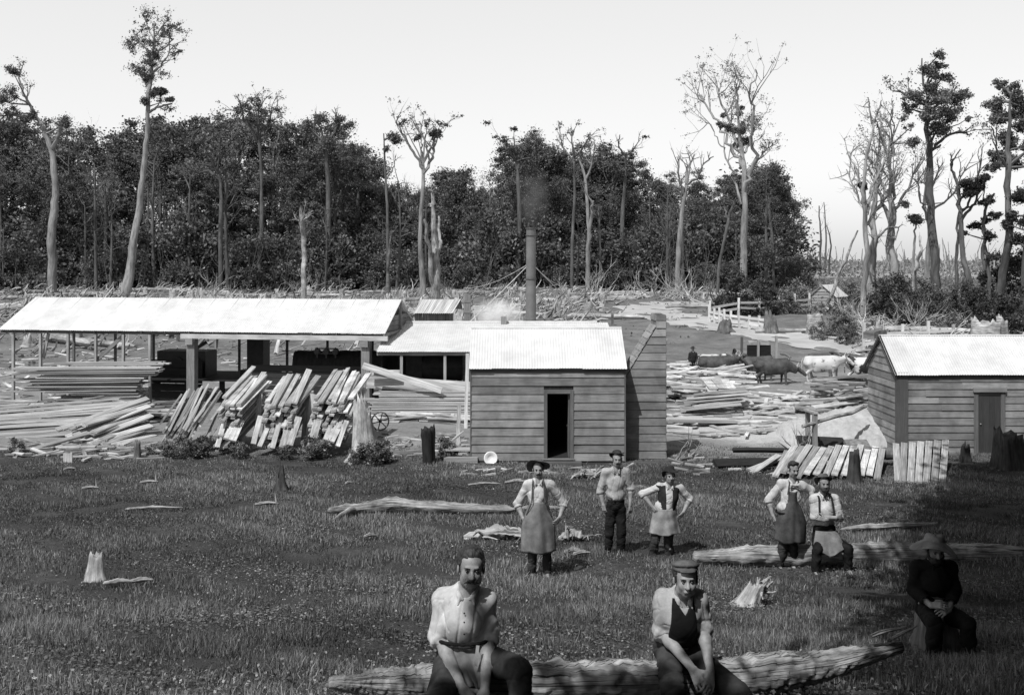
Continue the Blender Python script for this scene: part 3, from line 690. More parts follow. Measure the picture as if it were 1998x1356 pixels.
def proto_tree(kind,seed,H=30.):
    rg=np.random.RandomState(seed); tb=MB(); lb=MB()
    top=H*.97
    lean=rg.randn(2)*.03*H; bend=rg.randn(2)*.02*H
    def tp(t): return np.array([lean[0]*t+bend[0]*math.sin(t*PI),lean[1]*t+bend[1]*math.sin(t*PI),H*t])
    tmax=.8 if kind!='dead' else .9
    tb.tube([tp(t) for t in np.linspace(-.01,tmax,12)],[H*.019,H*.014,H*.011,H*.006],9,rough=.06,rs=seed)
    tips=[]
    if kind=='dense':
        for k in range(17):
            t=.38+.42*rg.rand()**.8; a=rg.rand()*2*PI
            grow(tb,tp(t),(math.cos(a),math.sin(a),.5+.6*rg.rand()),H*(.10+.09*rg.rand())*(1.15-.5*abs(t-.5)),H*.005,1,rg,tips,.5,.2,(3,5))
        for c,L in tips: clump(lb,c,H*(.030+.024*rg.rand()),120,.42,rg,.65+.7*rg.rand())
        for k in range(34):
            a=rg.rand()*2*PI; z=.36+.6*rg.rand(); R=H*.17*math.sqrt(max(.05,1-((z-.66)/.33)**2))*(.55+.5*rg.rand())
            clump(lb,tp(z)+np.array([R*math.cos(a),R*math.sin(a),0]),H*(.03+.03*rg.rand()),130,.45,rg,.6+.8*rg.rand())
    elif kind=='podo':
        for k in range(22):
            t=.42+.52*(k/22); a=rg.rand()*2*PI
            grow(tb,tp(min(t,.8)),(math.cos(a),math.sin(a),.3+1.2*(t-.4)),H*(.17-.12*(t-.4)/.55)*(.7+.5*rg.rand()),H*.0035,1,rg,tips,.45,.1,(3,5))
        for c,L in tips: clump(lb,c,H*(.022+.02*rg.rand()),95,.36,rg,.65+.8*rg.rand(),.6)
        for k in range(12): clump(lb,tp(.75+.23*rg.rand())+rg.randn(3)*H*.02,H*.03,110,.36,rg,.8+.4*rg.rand())
    elif kind=='umbrella':
        for k in range(9):
            t=.55+.22*rg.rand(); a=rg.rand()*2*PI
            grow(tb,tp(t),(math.cos(a),math.sin(a),.9+.6*rg.rand()),H*(.17+.08*rg.rand()),H*.005,2,rg,tips,.6,.2,(2,4))
        for c,L in tips:
            if rg.rand()<.62: clump(lb,c,H*(.022+.03*rg.rand()),95,.36,rg,.6+.8*rg.rand(),.55)
    elif kind=='twiggy':
        for k in range(12):
            t=.42+.4*rg.rand(); a=rg.rand()*2*PI
            grow(tb,tp(t),(math.cos(a),math.sin(a),.6+.8*rg.rand()),H*(.16+.1*rg.rand()),H*.0042,2,rg,tips,.6,.12,(3,5),tone=1.2)
        for c,L in tips:
            if rg.rand()<.5: clump(lb,c,H*(.018+.02*rg.rand()),34,.26,rg,1+.8*rg.rand(),.7)
    elif kind=='dead':
        for k in range(11):
            t=.35+.55*rg.rand(); a=rg.rand()*2*PI
            grow(tb,tp(t),(math.cos(a),math.sin(a),.5+1.0*rg.rand()),H*(.12+.12*rg.rand()),H*.0045,2,rg,tips,.6,.1,(2,4),tone=1.2)
    e=thing('tree','tree','tree',(0,0,0))
    part('trunk',tb,{'twiggy':M_barkm,'dead':M_barkm,'umbrella':M_barkd}.get(kind,M_barkd),e,True)
    if lb.n: part('crown',lb,{'twiggy':M_leafg}.get(kind,M_leaf),e)
    return Maker(e)
def proto_bush(seed,H,W_,mat_,n=26,size=.22,stems=5):
    rg=np.random.RandomState(seed); tb=MB(); lb=MB(); tips=[]
    for k in range(stems):
        a=rg.rand()*2*PI; grow(tb,(0,0,-.1),(math.cos(a)*.5,math.sin(a)*.5,1),H*.6,H*.016,1,rg,tips,.5,.2,(2,4))
    for k in range(n):
        a=rg.rand()*2*PI; z=rg.rand(); R=W_*.5*math.sqrt(max(0.02,1-(z*1.0-.25)**2/.62))*(.3+.7*rg.rand())
        clump(lb,(R*math.cos(a),R*math.sin(a),H*(.08+.84*z)),H*(.10+.08*rg.rand()),150,size,rg,.55+.9*rg.rand(),.8)
    e=thing('bush','bush','bush',(0,0,0)); part('stems',tb,M_barkd,e); part('foliage',lb,mat_,e); return Maker(e)
# skyline of the forest wall: px -> top y
SKX=[-420,-200,0,60,130,200,250,330,400,440,500,560,600,640,690,740,760,800,850,900,960,1000,1040,1100,1160,1230,1260,1300,1350,1400,1460,1510,1545]
SKY=[230,215,222,240,250,242,238,232,225,215,215,225,235,232,262,300,345,350,330,325,340,285,262,292,280,305,325,335,335,340,328,318,340]
def zone(px):
    for a,n in ((20,'beyond the left frame edge'),(190,'left of the tall lone tree'),(400,'between the tall lone tree and the big shed middle'),(600,'above the middle of the big shed roof'),(790,'above the right end of the big shed roof'),(960,'behind the split pale trunk'),(1100,'behind the smokestack'),(1260,'right of the smokestack'),(1420,'left of the tall spreading tree'),(1560,'at the right end of the forest wall')):
        if px<a: return n
    return 'at the right end of the forest wall'
def forest():
    rg=np.random.RandomState(77)
    P={'dense':[proto_tree('dense',s) for s in (1,2,3)],'podo':[proto_tree('podo',s) for s in (4,5)],'umbrella':[proto_tree('umbrella',s) for s in (6,7)],'twiggy':[proto_tree('twiggy',s) for s in (8,9)]}
    nm={'dense':'dense rounded dark tree','podo':'narrow crowned dark tree','umbrella':'flat topped dark tree with gaps','twiggy':'grey twiggy half bare tree'}
    rows=[(172,6.6,.80,['dense','dense','twiggy','podo','dense','umbrella']),(181,6.8,.93,['dense','podo','umbrella','dense','twiggy']),(190,6.2,1.0,['dense','umbrella','podo','dense']),(199,6.8,.97,['dense','podo'])]
    for d0,sp,hf,kinds in rows:
        x=-105 if d0>175 else -92
        while x<52:
            d=d0+rg.rand()*7-3; px=CX+x/d*F_PX
            if px<1530:
                top=np.interp(px,SKX,SKY)+rg.rand()*44*(2-hf)-16; kind=kinds[rg.randint(len(kinds))]
                gz=g(x,d); H=((HY-top)*d/F_PX-gz)*(hf if hf<.9 else 1)*(1 if rg.rand()<.8 else .9)
                s=H/30.
                P[kind][rg.randint(len(P[kind]))].put((x,d,gz-.2),rg.rand()*6.28,(s*(1.0+.25*rg.rand()),s*(1.0+.25*rg.rand()),s),'%s %s'%(nm[kind],zone(px)),'%s trees %s'%(nm[kind],zone(px)))
            x+=sp*(.7+.6*rg.rand())
    B=[proto_bush(11,7,6,M_leaf,30,.36),proto_bush(12,8,7,M_leaf,34,.36),proto_bush(13,5,6,M_leaf,24,.32)]
    for d0,sp,sc in ((163,4.2,.75),(167,3.0,1.45),(178,4,1.8),(192,4.5,2.4)):
        x=-92
        while x<47+(d0-160)*.1:
            d=d0+rg.rand()*5; px=CX+x/d*F_PX
            s=sc*(.7+.6*rg.rand())*(1 if d0>165 else np.interp(px,[0,500,700,1300],[1.0,1.1,.7,.8]))
            B[rg.randint(3)].put((x,d,g(x,d)-.2),rg.rand()*6.28,(s,s,s*(.7+.4*rg.rand())),'leafy undergrowth bush %s'%zone(px),'undergrowth bushes %s'%zone(px))
            x+=sp*(.6+.8*rg.rand())
    D=[proto_tree('dead',s,20.) for s in (41,42,43)]
    for k in range(21):
        px=rg.rand()*1530; d=157+rg.rand()*12; x=(px-CX)/F_PX*d; s=.5+.75*rg.rand()
        D[k%3].put((x,d,g(x,d)-.2),rg.rand()*6.28,(s*.8,s*.8,s),'pale dead trunk with bare limbs %s'%zone(px),'pale dead trunks %s'%zone(px))
    # thin pale saplings
    S=[]
    for sd in (31,32,33,34):
        r2=np.random.RandomState(sd); m=MB(); tips=[]; grow(m,(0,0,-.2),(.1*r2.randn(),.1*r2.randn(),1),7,.09,2,r2,tips,.45,.25,(3,5),5,1.0,.07)
        o=single('sapling',m,M_barkm,'sapling','sapling'); S.append(Maker(o))
    for k in range(46):
        px=rg.rand()*1500; d=156+rg.rand()*8; x=(px-CX)/F_PX*d
        s=.6+.9*rg.rand(); S[k%4].put((x,d,g(x,d)),rg.rand()*6.28,s*.8,'thin pale bare sapling %s'%zone(px),'bare saplings %s'%zone(px))
def px_tree(name,label,d,trunk,rads,limbs=(),blobs=(),bark=None,leaf=None,lsize=.26,dens=1.0,auto=0,twig=2,seed=0,cat='tree',group=None,alen=(.08,.16),trange=(.55,.98),tleaf=0,squash=.8,up=.12,rough=.07,snag=False):
    """trunk/limbs: polylines in photo pixels at distance d, given real depth by wandering in y"""
    rg=np.random.RandomState(seed+500); k=F_PX/d
    def Q(px,py,dy=0): dd=d+dy; return np.array([(px-CX)/F_PX*d,dd,(HY-py)/F_PX*d])
    tb=MB(); lb=MB(); tips=[]
    T=np.array(trunk,float); n=max(8,len(T)*4)
    kk=np.linspace(0,1,len(T)); tt=np.linspace(0,1,n)
    tx=np.interp(tt,kk,T[:,0]); ty=np.interp(tt,kk,T[:,1])
    for _ in range(2): tx[1:-1]=(tx[:-2]+2*tx[1:-1]+tx[2:])/4; ty[1:-1]=(ty[:-2]+2*ty[1:-1]+ty[2:])/4
    dy=np.cumsum(rg.randn(n))*.25; dy-=dy[0]
    P=np.array([Q(a,b,c) for a,b,c in zip(tx,ty,dy)])
    P[0,2]=min(P[0,2],g(P[0,0],P[0,1])-.1); H=P[-1,2]-P[0,2]
    rr=np.array(rads,float)/k/2*.74
    tb.tube(P,rr,11,rough=rough,rs=seed)
    if snag:  # splintered tip
        for j in range(6):
            a=rg.rand()*6.28; r=rr[-1]*.7; b0=P[-1]+np.array([math.cos(a)*r,math.sin(a)*r,-.3]); tb.tube([b0,b0+np.array([.1*rg.randn(),.1*rg.randn(),.5+1.2*rg.rand()*H*.06+.3])],[r*.6,.01],4)
    for L in limbs:
        pts=np.array(L[0],float); r0,r1=L[1]; m=len(pts)*4; u=np.linspace(0,1,m); ku=np.linspace(0,1,len(pts))
        lx=np.interp(u,ku,pts[:,0]);ly=np.interp(u,ku,pts[:,1]); 
        i0=np.argmin(np.abs(ty-pts[0,1])); dd0=dy[i0]; dz=dd0+rg.choice([-1,1])*u*np.linalg.norm(pts[-1]-pts[0])/k*.35
        LP=np.array([Q(a,b,c) for a,b,c in zip(lx,ly,dz)])
        LP[1:-1]+=rg.randn(m-2,3)*.05*np.linalg.norm(LP[-1]-LP[0])/3
        tb.tube(LP,[r0/k/2,r1/k/2],7,rough=.05,rs=seed+3)
        Ln=np.linalg.norm(LP[-1]-LP[0])
        for j in range(L[2] if len(L)>2 else 3):
            t=.35+.65*rg.rand(); i=int(t*(m-1)); dirn=unit(LP[min(i+1,m-1)]-LP[max(i-1,0)]+.7*rg.randn(3)+np.array([0,0,.25]))
            grow(tb,LP[i],dirn,Ln*(.25+.25*rg.rand()),r1/k/2*.9+.02,twig-1,rg,tips,.6,up,(2,4),5)
    for j in range(auto):
        t=trange[0]+(trange[1]-trange[0])*rg.rand(); i=int(t*(n-1)); a=rg.rand()*6.28
        grow(tb,P[i],(math.cos(a),math.sin(a),.3+.8*rg.rand()),H*(alen[0]+(alen[1]-alen[0])*rg.rand()),max(rr.min()*.5,.04),twig-1,rg,tips,.6,up,(3,5),5)
    if tleaf:
        for c,L in tips:
            if rg.rand()<tleaf: clump(lb,c,.35+.5*rg.rand(),int(26*dens),lsize,rg,.7+.7*rg.rand(),squash)
    for bx,by,br,*o in blobs:
        dn=o[0] if o else 1.0; R=br/k; c0=Q(bx,by,rg.randn()*R*.5)
        i0=np.argmin(np.linalg.norm(P-c0,axis=1)-.3*P[:,2]*0)
        lower=P[P[:,2]<c0[2]+.01]; s0=lower[np.argmin(np.linalg.norm(lower-c0,axis=1))] if len(lower) else P[i0]
        if np.linalg.norm(s0-c0)>R*.5: tb.tube(wig(s0,c0,5,.05,rg),[min(.16,R*.14)+.03,.03],5)
        nc=max(3,int(7*dn)) 
        for j in range(nc):
            v=unit(rg.randn(3)); c=c0+v*R*.85*rg.rand()**.5*np.array([1.1,1.1,squash])
            clump(lb,c,R*(.32+.22*rg.rand()),int(min(260,38*(R/lsize)**1.35*dn*dens)),lsize,rg,.55+.9*rg.rand(),squash)
            tb.tube(wig(c0-np.array([0,0,R*.5]),c+v*R*.25,4,.06,rg),[.05,.015],4)
    e=thing(name,label,cat,P[0],group)
    part('trunk',tb,bark or M_bark,e,True)
    if lb.n: part('crown',lb,leaf or M_leaf,e)
    return e
def feature_trees():
    px_tree('tree','pale leaning trunk with scraggy tufts near the left edge of the forest',150,[(103,560),(102,480),(106,410),(106,350),(94,290),(78,250),(60,230),(45,200)],[24,22,19,16,13,10,7],
        [([(96,290),(112,265),(122,245)],(10,6),3),([(60,230),(25,222),(-10,225)],(7,3),4),([(50,205),(25,175),(5,130)],(5,3),3)],[(125,240,17,1.2),(22,135,20,.8),(28,190,22,1),(-5,195,18),(60,225,14,.8),(8,218,20,.7)],seed=1,leaf=M_leaf,tleaf=.8,dens=1.0,lsize=.22)
    px_tree('tree','tall lone tree with long pale curving trunk rising above the forest on the left',140,[(246,574),(255,510),(263,440),(272,360),(280,290),(287,225),(290,160),(300,90),(303,45)],[28,21,18,15,13,11,10,6,3],
        [([(288,220),(310,205),(330,200)],(6,3),3),([(289,170),(270,150),(258,125)],(5,2),5),([(290,150),(318,128),(342,98)],(5,2),6),([(296,110),(325,95),(345,80)],(4,2),6),([(296,105),(275,85),(255,95)],(4,2),6),([(300,75),(315,50),(335,45)],(3,1.5),6),([(300,80),(285,50),(280,38)],(3,1.5),5)],
        [(300,180,14,1.3),(288,200,10,1.3),(333,196,8,1.5),(285,150,12,1.4),(312,178,9,1.2),(297,110,14,1.1),(296,125,10,1.2)],seed=2,leaf=M_leafg,tleaf=.95,dens=1.3,lsize=.22,auto=18,trange=(.75,.98),alen=(.05,.09),twig=2)
    px_tree('tree','grey spreading tree with bare crooked limbs rising behind the shed roof middle',155,[(431,480),(428,400),(424,350),(415,325)],[12,10,8,6],
        [([(424,350),(400,330),(375,335),(350,320)],(6,2),5),([(422,340),(450,310),(460,280)],(5,2),6),([(415,325),(400,290),(390,270)],(5,2),6),([(420,330),(432,290),(425,255)],(4,2),6)],[(400,290,24,.5),(440,290,26,.5),(375,315,20,.5)],bark=M_barkm,seed=3,leaf=M_leafg,tleaf=.5,dens=.6)
    px_tree('tree','bushy topped pale limbed tree breaking the skyline above the big shed',165,[(505,560),(508,450),(505,340),(500,270)],[12,11,9,7],
        [([(502,280),(480,240),(470,200)],(6,2),7),([(501,270),(515,235),(525,205)],(6,2),7),([(500,270),(495,230),(497,190)],(5,2),7)],[(480,230,24,.6),(520,225,24,.6),(500,205,20,.6)],bark=M_barkm,seed=4,leaf=M_leaf,tleaf=.8,dens=.6,lsize=.26)
    px_tree('tree','dark tree with forked open limbs on the skyline right of the bushy topped tree',168,[(640,560),(642,450),(640,330),(636,280)],[16,14,12,9],
        [([(638,300),(615,260),(600,240)],(7,3),4),([(637,290),(655,255),(662,232)],(7,3),4),([(637,290),(628,250),(630,228)],(5,2),4)],[(600,245,22),(665,240,22),(625,232,16),(690,285,30),(645,290,30)],bark=M_barkm,seed=5)
    px_tree('broken_trunk','tall pale snapped trunk with twigs sprouting from its top above the shed roof',128,[(592,562),(590,500),(588,420)],[14,13,11],
        [([(590,440),(602,415),(612,425)],(3,1),3),([(590,430),(596,405),(600,395)],(3,1),3)],auto=9,trange=(.85,1),alen=(.08,.14),seed=6,cat='snag',bark=M_bleach,snag=True)
    px_tree('tree','tall thin bare limbed tree with one dark ball of leaves high on its right limb',132,[(826,560),(821,500),(820,430),(826,370),(825,320)],[17,13,10,10,8],
        [([(825,330),(808,300),(790,265),(775,240),(785,230)],(6,2),4),([(825,340),(842,310),(845,280),(850,255)],(7,3),3),([(838,315),(832,285),(820,240)],(4,2),4),([(845,290),(860,250),(872,240)],(3,1),4),([(826,325),(822,280),(815,250)],(4,2),5)],
        [(849,262,11,2),(786,238,10,.5),(815,268,10,.8),(832,240,12,.4),(860,242,12,.5)],seed=7,leaf=M_leaf,lsize=.22,tleaf=.5,dens=.9)
    px_tree('broken_trunk','huge split pale dead trunk, its two splinters pointing up behind the shed gable',120,[(850,578),(851,520),(849,460),(845,400),(842,370)],[26,24,18,8,3],
        [([(848,575),(842,500),(832,430)],(12,5),0),([(852,560),(857,480),(853,420)],(10,4),0),([(848,400),(846,375),(838,372)],(6,3),1)],seed=8,cat='snag',bark=M_bleach,snag=True,twig=1)
    px_tree('tree','dark smudgy leafy small tree seen against the sky left of the ball topped tree',160,[(757,420),(750,330),(748,260)],[8,6,3],[([(752,350),(765,330),(770,300)],(3,1),3)],[(768,262,18,1.3),(757,290,10,.6)],bark=M_barkm,seed=9,leaf=M_leafg,lsize=.3)
    px_tree('burnt_stump','short dark broken trunk with a pale bare patch near the forest foot',135,[(757,568),(757,530),(760,500),(764,460)],[14,9,9,3],seed=10,cat='snag',bark=M_stump,snag=True)
    px_tree('tree','slim pale trunked tree with open crown left of the twin trunks',160,[(1116,505),(1118,440),(1122,380),(1120,330),(1118,290)],[9,8,7,6,5],
        [([(1120,320),(1100,290),(1092,265)],(4,1.5),6),([(1120,310),(1140,285),(1150,262)],(4,1.5),6),([(1118,300),(1115,270),(1120,252)],(4,1.5),6)],bark=M_barkm,seed=11,leaf=M_leafg,tleaf=.55,dens=.6,auto=5)
    px_tree('tree','bright pale twin trunked tree standing before the forest right of the smokestack',155,[(1147,505),(1148,450),(1145,390),(1142,345),(1130,310)],[12,9,8,7,4],
        [([(1148,470),(1153,420),(1154,395)],(7,5),1),([(1143,350),(1155,320),(1160,285)],(5,2),5)],seed=12,tleaf=.3,leaf=M_leafg)
    px_tree('tree','thin straight grey trunk with a small bare top among the forest edge trees',158,[(1172,540),(1170,480),(1169,400)],[7,6,4],auto=6,bark=M_barkm,seed=13,trange=(.8,1))
    px_tree('tree','dark tree on the skyline above the smokestack with drooping tufts',165,[(1010,560),(1015,430),(1010,340),(1005,300)],[14,12,9,6],
        [([(1008,320),(990,290),(985,270)],(5,2),4),([(1010,330),(1030,290),(1040,262)],(6,2),5),([(1010,360),(985,345),(978,330)],(4,2),3)],[(1003,250,9,.6),(1045,278,20,.9),(1025,290,18,.9),(985,325,14,.9),(1070,300,20,.9),(1000,290,10,.7)],bark=M_barkm,seed=14)
    px_tree('tree','bare topped tree with fan of dead twigs on the skyline right of the smokestack',168,[(1210,560),(1215,430),(1222,330),(1220,300)],[12,11,8,6],
        [([(1220,305),(1205,285),(1208,265)],(4,1.5),6),([(1220,305),(1238,290),(1250,272)],(4,1.5),6)],[(1195,315,20,.7),(1245,322,22,.7),(1215,330,14,.6)],bark=M_barkm,seed=15)
    px_tree('tree','pale tree with crooked bare antler like limbs left of the tall spreading tree',145,[(1322,550),(1325,480),(1330,420),(1338,370),(1342,350)],[16,14,12,9,7],
        [([(1340,360),(1360,350),(1368,325),(1388,308)],(6,2),5),([(1340,360),(1345,325),(1360,300)],(5,2),6),([(1335,380),(1322,345),(1318,310)],(5,2),6),([(1342,350),(1350,315),(1345,290)],(4,1.5),6)],seed=16)
    px_tree('tree','tall spreading tree with pale multiple trunks high above the forest right end',135,[(1451,520),(1449,450),(1447,380),(1446,310),(1440,260),(1432,200)],[20,17,14,12,8,4],
        [([(1447,380),(1462,320),(1455,260),(1445,200),(1450,155)],(9,2),9),([(1446,330),(1425,290),(1405,240),(1380,200),(1368,175)],(8,2),9),([(1445,300),(1425,240),(1410,190),(1400,155)],(7,2),9),([(1440,400),(1428,340),(1418,300),(1400,265),(1382,235)],(5,1.5),6),([(1452,340),(1478,305),(1495,285)],(6,2),7),([(1450,300),(1465,270),(1475,240)],(5,2),7),([(1436,230),(1430,190),(1425,155)],(5,1.5),9)],
        [(1425,250,11,1.5),(1443,255,13,1.5),(1443,222,7,2),(1447,212,6,2),(1412,225,6,1.5),(1455,245,10,1),(1450,275,12,1.3),(1438,283,9,1.2),(1408,243,8,1.2)],seed=17,leaf=M_leaf,tleaf=.8,dens=.9,lsize=.2)
    px_tree('tree','slender leaning pale trunk just left of the tall spreading tree base',142,[(1400,540),(1410,480),(1422,420),(1432,390)],[9,8,8,6],[([(1420,430),(1412,400),(1405,375)],(4,2),3)],auto=4,bark=M_barkm,seed=18)
    px_tree('tree','rounded leafy tree at the very right end of the forest wall',158,[(1510,560),(1508,480),(1500,400),(1500,350)],[9,8,7,5],(),[(1500,350,30,1.2),(1525,380,22,1),(1480,380,28,1.2),(1518,430,22,.9),(1495,440,26,1),(1530,350,14,.8),(1470,440,26),(1480,500,30),(1520,490,18,.8)],bark=M_barkm,seed=19)
    # right of the gap
    for i,(px,b,t,w) in enumerate(((1562,512,470,4),(1575,512,460,3),(1600,515,402,6),(1610,515,395,5),(1618,512,440,5),(1548,512,475,3),(1585,515,495,6),(1530,512,450,3))):
        px_tree('dead_tree','thin dark dead snag on the far right skyline, %s'%['left of the dark snag pair','shorter one left of the snag pair','left one of the close snag pair','right one of the close snag pair','leaning just right of the snag pair','leftmost thin one by the forest end','stubby one below the snag pair','spindly one touching the forest end'][i],250+8*i,[(px,b),(px+2,(b+t)/2),(px+(-3 if i!=4 else -8),t)],[w,w*.8,w*.4],auto=3,alen=(.1,.2),seed=40+i,bark=M_barkd,cat='dead tree')
    px_tree('dead_tree','leaning bleached pole like trunk crossing in front of the small white roofed hut',98,[(1613,602),(1628,550),(1645,510),(1668,450)],[12,9,8,4],(),(),seed=21,bark=M_bleach,cat='dead tree')
    px_tree('dead_tree','bare dead tree with two ragged top prongs, tallest bare one right of the hut',92,[(1684,600),(1686,500),(1683,420),(1672,380),(1685,290),(1700,240)],[16,14,12,10,7,5],
        [([(1698,245),(1690,215),(1684,195)],(4,2),3),([(1698,245),(1708,220),(1710,200)],(4,2),3),([(1685,420),(1712,330),(1700,300)],(6,2),6),([(1684,400),(1668,330),(1660,295)],(6,2),7),([(1685,440),(1720,400),(1745,340)],(6,2),7),([(1683,420),(1665,370),(1655,330)],(5,2),7),([(1686,380),(1720,320),(1740,280)],(4,1.5),7)],[(1680,362,9,1.5)],seed=22,twig=2,leaf=M_leafd,auto=8,trange=(.3,.8))
    px_tree('dead_tree','broad grey trunk with curved drooping boughs beside the tallest bare tree',96,[(1700,570),(1701,500),(1705,420),(1712,360)],[26,20,14,8],
        [([(1703,470),(1725,445),(1745,445),(1738,470)],(5,2),4),([(1702,450),(1690,435),(1680,440)],(5,2),2),([(1705,420),(1735,370),(1750,330)],(6,2),8),([(1705,420),(1722,350),(1730,300)],(5,2),8)],seed=23,auto=9,trange=(.4,1))
    px_tree('dead_tree','stout pale many limbed dead tree left of the tall feathery topped tree',94,[(1747,530),(1750,470),(1752,420),(1748,380),(1742,330),(1740,280)],[24,20,18,12,8,5],
        [([(1750,440),(1738,380),(1745,310),(1752,260)],(9,3),7),([(1751,440),(1762,370),(1768,300),(1765,240)],(9,3),8),([(1752,420),(1775,360),(1800,310)],(7,2),8),([(1742,330),(1722,270),(1705,245)],(6,3),6),([(1748,400),(1725,330),(1712,290)],(5,2),7),([(1750,300),(1740,250),(1735,215)],(4,2),7)],
        [(1783,278,13,1.3),(1768,400,9,1.6),(1775,250,14,.5),(1760,230,13,.5)],seed=24,leaf=M_leaf,tleaf=.6,dens=.7,lsize=.16,bark=M_bark,auto=8,trange=(.5,1))
    px_tree('tree','tall feathery topped tree with thick dark straight trunk, tallest at right',96,[(1827,600),(1828,500),(1827,400),(1829,300),(1828,230),(1826,160),(1828,100)],[26,22,20,18,12,7,3],
        [([(1832,290),(1860,265),(1895,250),(1925,255)],(7,3),3),([(1828,288),(1845,285),(1855,278)],(6,4),1),([(1828,200),(1790,175),(1770,165)],(5,2),5),([(1828,210),(1865,190),(1890,185)],(5,2),5)],
        [(1828,110,14,.8),(1820,140,20,1),(1842,150,18,1),(1812,175,22,1),(1845,185,24,1),(1825,195,24,1.2),(1790,185,22,.9),(1780,210,18,.8),(1870,190,20,.9),(1885,185,14,.7),(1850,220,24,1.1),(1815,225,22,1.1),(1828,250,22,1.3),(1795,230,18,.8),(1870,215,16,.7),(1840,245,20,1.1),(1888,232,8,1),(1835,128,12,.8),(1770,185,12,.6)],seed=25,lsize=.19,bark=M_barkd,dens=.8,leaf=M_leafg,tleaf=.8)
    px_tree('dead_tree','slim leafless tree with upswept twigs behind the feathery topped tree left side',104,[(1806,560),(1808,480),(1806,420),(1800,360),(1805,310)],[14,12,9,7,4],
        [([(1806,430),(1785,390),(1775,340)],(5,2),8),([(1804,400),(1820,350),(1828,320)],(5,2),7),([(1806,420),(1850,380),(1862,330)],(5,2),7)],seed=26,auto=9,trange=(.6,1))
    px_tree('tree','small round headed thin tree between the stout dead tree and the feathery one',92,[(1783,520),(1786,470),(1784,440)],[7,6,4],(),[(1784,428,13,1.6)],seed=27,leaf=M_leafd,lsize=.16)
    px_tree('snag','short white torn trunk standing in the bushes below the round headed thin tree',86,[(1782,535),(1786,500),(1790,475)],[12,10,3],seed=28,bark=M_bleach,cat='snag',snag=True)
    px_tree('dead_tree','thin dark crooked tree just right of the feathery one',98,[(1866,560),(1865,480),(1866,430),(1868,390),(1858,370)],[9,8,6,4,2],auto=5,trange=(.7,1),seed=29,bark=M_barkd)
    px_tree('tree','crooked dark tree with curling bare top and black leafy collar',92,[(1897,600),(1895,520),(1892,430),(1890,380),(1880,340),(1870,315),(1882,290)],[16,14,12,10,7,5,3],
        [([(1892,430),(1915,390),(1925,350)],(7,3),4),([(1892,420),(1912,370),(1915,310)],(6,2),5),([(1880,345),(1868,320),(1866,300)],(4,2),3)],[(1885,362,13,1.6),(1905,368,17,1.6),(1915,350,13,1.5),(1890,378,14,1.2),(1920,395,10,1)],seed=30,leaf=M_leafd,bark=M_barkd,lsize=.17)
    px_tree('tree','dark slender tree with sparse tufts between crooked tree and right edge tree',94,[(1915,600),(1918,500),(1915,420),(1925,380)],[12,10,8,5],(),[(1930,390,12,1),(1905,440,12,1),(1925,430,10,1),(1880,455,9,.9),(1940,420,12,1)],seed=35,leaf=M_leafd,bark=M_barkd,lsize=.17)
    px_tree('tree','tall dark clumpy crowned tree with pale straight trunk at the right edge',86,[(1949,590),(1951,500),(1953,420),(1955,330),(1957,260),(1955,190)],[22,19,17,15,10,4],
        [([(1955,330),(1985,290),(2000,260)],(7,3),3),([(1955,340),(1925,300),(1905,255)],(6,2),4),([(1955,330),(1990,330),(2010,320)],(6,3),3)],
        [(1950,165,13,1),(1972,180,18,1.2),(1952,200,20,1.2),(1985,205,20,1.2),(1965,225,22,1.3),(1945,235,14,1.1),(1990,240,20,1.2),(1960,270,20,1.2),(1945,300,16,1.2),(1965,310,16,1.2),(1985,320,16,1.2),(1935,325,14,1),(2000,285,18,1.2),(1975,285,14,1.1),(2005,215,18,1.1)],seed=36,lsize=.19,leaf=M_leaf,bark=M_barkm,dens=.9,tleaf=.6)
    px_tree('tree','black leafed tree cut by the right edge of the picture',84,[(1990,600),(1988,500),(1992,420),(2000,370)],[16,14,12,10],(),[(1985,380,20,1.6),(2010,370,24,1.5),(1975,420,14,1),(2000,430,20,1.2),(1965,440,11,1),(1985,470,18,1),(2005,500,24,1.3)],seed=37,leaf=M_leafd,bark=M_barkd,lsize=.18)
    px_tree('tree','slender dark leaning tree in the undergrowth between the two edge trees',88,[(1930,600),(1935,520),(1932,450)],[12,10,6],(),[(1932,460,12,1.2),(1940,500,14,1)],seed=38,leaf=M_leafd,bark=M_barkd,lsize=.18)
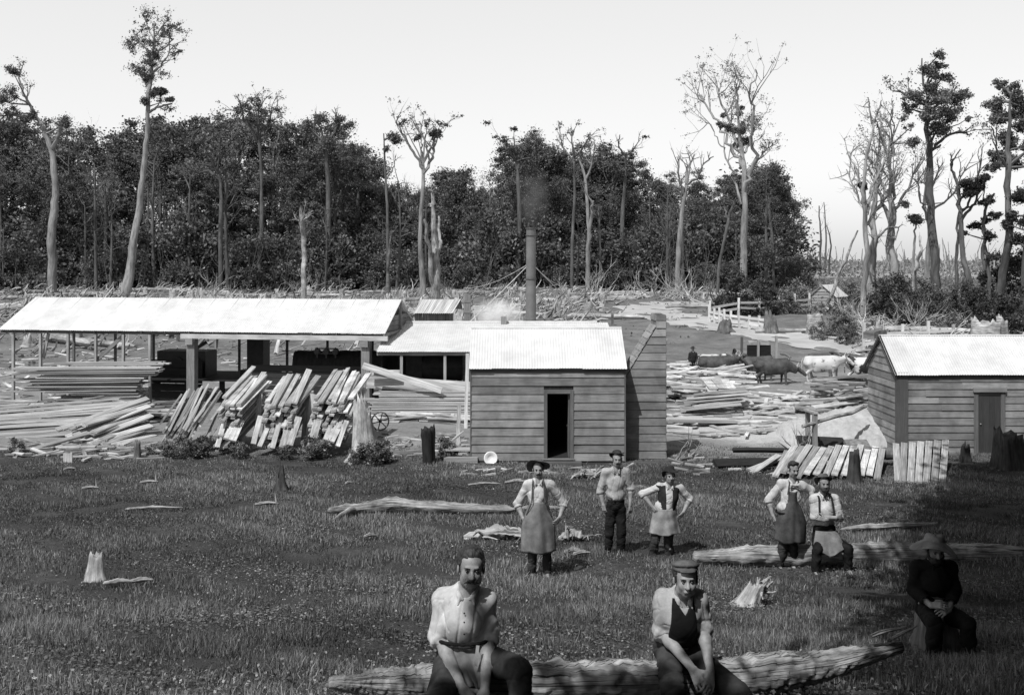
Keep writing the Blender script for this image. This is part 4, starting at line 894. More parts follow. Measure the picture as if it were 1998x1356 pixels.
def bushes():
    rg=np.random.RandomState(55)
    Bd=[proto_bush(61,3,3.2,M_leafd,34,.16,5),proto_bush(62,3,3.4,M_leafd,34,.16,5)]
    Bm=[proto_bush(63,3,3.2,M_weed,30,.17,6),proto_bush(64,2.4,3.2,M_leaf,30,.16,6)]
    L=[(1445,94,1.35,Bd,'big dark round bush above the white fence, its left half'),(1487,95,1.15,Bd,'big dark round bush above the white fence, its right half'),(1420,97,.8,Bd,'small dark bush at the left foot of the big round bush'),
       (1640,78,.70,Bm,'leafy bush in front of the small white roofed hut'),(1600,76,.55,Bm,'low leafy bush just left of the one in front of the hut'),(1655,74,.55,Bm,'smaller bush at the right foot of the bush before the hut'),
       (1530,96,.9,Bm,'pale green bush right of the big dark round bush'),(1552,104,1.0,Bm,'scrubby bush left of the small hut'),(1520,108,1.0,Bm,'scrubby bush behind the pale bush left of the small hut'),
       (1745,90,1.45,Bd,'dark tall bush below the stout pale dead tree'),(1715,94,1.2,Bm,'scrub bush below the bare dead trees right of the hut'),(1775,84,1.1,Bd,'dark bush left of the thick dark trunk'),(1810,92,1.2,Bm,'leafy scrub right at the thick dark trunk base'),(1790,118,1.3,Bd,'far dark bush in front of the skyline near the white torn trunk'),
       (1850,94,1.1,Bm,'leafy scrub right of the thick dark trunk'),(1890,88,1.15,Bd,'dark bush under the crooked dark tree'),(1925,84,1.1,Bd,'dark bush above the big pale stumps'),(1960,80,1.25,Bd,'dark bush at the foot of the right edge tree'),(1992,78,1.3,Bd,'black bush cut by the right frame edge'),(1975,92,1.9,Bd,'tall black bush behind the right edge tree foot'),
       (1860,80,.7,Bm,'low bush above the fallen pale logs at right'),(1660,108,1.1,Bm,'scrub bush behind the hut roof'),(1570,112,.9,Bm,'far scrub bush at the left end of the right hand clearing')]
    for px,d,s,B,lab in L:
        p=WG(px,d); B[rg.randint(2)].put(p-np.array([0,0,.2]),rg.rand()*6.28,(s,s,s*(.85+.25*rg.rand())),lab)
    # far burnt clearing: low scrub and dead spars breaking the horizon
    mb=MB(); sb=MB()
    for k in range(2600):
        d=200+rg.rand()**1.3*900; px=1480+rg.rand()*900; c=WG(px,d)
        s_=d/260.; clump(mb,c+np.array([0,0,.3*s_]),(.7+1.3*rg.rand())*s_,9,.7*s_,rg,.8+1.2*rg.rand(),.6)
    for k in range(520):
        d=190+rg.rand()**1.2*700; px=1500+rg.rand()*800; c=WG(px,d); h=(1.5+6*rg.rand()**3)*d/260.; r=.0006*d*(.5+rg.rand())
        sb.tube([c,c+np.array([.1*h*rg.randn(),0,h*.5]),c+np.array([.15*h*rg.randn(),0,h])],[r,r*.4],4,tone=.4+.7*rg.rand(),cap=False)
    structure('distant_scrub',mb,M_leafg,False,'stuff'); structure('distant_spars',sb,M_slash,False,'stuff')
    # low scrub across the right hand clearing: countless
    mb=MB(); n=1500
    for k in range(n):
        d=95+rg.rand()**1.5*120; px=1520+rg.rand()*620; c=WG(px,d)
        clump(mb,c+np.array([0,0,.2]),.5+.9*rg.rand(),22,.35,rg,.6+.8*rg.rand(),.6)
    for k in range(700):
        d=66+rg.rand()*28; px=1650+rg.rand()*420; c=WG(px,d)
        if d<74 and px<1700: continue
        clump(mb,c+np.array([0,0,.1]),.25+.35*rg.rand(),22,.2,rg,.6+.9*rg.rand(),.7)
    structure('scrub',mb,M_weed,False,'stuff')
forest(); feature_trees(); bushes()
# ---------------------------------------------------------------- sawn timber, logs, stumps, slash
def unit_board(name,matl,seed):
    rg=np.random.RandomState(seed); m=MB(); nseg=4
    # slightly bowed unit board along x
    xs=np.linspace(-.5,.5,nseg+1); zb=.12*np.cos(xs*PI)*rg.randn()
    random.seed(seed)
    sec=[(-.5,-.5),(.5,-.5),(.5,.5),(-.5,.5)]
    vs=[];uv=[];q=[]
    for f in range(4):
        a,b=sec[f],sec[(f+1)%4]
        for i,x in enumerate(xs):
            for (yy,zz) in (a,b):
                vs.append((x,yy,zz+zb[i])); uv.append((x*4+seed,.25*(yy+zz*.3)+seed*.77))
        o=f*2*(nseg+1)
        for i in range(nseg): q.append((o+2*i,o+2*i+2,o+2*i+3,o+2*i+1))
    o=len(vs)
    for e in (0,nseg):
        for (yy,zz) in sec: vs.append((xs[e],yy,zz+zb[e])); uv.append((yy*.3+seed,zz*.1))
    q.append((o+3,o+2,o+1,o)); q.append((o+4,o+5,o+6,o+7))
    q=[tuple(reversed(a)) for a in q]; 
    cen=np.zeros(3); V=np.array(vs); Q=[]
    for a in q:
        p=V[list(a)]; n=np.cross(p[1]-p[0],p[2]-p[0]); c=p.mean(0)*np.array([1 if a[0]>=o else 0,1,1])
        Q.append(a if np.dot(n,c)>0 else tuple(reversed(a)))
    m.add(V,Q,None,uv); return m.mesh(name,matl)
_B={}
_PEND=[]
def board(p,q,w,t,label,group,up=(0,0,1),kind='pale',name='board',seed=None,cat='board'):
    if name=='board' and group and kind=='pale': _PEND.append((p,q,w,t,label,group,up,kind,seed)); return
    return _board(p,q,w,t,label,group,up,kind,name,seed,cat)
def flush_boards(limit=292):
    """the boards that show largest become objects of their own, the small rest one object"""
    def size(b):
        P=[np.array([x[0]/x[1],x[2]/x[1]]) for x in (b[0],b[1])]; d=min(b[0][1],b[1][1]); return (np.linalg.norm(P[0]-P[1])+b[2]/d)*(b[3]+.5*b[2])/d
    S=sorted(_PEND,key=size,reverse=True)
    for b in S[:limit]: _board(b[0],b[1],b[2],b[3],b[4],b[5],b[6],b[7],'board',b[8])
    mb=MB(); rg=np.random.RandomState(5)
    for b in S[limit:]: mb.beam(b[0],b[1],b[2],b[3],b[6],1+.36*(rg.rand()*2-1))
    if mb.n: structure('boards',mb,M_board,False,'stuff')
def _board(p,q,w,t,label,group,up=(0,0,1),kind='pale',name='board',seed=None,cat='board'):
    r=random.Random(seed if seed is not None else hash((round(float(p[0]),3),round(float(p[2]),3))) )
    key=(kind,r.randrange(5))
    if key not in _B: _B[key]=unit_board('board_'+kind,{'pale':M_board,'old':M_oldbd,'dark':M_darkwd}[kind],key[1]*7+len(kind))
    o=bpy.data.objects.new(name,_B[key]); C.objects.link(o)
    p=np.array(p,float);q=np.array(q,float); d=q-p; L=np.linalg.norm(d); x=d/L; u=np.array(up,float); y=np.cross(u,x); y/=np.linalg.norm(y); z=np.cross(x,y)
    M_=Matrix(((x[0]*L,y[0]*w,z[0]*t,(p[0]+q[0])/2),(x[1]*L,y[1]*w,z[1]*t,(p[1]+q[1])/2),(x[2]*L,y[2]*w,z[2]*t,(p[2]+q[2])/2),(0,0,0,1)))
    o.matrix_world=M_; tag(o,label,cat,group); return o
def timber():
    R=random.Random(12); U=R.uniform
    # A: high neat stack under the left of the shed
    lab='sawn board in the high level stack under the left part of the big shed'; gr='boards in the high stack under the shed left'
    n=21
    for k in range(n):
        z=-6.22+k*.088; f=k/n
        for j in range(2):
            x1=W(300+25*(f>.8)-45*(1-f)*U(.2,1)-8*abs(math.sin(k)),0,42)[0]; x0=W(12+U(0,80)+40*(k%4==1),0,42)[0]
            if k in (6,7,8): x0+=1.9
            yy=41.45+j*.42+U(-.06,.06); tl=U(-.03,.03)
            board((x0,yy,z+tl-.0),(x1,yy+U(-.05,.05),z-tl+.02),.36,U(.035,.055),lab,gr,seed=k*3+j)
    for k in range(5):
        x0=W(80+U(0,60),0,42)[0];x1=W(290+U(0,30),0,42)[0]; board((x0,42.4+k*.3,-4.4+U(-.03,.03)),(x1,42.4+k*.3,-4.38+U(-.03,.03)),.28,.05,lab,gr,seed=900+k)
    for k in range(6):
        y=43+k*.0; 
    # B: lower long pile, front left
    lab='long board in the low spread pile at the left frame edge below the high stack'; gr='boards in the low pile at the left edge'
    for k in range(15):
        f=k/14.; d=37.6-k*.17; z=-5.25-f*.62+.02*U(-1,1)
        x0=W(-60+U(0,40),0,d)[0]; x1=W(255-30*f+U(-25,40),0,d)[0]
        board((x0,d,z-.25-.1*U(0,1)),(x1,d-.2*U(0,1),z+.12*(1-f)),.24,.05,lab,gr,seed=k+100)
    for k in range(4): # cross bearers
        pass
    # C: slanting fan pile
    lab='board in the slanting fan pile running down towards the front left'; gr='boards in the slanting fan pile'
    for k in range(24):
        f=k/23.; lay=k//4; c=k%4
        a=W(118+f*60+U(-12,12)+c*16,838+16*c-2*lay+U(-4,4),34.0-c*.18); b=W(285+U(-18,22)-f*6,778+c*17+4*lay+U(-4,4),36.2-c*.3)
        a[2]=max(a[2],g(a[0],a[1])+.03)
        board(a,b,.26,.05,lab,gr,up=(.1,-.35,1),seed=k+200)
    board(W(8,893,31.6),W(172,846,33.6),.2,.05,'single long plank running from the slanting fan pile down to the grass','loose plank',up=(0,-.3,1),seed=3,kind='pale')
    # D: four tilted end-on piles: their near ends face the camera
    def endpile(cpx,wpx,top,bot,dn,leanx,nl,label,group,seed,prot=1.0,cols=4,tilt=.20):
        R2=random.Random(seed); k=F_PX/dn; cx=(cpx-CX)/k; wd=wpx/k; zt=(HY-top)/k; zb_=(HY-bot)/k; bw=wd/cols
        for l in range(nl):
            f=l/(nl-1.); z=zb_+(zt-zb_)*f; nc=cols if l>1 else cols-1
            for c in range(nc):
                if R2.random()<.16 and l<nl-1: continue
                st=-(1-f)*.75*prot+R2.uniform(-.35,.5)*prot; sl=tilt+R2.uniform(-.05,.05); L=3.0
                a=np.array([cx+(c-(nc-1)/2.)*bw+R2.uniform(-.05,.05)+leanx*(f-.5)*wd,dn+st,max(z+sl*st,g(cx,dn)+.05)])
                yaw=leanx*.5+R2.uniform(-.05,.05)
                b=a+np.array([yaw*L,L,sl*L])
                board(a,b,bw*R2.uniform(.62,.95),(zt-zb_)/nl*R2.uniform(.45,.85),label,group,seed=seed*100+l*10+c,up=(R2.uniform(-.3,.3),0,1))
    # two leaning sheaves on the far left of the row
    for s,(x0,x1,lab) in enumerate(((312,400,'board in the left sheaf leaning over sideways below the shed post'),(385,455,'board in the second sheaf leaning beside the tall ragged stack'))):
        for k in range(22 if s==0 else 14):
            f=k/(21. if s==0 else 13.); row=k%2
            px0=x0+f*(x1-x0)*.75+U(-4,4)+s*0; 
            a=W(px0,838+U(-22,22)-f*8*row+row*22,31.9+row*.1); b=W(px0+38+U(-4,6)+f*12,770-f*18+row*16+U(-5,5),34.2)
            a[2]=max(a[2],g(a[0],a[1])+.05); board(a,b,U(.13,.22),.06,lab,'boards in the leaning sheaf %s'%('furthest left' if s==0 else 'next to the tall ragged stack'),up=(-.9,-.2,.6),seed=k+400+50*s)
    endpile(450,50,786,868,32.0,.05,14,'board end in the tall ragged stack left of the middle pair','boards in the tall ragged end-on stack',5,.9,4)
    endpile(546,66,790,862,32.0,.02,12,'board end in the square stack standing in the middle of the row','boards in the middle end-on stack',6,.8,5)
    endpile(646,80,784,862,32.3,.04,13,'board end in the stack beside the tall pale stump','boards in the end-on stack by the stump',7,.8,6)
    for k in range(7):  # slats standing upright between the stacks
        px=500+k*15+U(-3,3) if k<4 else 590+ (k-4)*9
        a=W(px,862,32.6); a[2]=g(a[0],a[1]); b=W(px+10,768+U(0,10),33.6)
        board(a,b,.16,.04,'upright slat propped between the end-on stacks','upright slats between the stacks',up=(0,-1,.2),seed=k+600)
    for k in range(3): board(W(478,762+4*k,36.2),W(612,764+4*k,36.2),.12,.05,'pale batten lying level behind the middle end-on stack','level battens behind the stacks',seed=k+650)
    # hanging ends under the stacks
    for k in range(12):
        px=(432,446,462,500,515,540,560,575,612,640,655,668)[k]; a=W(px-8+U(-3,3),868+U(-12,8),31.1); b=W(px+8,822+U(-12,12),32.0)
        a[2]=max(a[2],g(a[0],a[1])+.02); board(a,b,U(.14,.24),.06,'loose board end hanging low out of the end-on stacks','loose hanging board ends',up=(.2,-.6,.6),seed=k+700)
    # E: stack between post and cabin
    lab='sawn board in the level stack between the heavy post and the cabin'; gr='boards stacked between heavy post and cabin'
    for k in range(17):
        f=k/16.; z=-6.28+f*.98; d=39.6+f*1.2
        x0=W(712+ (18 if k<5 else 0)+U(0,30)+10*math.sin(k*2),0,d)[0]; x1=W(925+U(-6,14),0,d)[0]
        board((x0,d,z+U(-.01,.01)),(x1,d+U(-.1,.1),z+U(-.02,.02)),.5,U(.035,.055),lab,gr,seed=k+800)
    for k,(a,b,w_,lab) in enumerate(((W(708,713,40.8),W(862,762,40.2),.26,'wide brace plank sloping down from the heavy post over the level stack'),(W(730,727,41),W(925,765,41),.22,'plank sloping down to the right behind the wide brace plank'),(W(722,728,41.3),W(780,728,41.3),.25,'short wide plank beside the heavy post top of the level stack'),(W(716,745,41.6),W(920,757,41.4),.5,'broad pale board lying at the back of the level stack'))):
        board(a,b,w_,.06,lab,None,up=(0,-1,.35),seed=k)
    board(W(912,690,38.5),W(908,868,37.5),.12,.08,'tall thin upright post beside the cabin left corner',None,up=(0,-1,0),seed=5,name='post',cat='post')
    board(W(896,790,33.2),W(893,872,33.0),.12,.1,'short upright stake left of the cabin',None,up=(0,-1,0),seed=6,name='post',cat='post')
    board(W(905,842,32.4),W(862,875,32.0),.06,.06,'thin stick propped against the short stake left of the cabin',None,seed=7,name='stick',cat='stick')
    # F: boards leaning over the log in front of the right cabin
    tops=[1352,1480,1505,1532,1551,1571,1590,1607,1622,1640,1656,1672,1684,1698,1712]
    for k in range(13):
        px=1543+k*14.6; a=W(px-(34-2.2*k)+U(-4,4),930+U(-8,10) if k not in (7,12) else 958,26.3); b=W(px+(8-.3*k),871+U(-3,3),29.4)
        a[2]=g(a[0],a[1])+.05+ (.1 if k%3 else .0); board(a,b,.165,.045,'board in the fanned row leaning on the log left of the gap','fanned boards leaning on the log left of the gap',up=(0,-.3,1),seed=k+1000)
    for k in range(7):
        px=1744+k*15.2; a=W(px+(2 if k<5 else 3)+(6 if k==0 else 0),958-U(0,7)-(5 if k>5 else 0),26.0); b=W(px+4+k*1.0,866-k*1.2,29.0)
        a[2]=g(a[0],a[1])+.03; board(a,b,.17,.045,'board in the neat straight row leaning in front of the cabin corner','neat row of leaning boards at the cabin corner',up=(0,-.3,1),seed=k+1100)
    for k,(a,b,lab) in enumerate((((1468,940,27.0),(1520,888,29.0),'board lying steeply tilted left of the fanned row'),((1432,925,28.5),(1462,897,29.3),'short tilted stick at the far left of the leaning boards'),((1462,938,27.8),(1560,880,29.5),'long thin board crossing behind the steeply tilted one'),((1516,958,26.6),(1536,880,29.4),'first board of the fan standing behind the man in the bib apron'))):
        p=W(*a); p[2]=max(p[2],g(p[0],p[1])+.03); board(p,W(*b),.17,.05,lab,None,up=(0,-.3,1),seed=k+1150)
    # G: yard behind the chimney
    def flat(n,px0,px1,py,d,gap,w,lab,gr,seed,sl=0,jx=15,kind='pale',th=.05):
        R2=random.Random(seed)
        for k in range(n):
            a=W(px0+R2.uniform(-jx,jx),py-k*gap+R2.uniform(-1,1),d+k*.12); b=W(px1+R2.uniform(-jx,jx),py-k*gap+sl+R2.uniform(-1,1),d+k*.12+R2.uniform(-.5,.9))
            board(a,b,w,th,lab,gr,seed=seed*50+k,kind=kind)
    flat(9,1345,1450,800,41,3.6,.5,'wide flat board in the pale low pile in the yard behind the chimney','wide flat boards in the yard',31,-12,18)
    flat(4,1300,1500,822,38,1.2,.25,'long pale edge board lying along the top of the sawdust bank','edge boards of the sawdust bank',32,2,16)
    flat(6,1302,1368,770,45,3.2,.4,'board in the low stack right behind the chimney','low stack right behind the chimney',33,2,5)
    # neat end-on block
    for l in range(9):
        for c in range(3):
            x=W(1385+c*19,0,44)[0]; z=-6.28+l*.10; board((x+U(-.04,.04),43.4+U(-.1,.1),z),(x+.25+U(-.04,.04),46.2,z+.03),.38,.06,'board in the neat square stack with dark gaps beside the ox team','neat square stack in the yard',seed=l*3+c+1300)
    flat(8,1596,1690,762,47,3.2,.5,'long board in the raised curved stack near the right cabin back corner','raised stack near the right cabin',34,-7,6,'old',.07)
    for k in range(22):
        px=1305+U(0,130); py=U(672,735); d=-g((px-CX)/F_PX*52,52)*F_PX/(py-HY); d=min(max(d,46),62)
        a=WG(px,d); an=U(-.35,.35); L=U(1.5,4); b=a+np.array([math.cos(an)*L,math.sin(an)*L,0]); z=U(.05,.6)
        a[2]+=z; b[2]=g(b[0],b[1])+z+U(-.15,.15); board(a,b,.3,.05,'sawn board strewn in the heaps between chimney and ox team','boards strewn behind the chimney',seed=k+1400)
    # the rest of the yard litter is countless
    mb=MB(); rg=np.random.RandomState(14)
    def litter(n,px0,px1,d0,d1,zmax,L0,L1,w,tn=(.5,1.2),ang=.5):
        for k in range(n):
            px=px0+(px1-px0)*rg.rand(); d=d0+(d1-d0)*rg.rand(); c=WG(px,d); a=ang*rg.randn(); L=L0+(L1-L0)*rg.rand(); z=zmax*rg.rand()**1.5+.03
            dv=np.array([math.cos(a),math.sin(a),.08*rg.randn()])*L/2; m=c+np.array([0,0,z]); 
            mb.beam(m-dv,m+dv,w*(.5+rg.rand()),.045,up=(.2*rg.randn(),-.3*rg.rand(),1),tone=tn[0]+(tn[1]-tn[0])*rg.rand())
    litter(240,1300,1440,44,60,.8,.8,3,.22); litter(90,1440,1600,42,47,.35,.6,2.2,.18); litter(120,1600,1700,41,49,.75,.8,2.2,.22,(.2,.9))
    litter(70,1230,1300,44,56,.7,.8,2.2,.22); litter(90,1300,1560,35,44,.08,.4,1.6,.13); litter(60,1310,1700,26.8,31,.03,.1,.6,.05,(.3,1))
    litter(70,0,300,30.5,34,.06,.3,1.3,.09,(.3,.9)); litter(50,720,920,30.5,36,.04,.1,.6,.05,(.3,1)); litter(40,900,1230,26.5,29.4,.03,.08,.5,.05,(.3,1.0))
    litter(110,0,330,38.5,41,.5,.8,3,.2,(.2,.8),.15); litter(60,700,900,38.4,39.3,.25,.6,2.5,.2,(.5,1),.1)
    litter(420,-20,930,46.5,68,.06,.3,1.8,.11,(.4,1.2),.7)
    structure('timber_scraps',mb,M_board,False,'stuff')
def stump_mb(R,H,flare,jag,seed,pos=(0,0,0),segs=26,lean=(0,0),roots=5,taper=.8,topr=None):
    rg=np.random.RandomState(seed); ph=rg.rand(6)*6.28; mb=MB()
    th=np.linspace(0,2*PI,segs+1); rowsz=[-.12,0,.08,.2,.4,.65,.85,1.0]
    hj=np.zeros(segs); 
    for f in (1,2,3,5): hj+=np.sin(f*th[:-1]+ph[f%6])*rg.rand()/f**.6
    hj+=.5*rg.randn(segs); hj=(hj-hj.min())/(hj.max()-hj.min()+1e-9); hj=np.append(hj,hj[0])
    ang=1+.10*np.sin(2*th+ph[0])+.06*np.sin(5*th+ph[1])+.05*np.sin(9*th+ph[2])
    V=[];uv=[]
    for z in rowsz:
        zz=max(z,0); fl=1+flare*np.exp(-zz*5)*(.55+.45*np.cos(roots*th+ph[3]))
        r=R*ang*fl*(1-(1-taper)*zz)*(1+.04*np.concatenate([rg.randn(segs),[0]])); r[-1]=r[0]
        h=z*H*np.where(z>0,1-jag*(1-hj)*zz**1.5,1)
        V.append(np.stack([r*np.cos(th)+lean[0]*h,r*np.sin(th)+lean[1]*h,h],1)); uv.append(np.stack([th*R,h],1))
    # hollow inside rim
    for s,dz in ((.72,-.06),(.45,-.22),(0,-.3)):
        r=R*taper*s*ang; h=V[-1-0][:,2]*0+ (H*(1-jag*.6)+dz*H*jag+ (hj-.5)*H*jag*.4*s)
        h=np.minimum(h,V[7][:,2]-.01); V.append(np.stack([r*np.cos(th)+lean[0]*h,r*np.sin(th)+lean[1]*h,h],1)); uv.append(np.stack([th*R*s,h],1))
    n=len(V);m=segs+1; i=(np.arange(n-1)[:,None]*m+np.arange(segs)[None]).ravel()
    mb.add(np.concatenate(V)+np.asarray(pos),np.stack([i,i+1,i+m+1,i+m],1),None,np.concatenate(uv))
    return mb
def log_mb(pts,rads,seed,seg=18,rough=.09,sub=10):
    P=np.array(pts,float); n=len(P)*sub; u=np.linspace(0,1,n); k=np.linspace(0,1,len(P)); S=np.stack([np.interp(u,k,P[:,c]) for c in range(3)],1)
    rg=np.random.RandomState(seed)
    for _ in range(6): S[1:-1]=(S[:-2]+2*S[1:-1]+S[2:])/4
    r=np.interp(u,np.linspace(0,1,len(rads)),rads); r=r*(1+.06*np.sin(u*23+seed)+.05*np.sin(u*51+seed*2)); r[0]*=.5;r[-1]*=.5
    mb=MB(); mb.tube(S,r,seg,rough=rough,rs=seed); return mb
def logs():
    rg=np.random.RandomState(19)
    def L(px,d,up=0): p=WG(px,d); p[2]+=up; return p
    # foreground log under the seated pair
    P=[W(a,b,c)-np.array([0,0,r]) for a,b,c,r in ((640,1318,6.1,.04),(720,1308,6.2,.08),(830,1302,6.3,.11),(1050,1294,6.55,.135),(1260,1291,6.85,.14),(1440,1281,7.1,.14),(1600,1270,7.4,.11),(1760,1250,7.8,.04))]
    mb=log_mb(P,[.03,.08,.115,.135,.14,.135,.11,.04],3,40,.07,26)
    lg=single('fallen_log',mb,M_logw,'long cracked bleached log carrying the two men seated in the foreground','log',P[0],smooth=True)
    for k,(px,d,up,dx,dz,r) in enumerate(((690,6.1,.12,.3,.02,.02),(1700,7.6,.40,.28,.05,.018),(1740,7.7,.38,.22,.08,.015))):
        m=MB(); a=L(px,d,up); m.tube(wig(a,a+np.array([dx,.05,dz]),6,.03,rg),[r,r*.3],6,rough=.2); part('splinter',m,M_logw,lg)
    P=[L(a,b,c) for a,b,c in ((590,5.75,.03),(680,5.85,.06))]; single('driftwood',log_mb(P,[.04,.07,.03],5,10,.15),M_logw,'short pale broken piece just beyond the left end of the seat log','wood',P[0])
    # log behind bearded man
    P=[W(a,b,c)-np.array([0,0,r]) for a,b,c,r in ((1352,1076,16.3,.08),(1450,1066,16.4,.15),(1600,1060,16.6,.18),(1760,1058,16.9,.19),(1900,1062,17.1,.18),(2080,1068,17.4,.17))]
    single('fallen_log',log_mb(P,[.08,.15,.18,.19,.18,.17],8,30,.06,20),M_logw,'thick pale split log the bearded man sits on, running off the right edge','log',P[0])
    P=[L(a,b,c) for a,b,c in ((1640,19.2,.06),(1690,19.3,.09),(1750,19.5,.08),(1830,19.7,.05))]
    single('fallen_log',log_mb(P,[.03,.065,.06,.03],9,12,.12),M_logw,'thinner pale log lying just behind the thick split one','log',P[0])
    P=[L(a,b,c) for a,b,c in ((640,20.8,.14),(680,21.1,.12),(760,21.3,.22),(860,21.3,.14),(1000,21.4,.08))]
    t=single('fallen_log',log_mb(P,[.05,.12,.14,.12,.08],10,14,.1),M_logw,'long forked grey log lying in the grass left of the aproned man','log',P[0])
    m=MB(); a=L(690,21.0,.14); m.tube(wig(a,L(650,20.2,.04),6,.05,rg),[.07,.03],8,rough=.1); part('branch',m,M_logw,t)
    for k,(px,px2,d,r,lab) in enumerate(((905,1035,18.6,.11,'knobbly bleached root mass left of the aproned man\'s knees'),(1090,1140,18.3,.09,'knobbly bleached root lump right of the aproned man\'s knees'),(1100,1135,17.3,.05,'short broken stick right of the aproned man\'s legs'),(985,1100,21.6,.05,'pale stick in the grass behind the aproned man'),(1010,1090,27.2,.08,'pale short log in front of the cabin doorstep'),(985,1030,25.5,.05,'split grey slab lying before the cabin'),(1120,1165,26.8,.10,'bleached tangled root ball between doorway man and tall man'),(1235,1262,24.8,.05,'broken branch lying behind the man in the waistcoat'),(1290,1330,24,.04,'thin curved stick by the waistcoat man\'s hat'))):
        P=[L(px,d,r*.7),L((px+px2)/2,d+.1,r*1.3),L(px2,d+.05,r*.7)]
        mb=log_mb(P,[r*.6,r,r*.6],20+k,12,.28 if r>.085 else .12,8)
        t=single('driftwood',mb,M_bleach if r>.085 else M_logw,lab,'wood',P[0])
        if r>.085:
            m=MB(); tips=[]
            for j in range(5 if px!=1120 else 12):
                q=P[0]+(P[-1]-P[0])*rg.rand(); grow(m,q,(rg.randn()*.7,rg.randn()*.6,.55),.22+.2*rg.rand(),.035,1,rg,tips,.9,-.2,(1,3),5)
            part('roots',m,M_bleach,t)
    # stumps
    def st(px,d,R,H,mt,lab,seed,flare=.6,jag=.4,lean=(0,0),taper=.75,cat='stump',ofs=0):
        p=WG(px,d); p[2]+=ofs; return single('stump',stump_mb(R,H,flare,jag,seed,p,lean=lean,taper=taper),mt,lab,cat,p)
    st(188,15.3,.15,.46,M_white,'small upright bleached white stump alone in the grass at far left',1,.25,.25,(0,0),.6)
    st(549,24.6,.12,.80,M_dstump,'small dark pointed stump in the grass below the middle stack',2,.9,.75,(-.05,0),.55)
    st(838,29.4,.17,1.15,M_char,'charred black stump standing left of the cabin',6,.2,.22,(-.05,0),1.2)
    b=st(714,30.0,.35,2.15,M_white,'tall pale weathered stump with flared roots beside the end-on stacks',4,1.15,.5,(-.06,0),.62)
    st(268,30.8,.10,.62,M_stump,'thin grey post-like stump at the left end of the weeds',5,.2,.15)
    st(1667,25.6,.17,.95,M_dstump,'dark narrow stump in front of the leaning boards',6,.55,.2,(0,0),.75)
    st(1968,28.4,.42,1.22,M_dstump,'broad dark bark-covered stump in front of the right cabin door',7,.35,.35,(0,0),.9)
    st(1884,29.6,.16,.62,M_dstump,'small dark split stump beside the right cabin door',8,.3,.4)
    st(755,30.2,.10,.24,M_white,'tiny pale stump right of the tall weathered stump',9,.2,.3)
    st(1925,70,1.0,2.4,M_bleach,'very wide bleached stump above the right cabin roof',11,.35,.3,(0,0),.85)
    st(1955,71,.42,2.4,M_bleach,'narrower bleached stump right beside the very wide one',12,.3,.3,(0,0),.8)
    st(1591,80,.8,1.6,M_bleach,'pale squat stump between the bushes below the small hut',13,.25,.2)
    st(1503,80,.5,1.9,M_stump,'dark burnt stump at the end of the white paling fence',14,.5,.6)
    st(1415,80,.6,1.0,M_stump,'low dark stump below the white paling fence',15,.6,.5)
    st(1710,71,.45,2.6,M_bleach,'torn pointed stump at the left end of the right hand fence',16,.4,.8,(.15,0),.4)
    # white jagged piece near young man
    p=WG(1455,13.35); t=single('stump',stump_mb(.15,.34,.5,.5,17,p,lean=(.5,0),taper=.65),M_white,'jagged bleached root stump leaning in the grass right of the seated youth','stump',p)
    m=MB(); tips=[]
    for j in range(7): grow(m,p+np.array([.12+.1*rg.rand(),0,.15+.15*rg.rand()]),(.8*rg.rand(),.4*rg.randn(),.2+.5*rg.randn()),.22,.03,1,rg,tips,.7,0,(1,2),5)
    part('roots',m,M_white,t)
    # little pieces in the grass
    for k,(px,d,L_,lab) in enumerate(((230,14.6,.42,'small dark-shadowed pale billet right of the white stump'),(275,14.7,.32,'short flat stick right of the billet near the white stump'),(290,25.6,.45,'forked pale stick standing up in the grass below the fan pile'),(175,24.6,.4,'bent pale stick left of the forked one'),(300,21.4,1.2,'thin long twig lying in the grass at left'),(520,21.8,.5,'short twig left of the long forked log'),(722,18.6,.22,'small pale chip below the long forked log'),(680,25.6,.18,'small chip right of the dark pointed stump'),(1135,17.0,.3,'pale chip left of the tall thin man\'s feet'),(945,24.9,.8,'slim pale stick lying left of the aproned man\'s hat'),(135,28.2,.3,'flat pale chunk on the stick frame by the left dirt heap'))):
        c=WG(px,d); r=.03 if L_<.6 else .025; a=c+np.array([-L_/2,0,r+.03]); b_=c+np.array([L_/2,.05,r+.05])
        t=single('stick',log_mb([a,(a+b_)/2+np.array([0,0,.03]),b_],[r,r*1.3,r*.5],60+k,8,.15,6),M_logw if k!=0 else M_bleach,lab,'stick',a)
        if 'forked' in lab: m=MB(); m.tube([b_-np.array([.05,0,0]),b_+np.array([-.08,0,.22])],[.03,.01],6); part('branch',m,M_logw,t)
    # fallen logs and heads in the slash belt
    protos=[]
    for sd in range(4):
        r2=np.random.RandomState(sd+90); L_=9; pts=[np.array([-L_/2,0,.3]),np.array([-L_/6,.25*r2.randn(),.35]),np.array([L_/6,.25*r2.randn(),.35]),np.array([L_/2,.2*r2.randn(),.3])]
        o=single('fallen_log',log_mb(pts,[.34,.33,.27,.18],sd,10,.08,5),M_slash,'log','log'); protos.append(Maker(o))
    heads=[]
    for sd in range(4):
        r2=np.random.RandomState(sd+190); m=MB(); tips=[]
        grow(m,(0,0,.3),(1,.2*r2.randn(),.25),7,.22,2,r2,tips,.75,.25,(4,7),5,1.0,.12)
        o=single('dead_branch',m,M_slash,'branch','branch'); heads.append(Maker(o))
    sts=[]
    for sd in range(4):
        o=single('stump',stump_mb(.42,1.4,.6,.55,sd+30,taper=.7,segs=16),M_slash,'stump','stump'); sts.append(Maker(o))
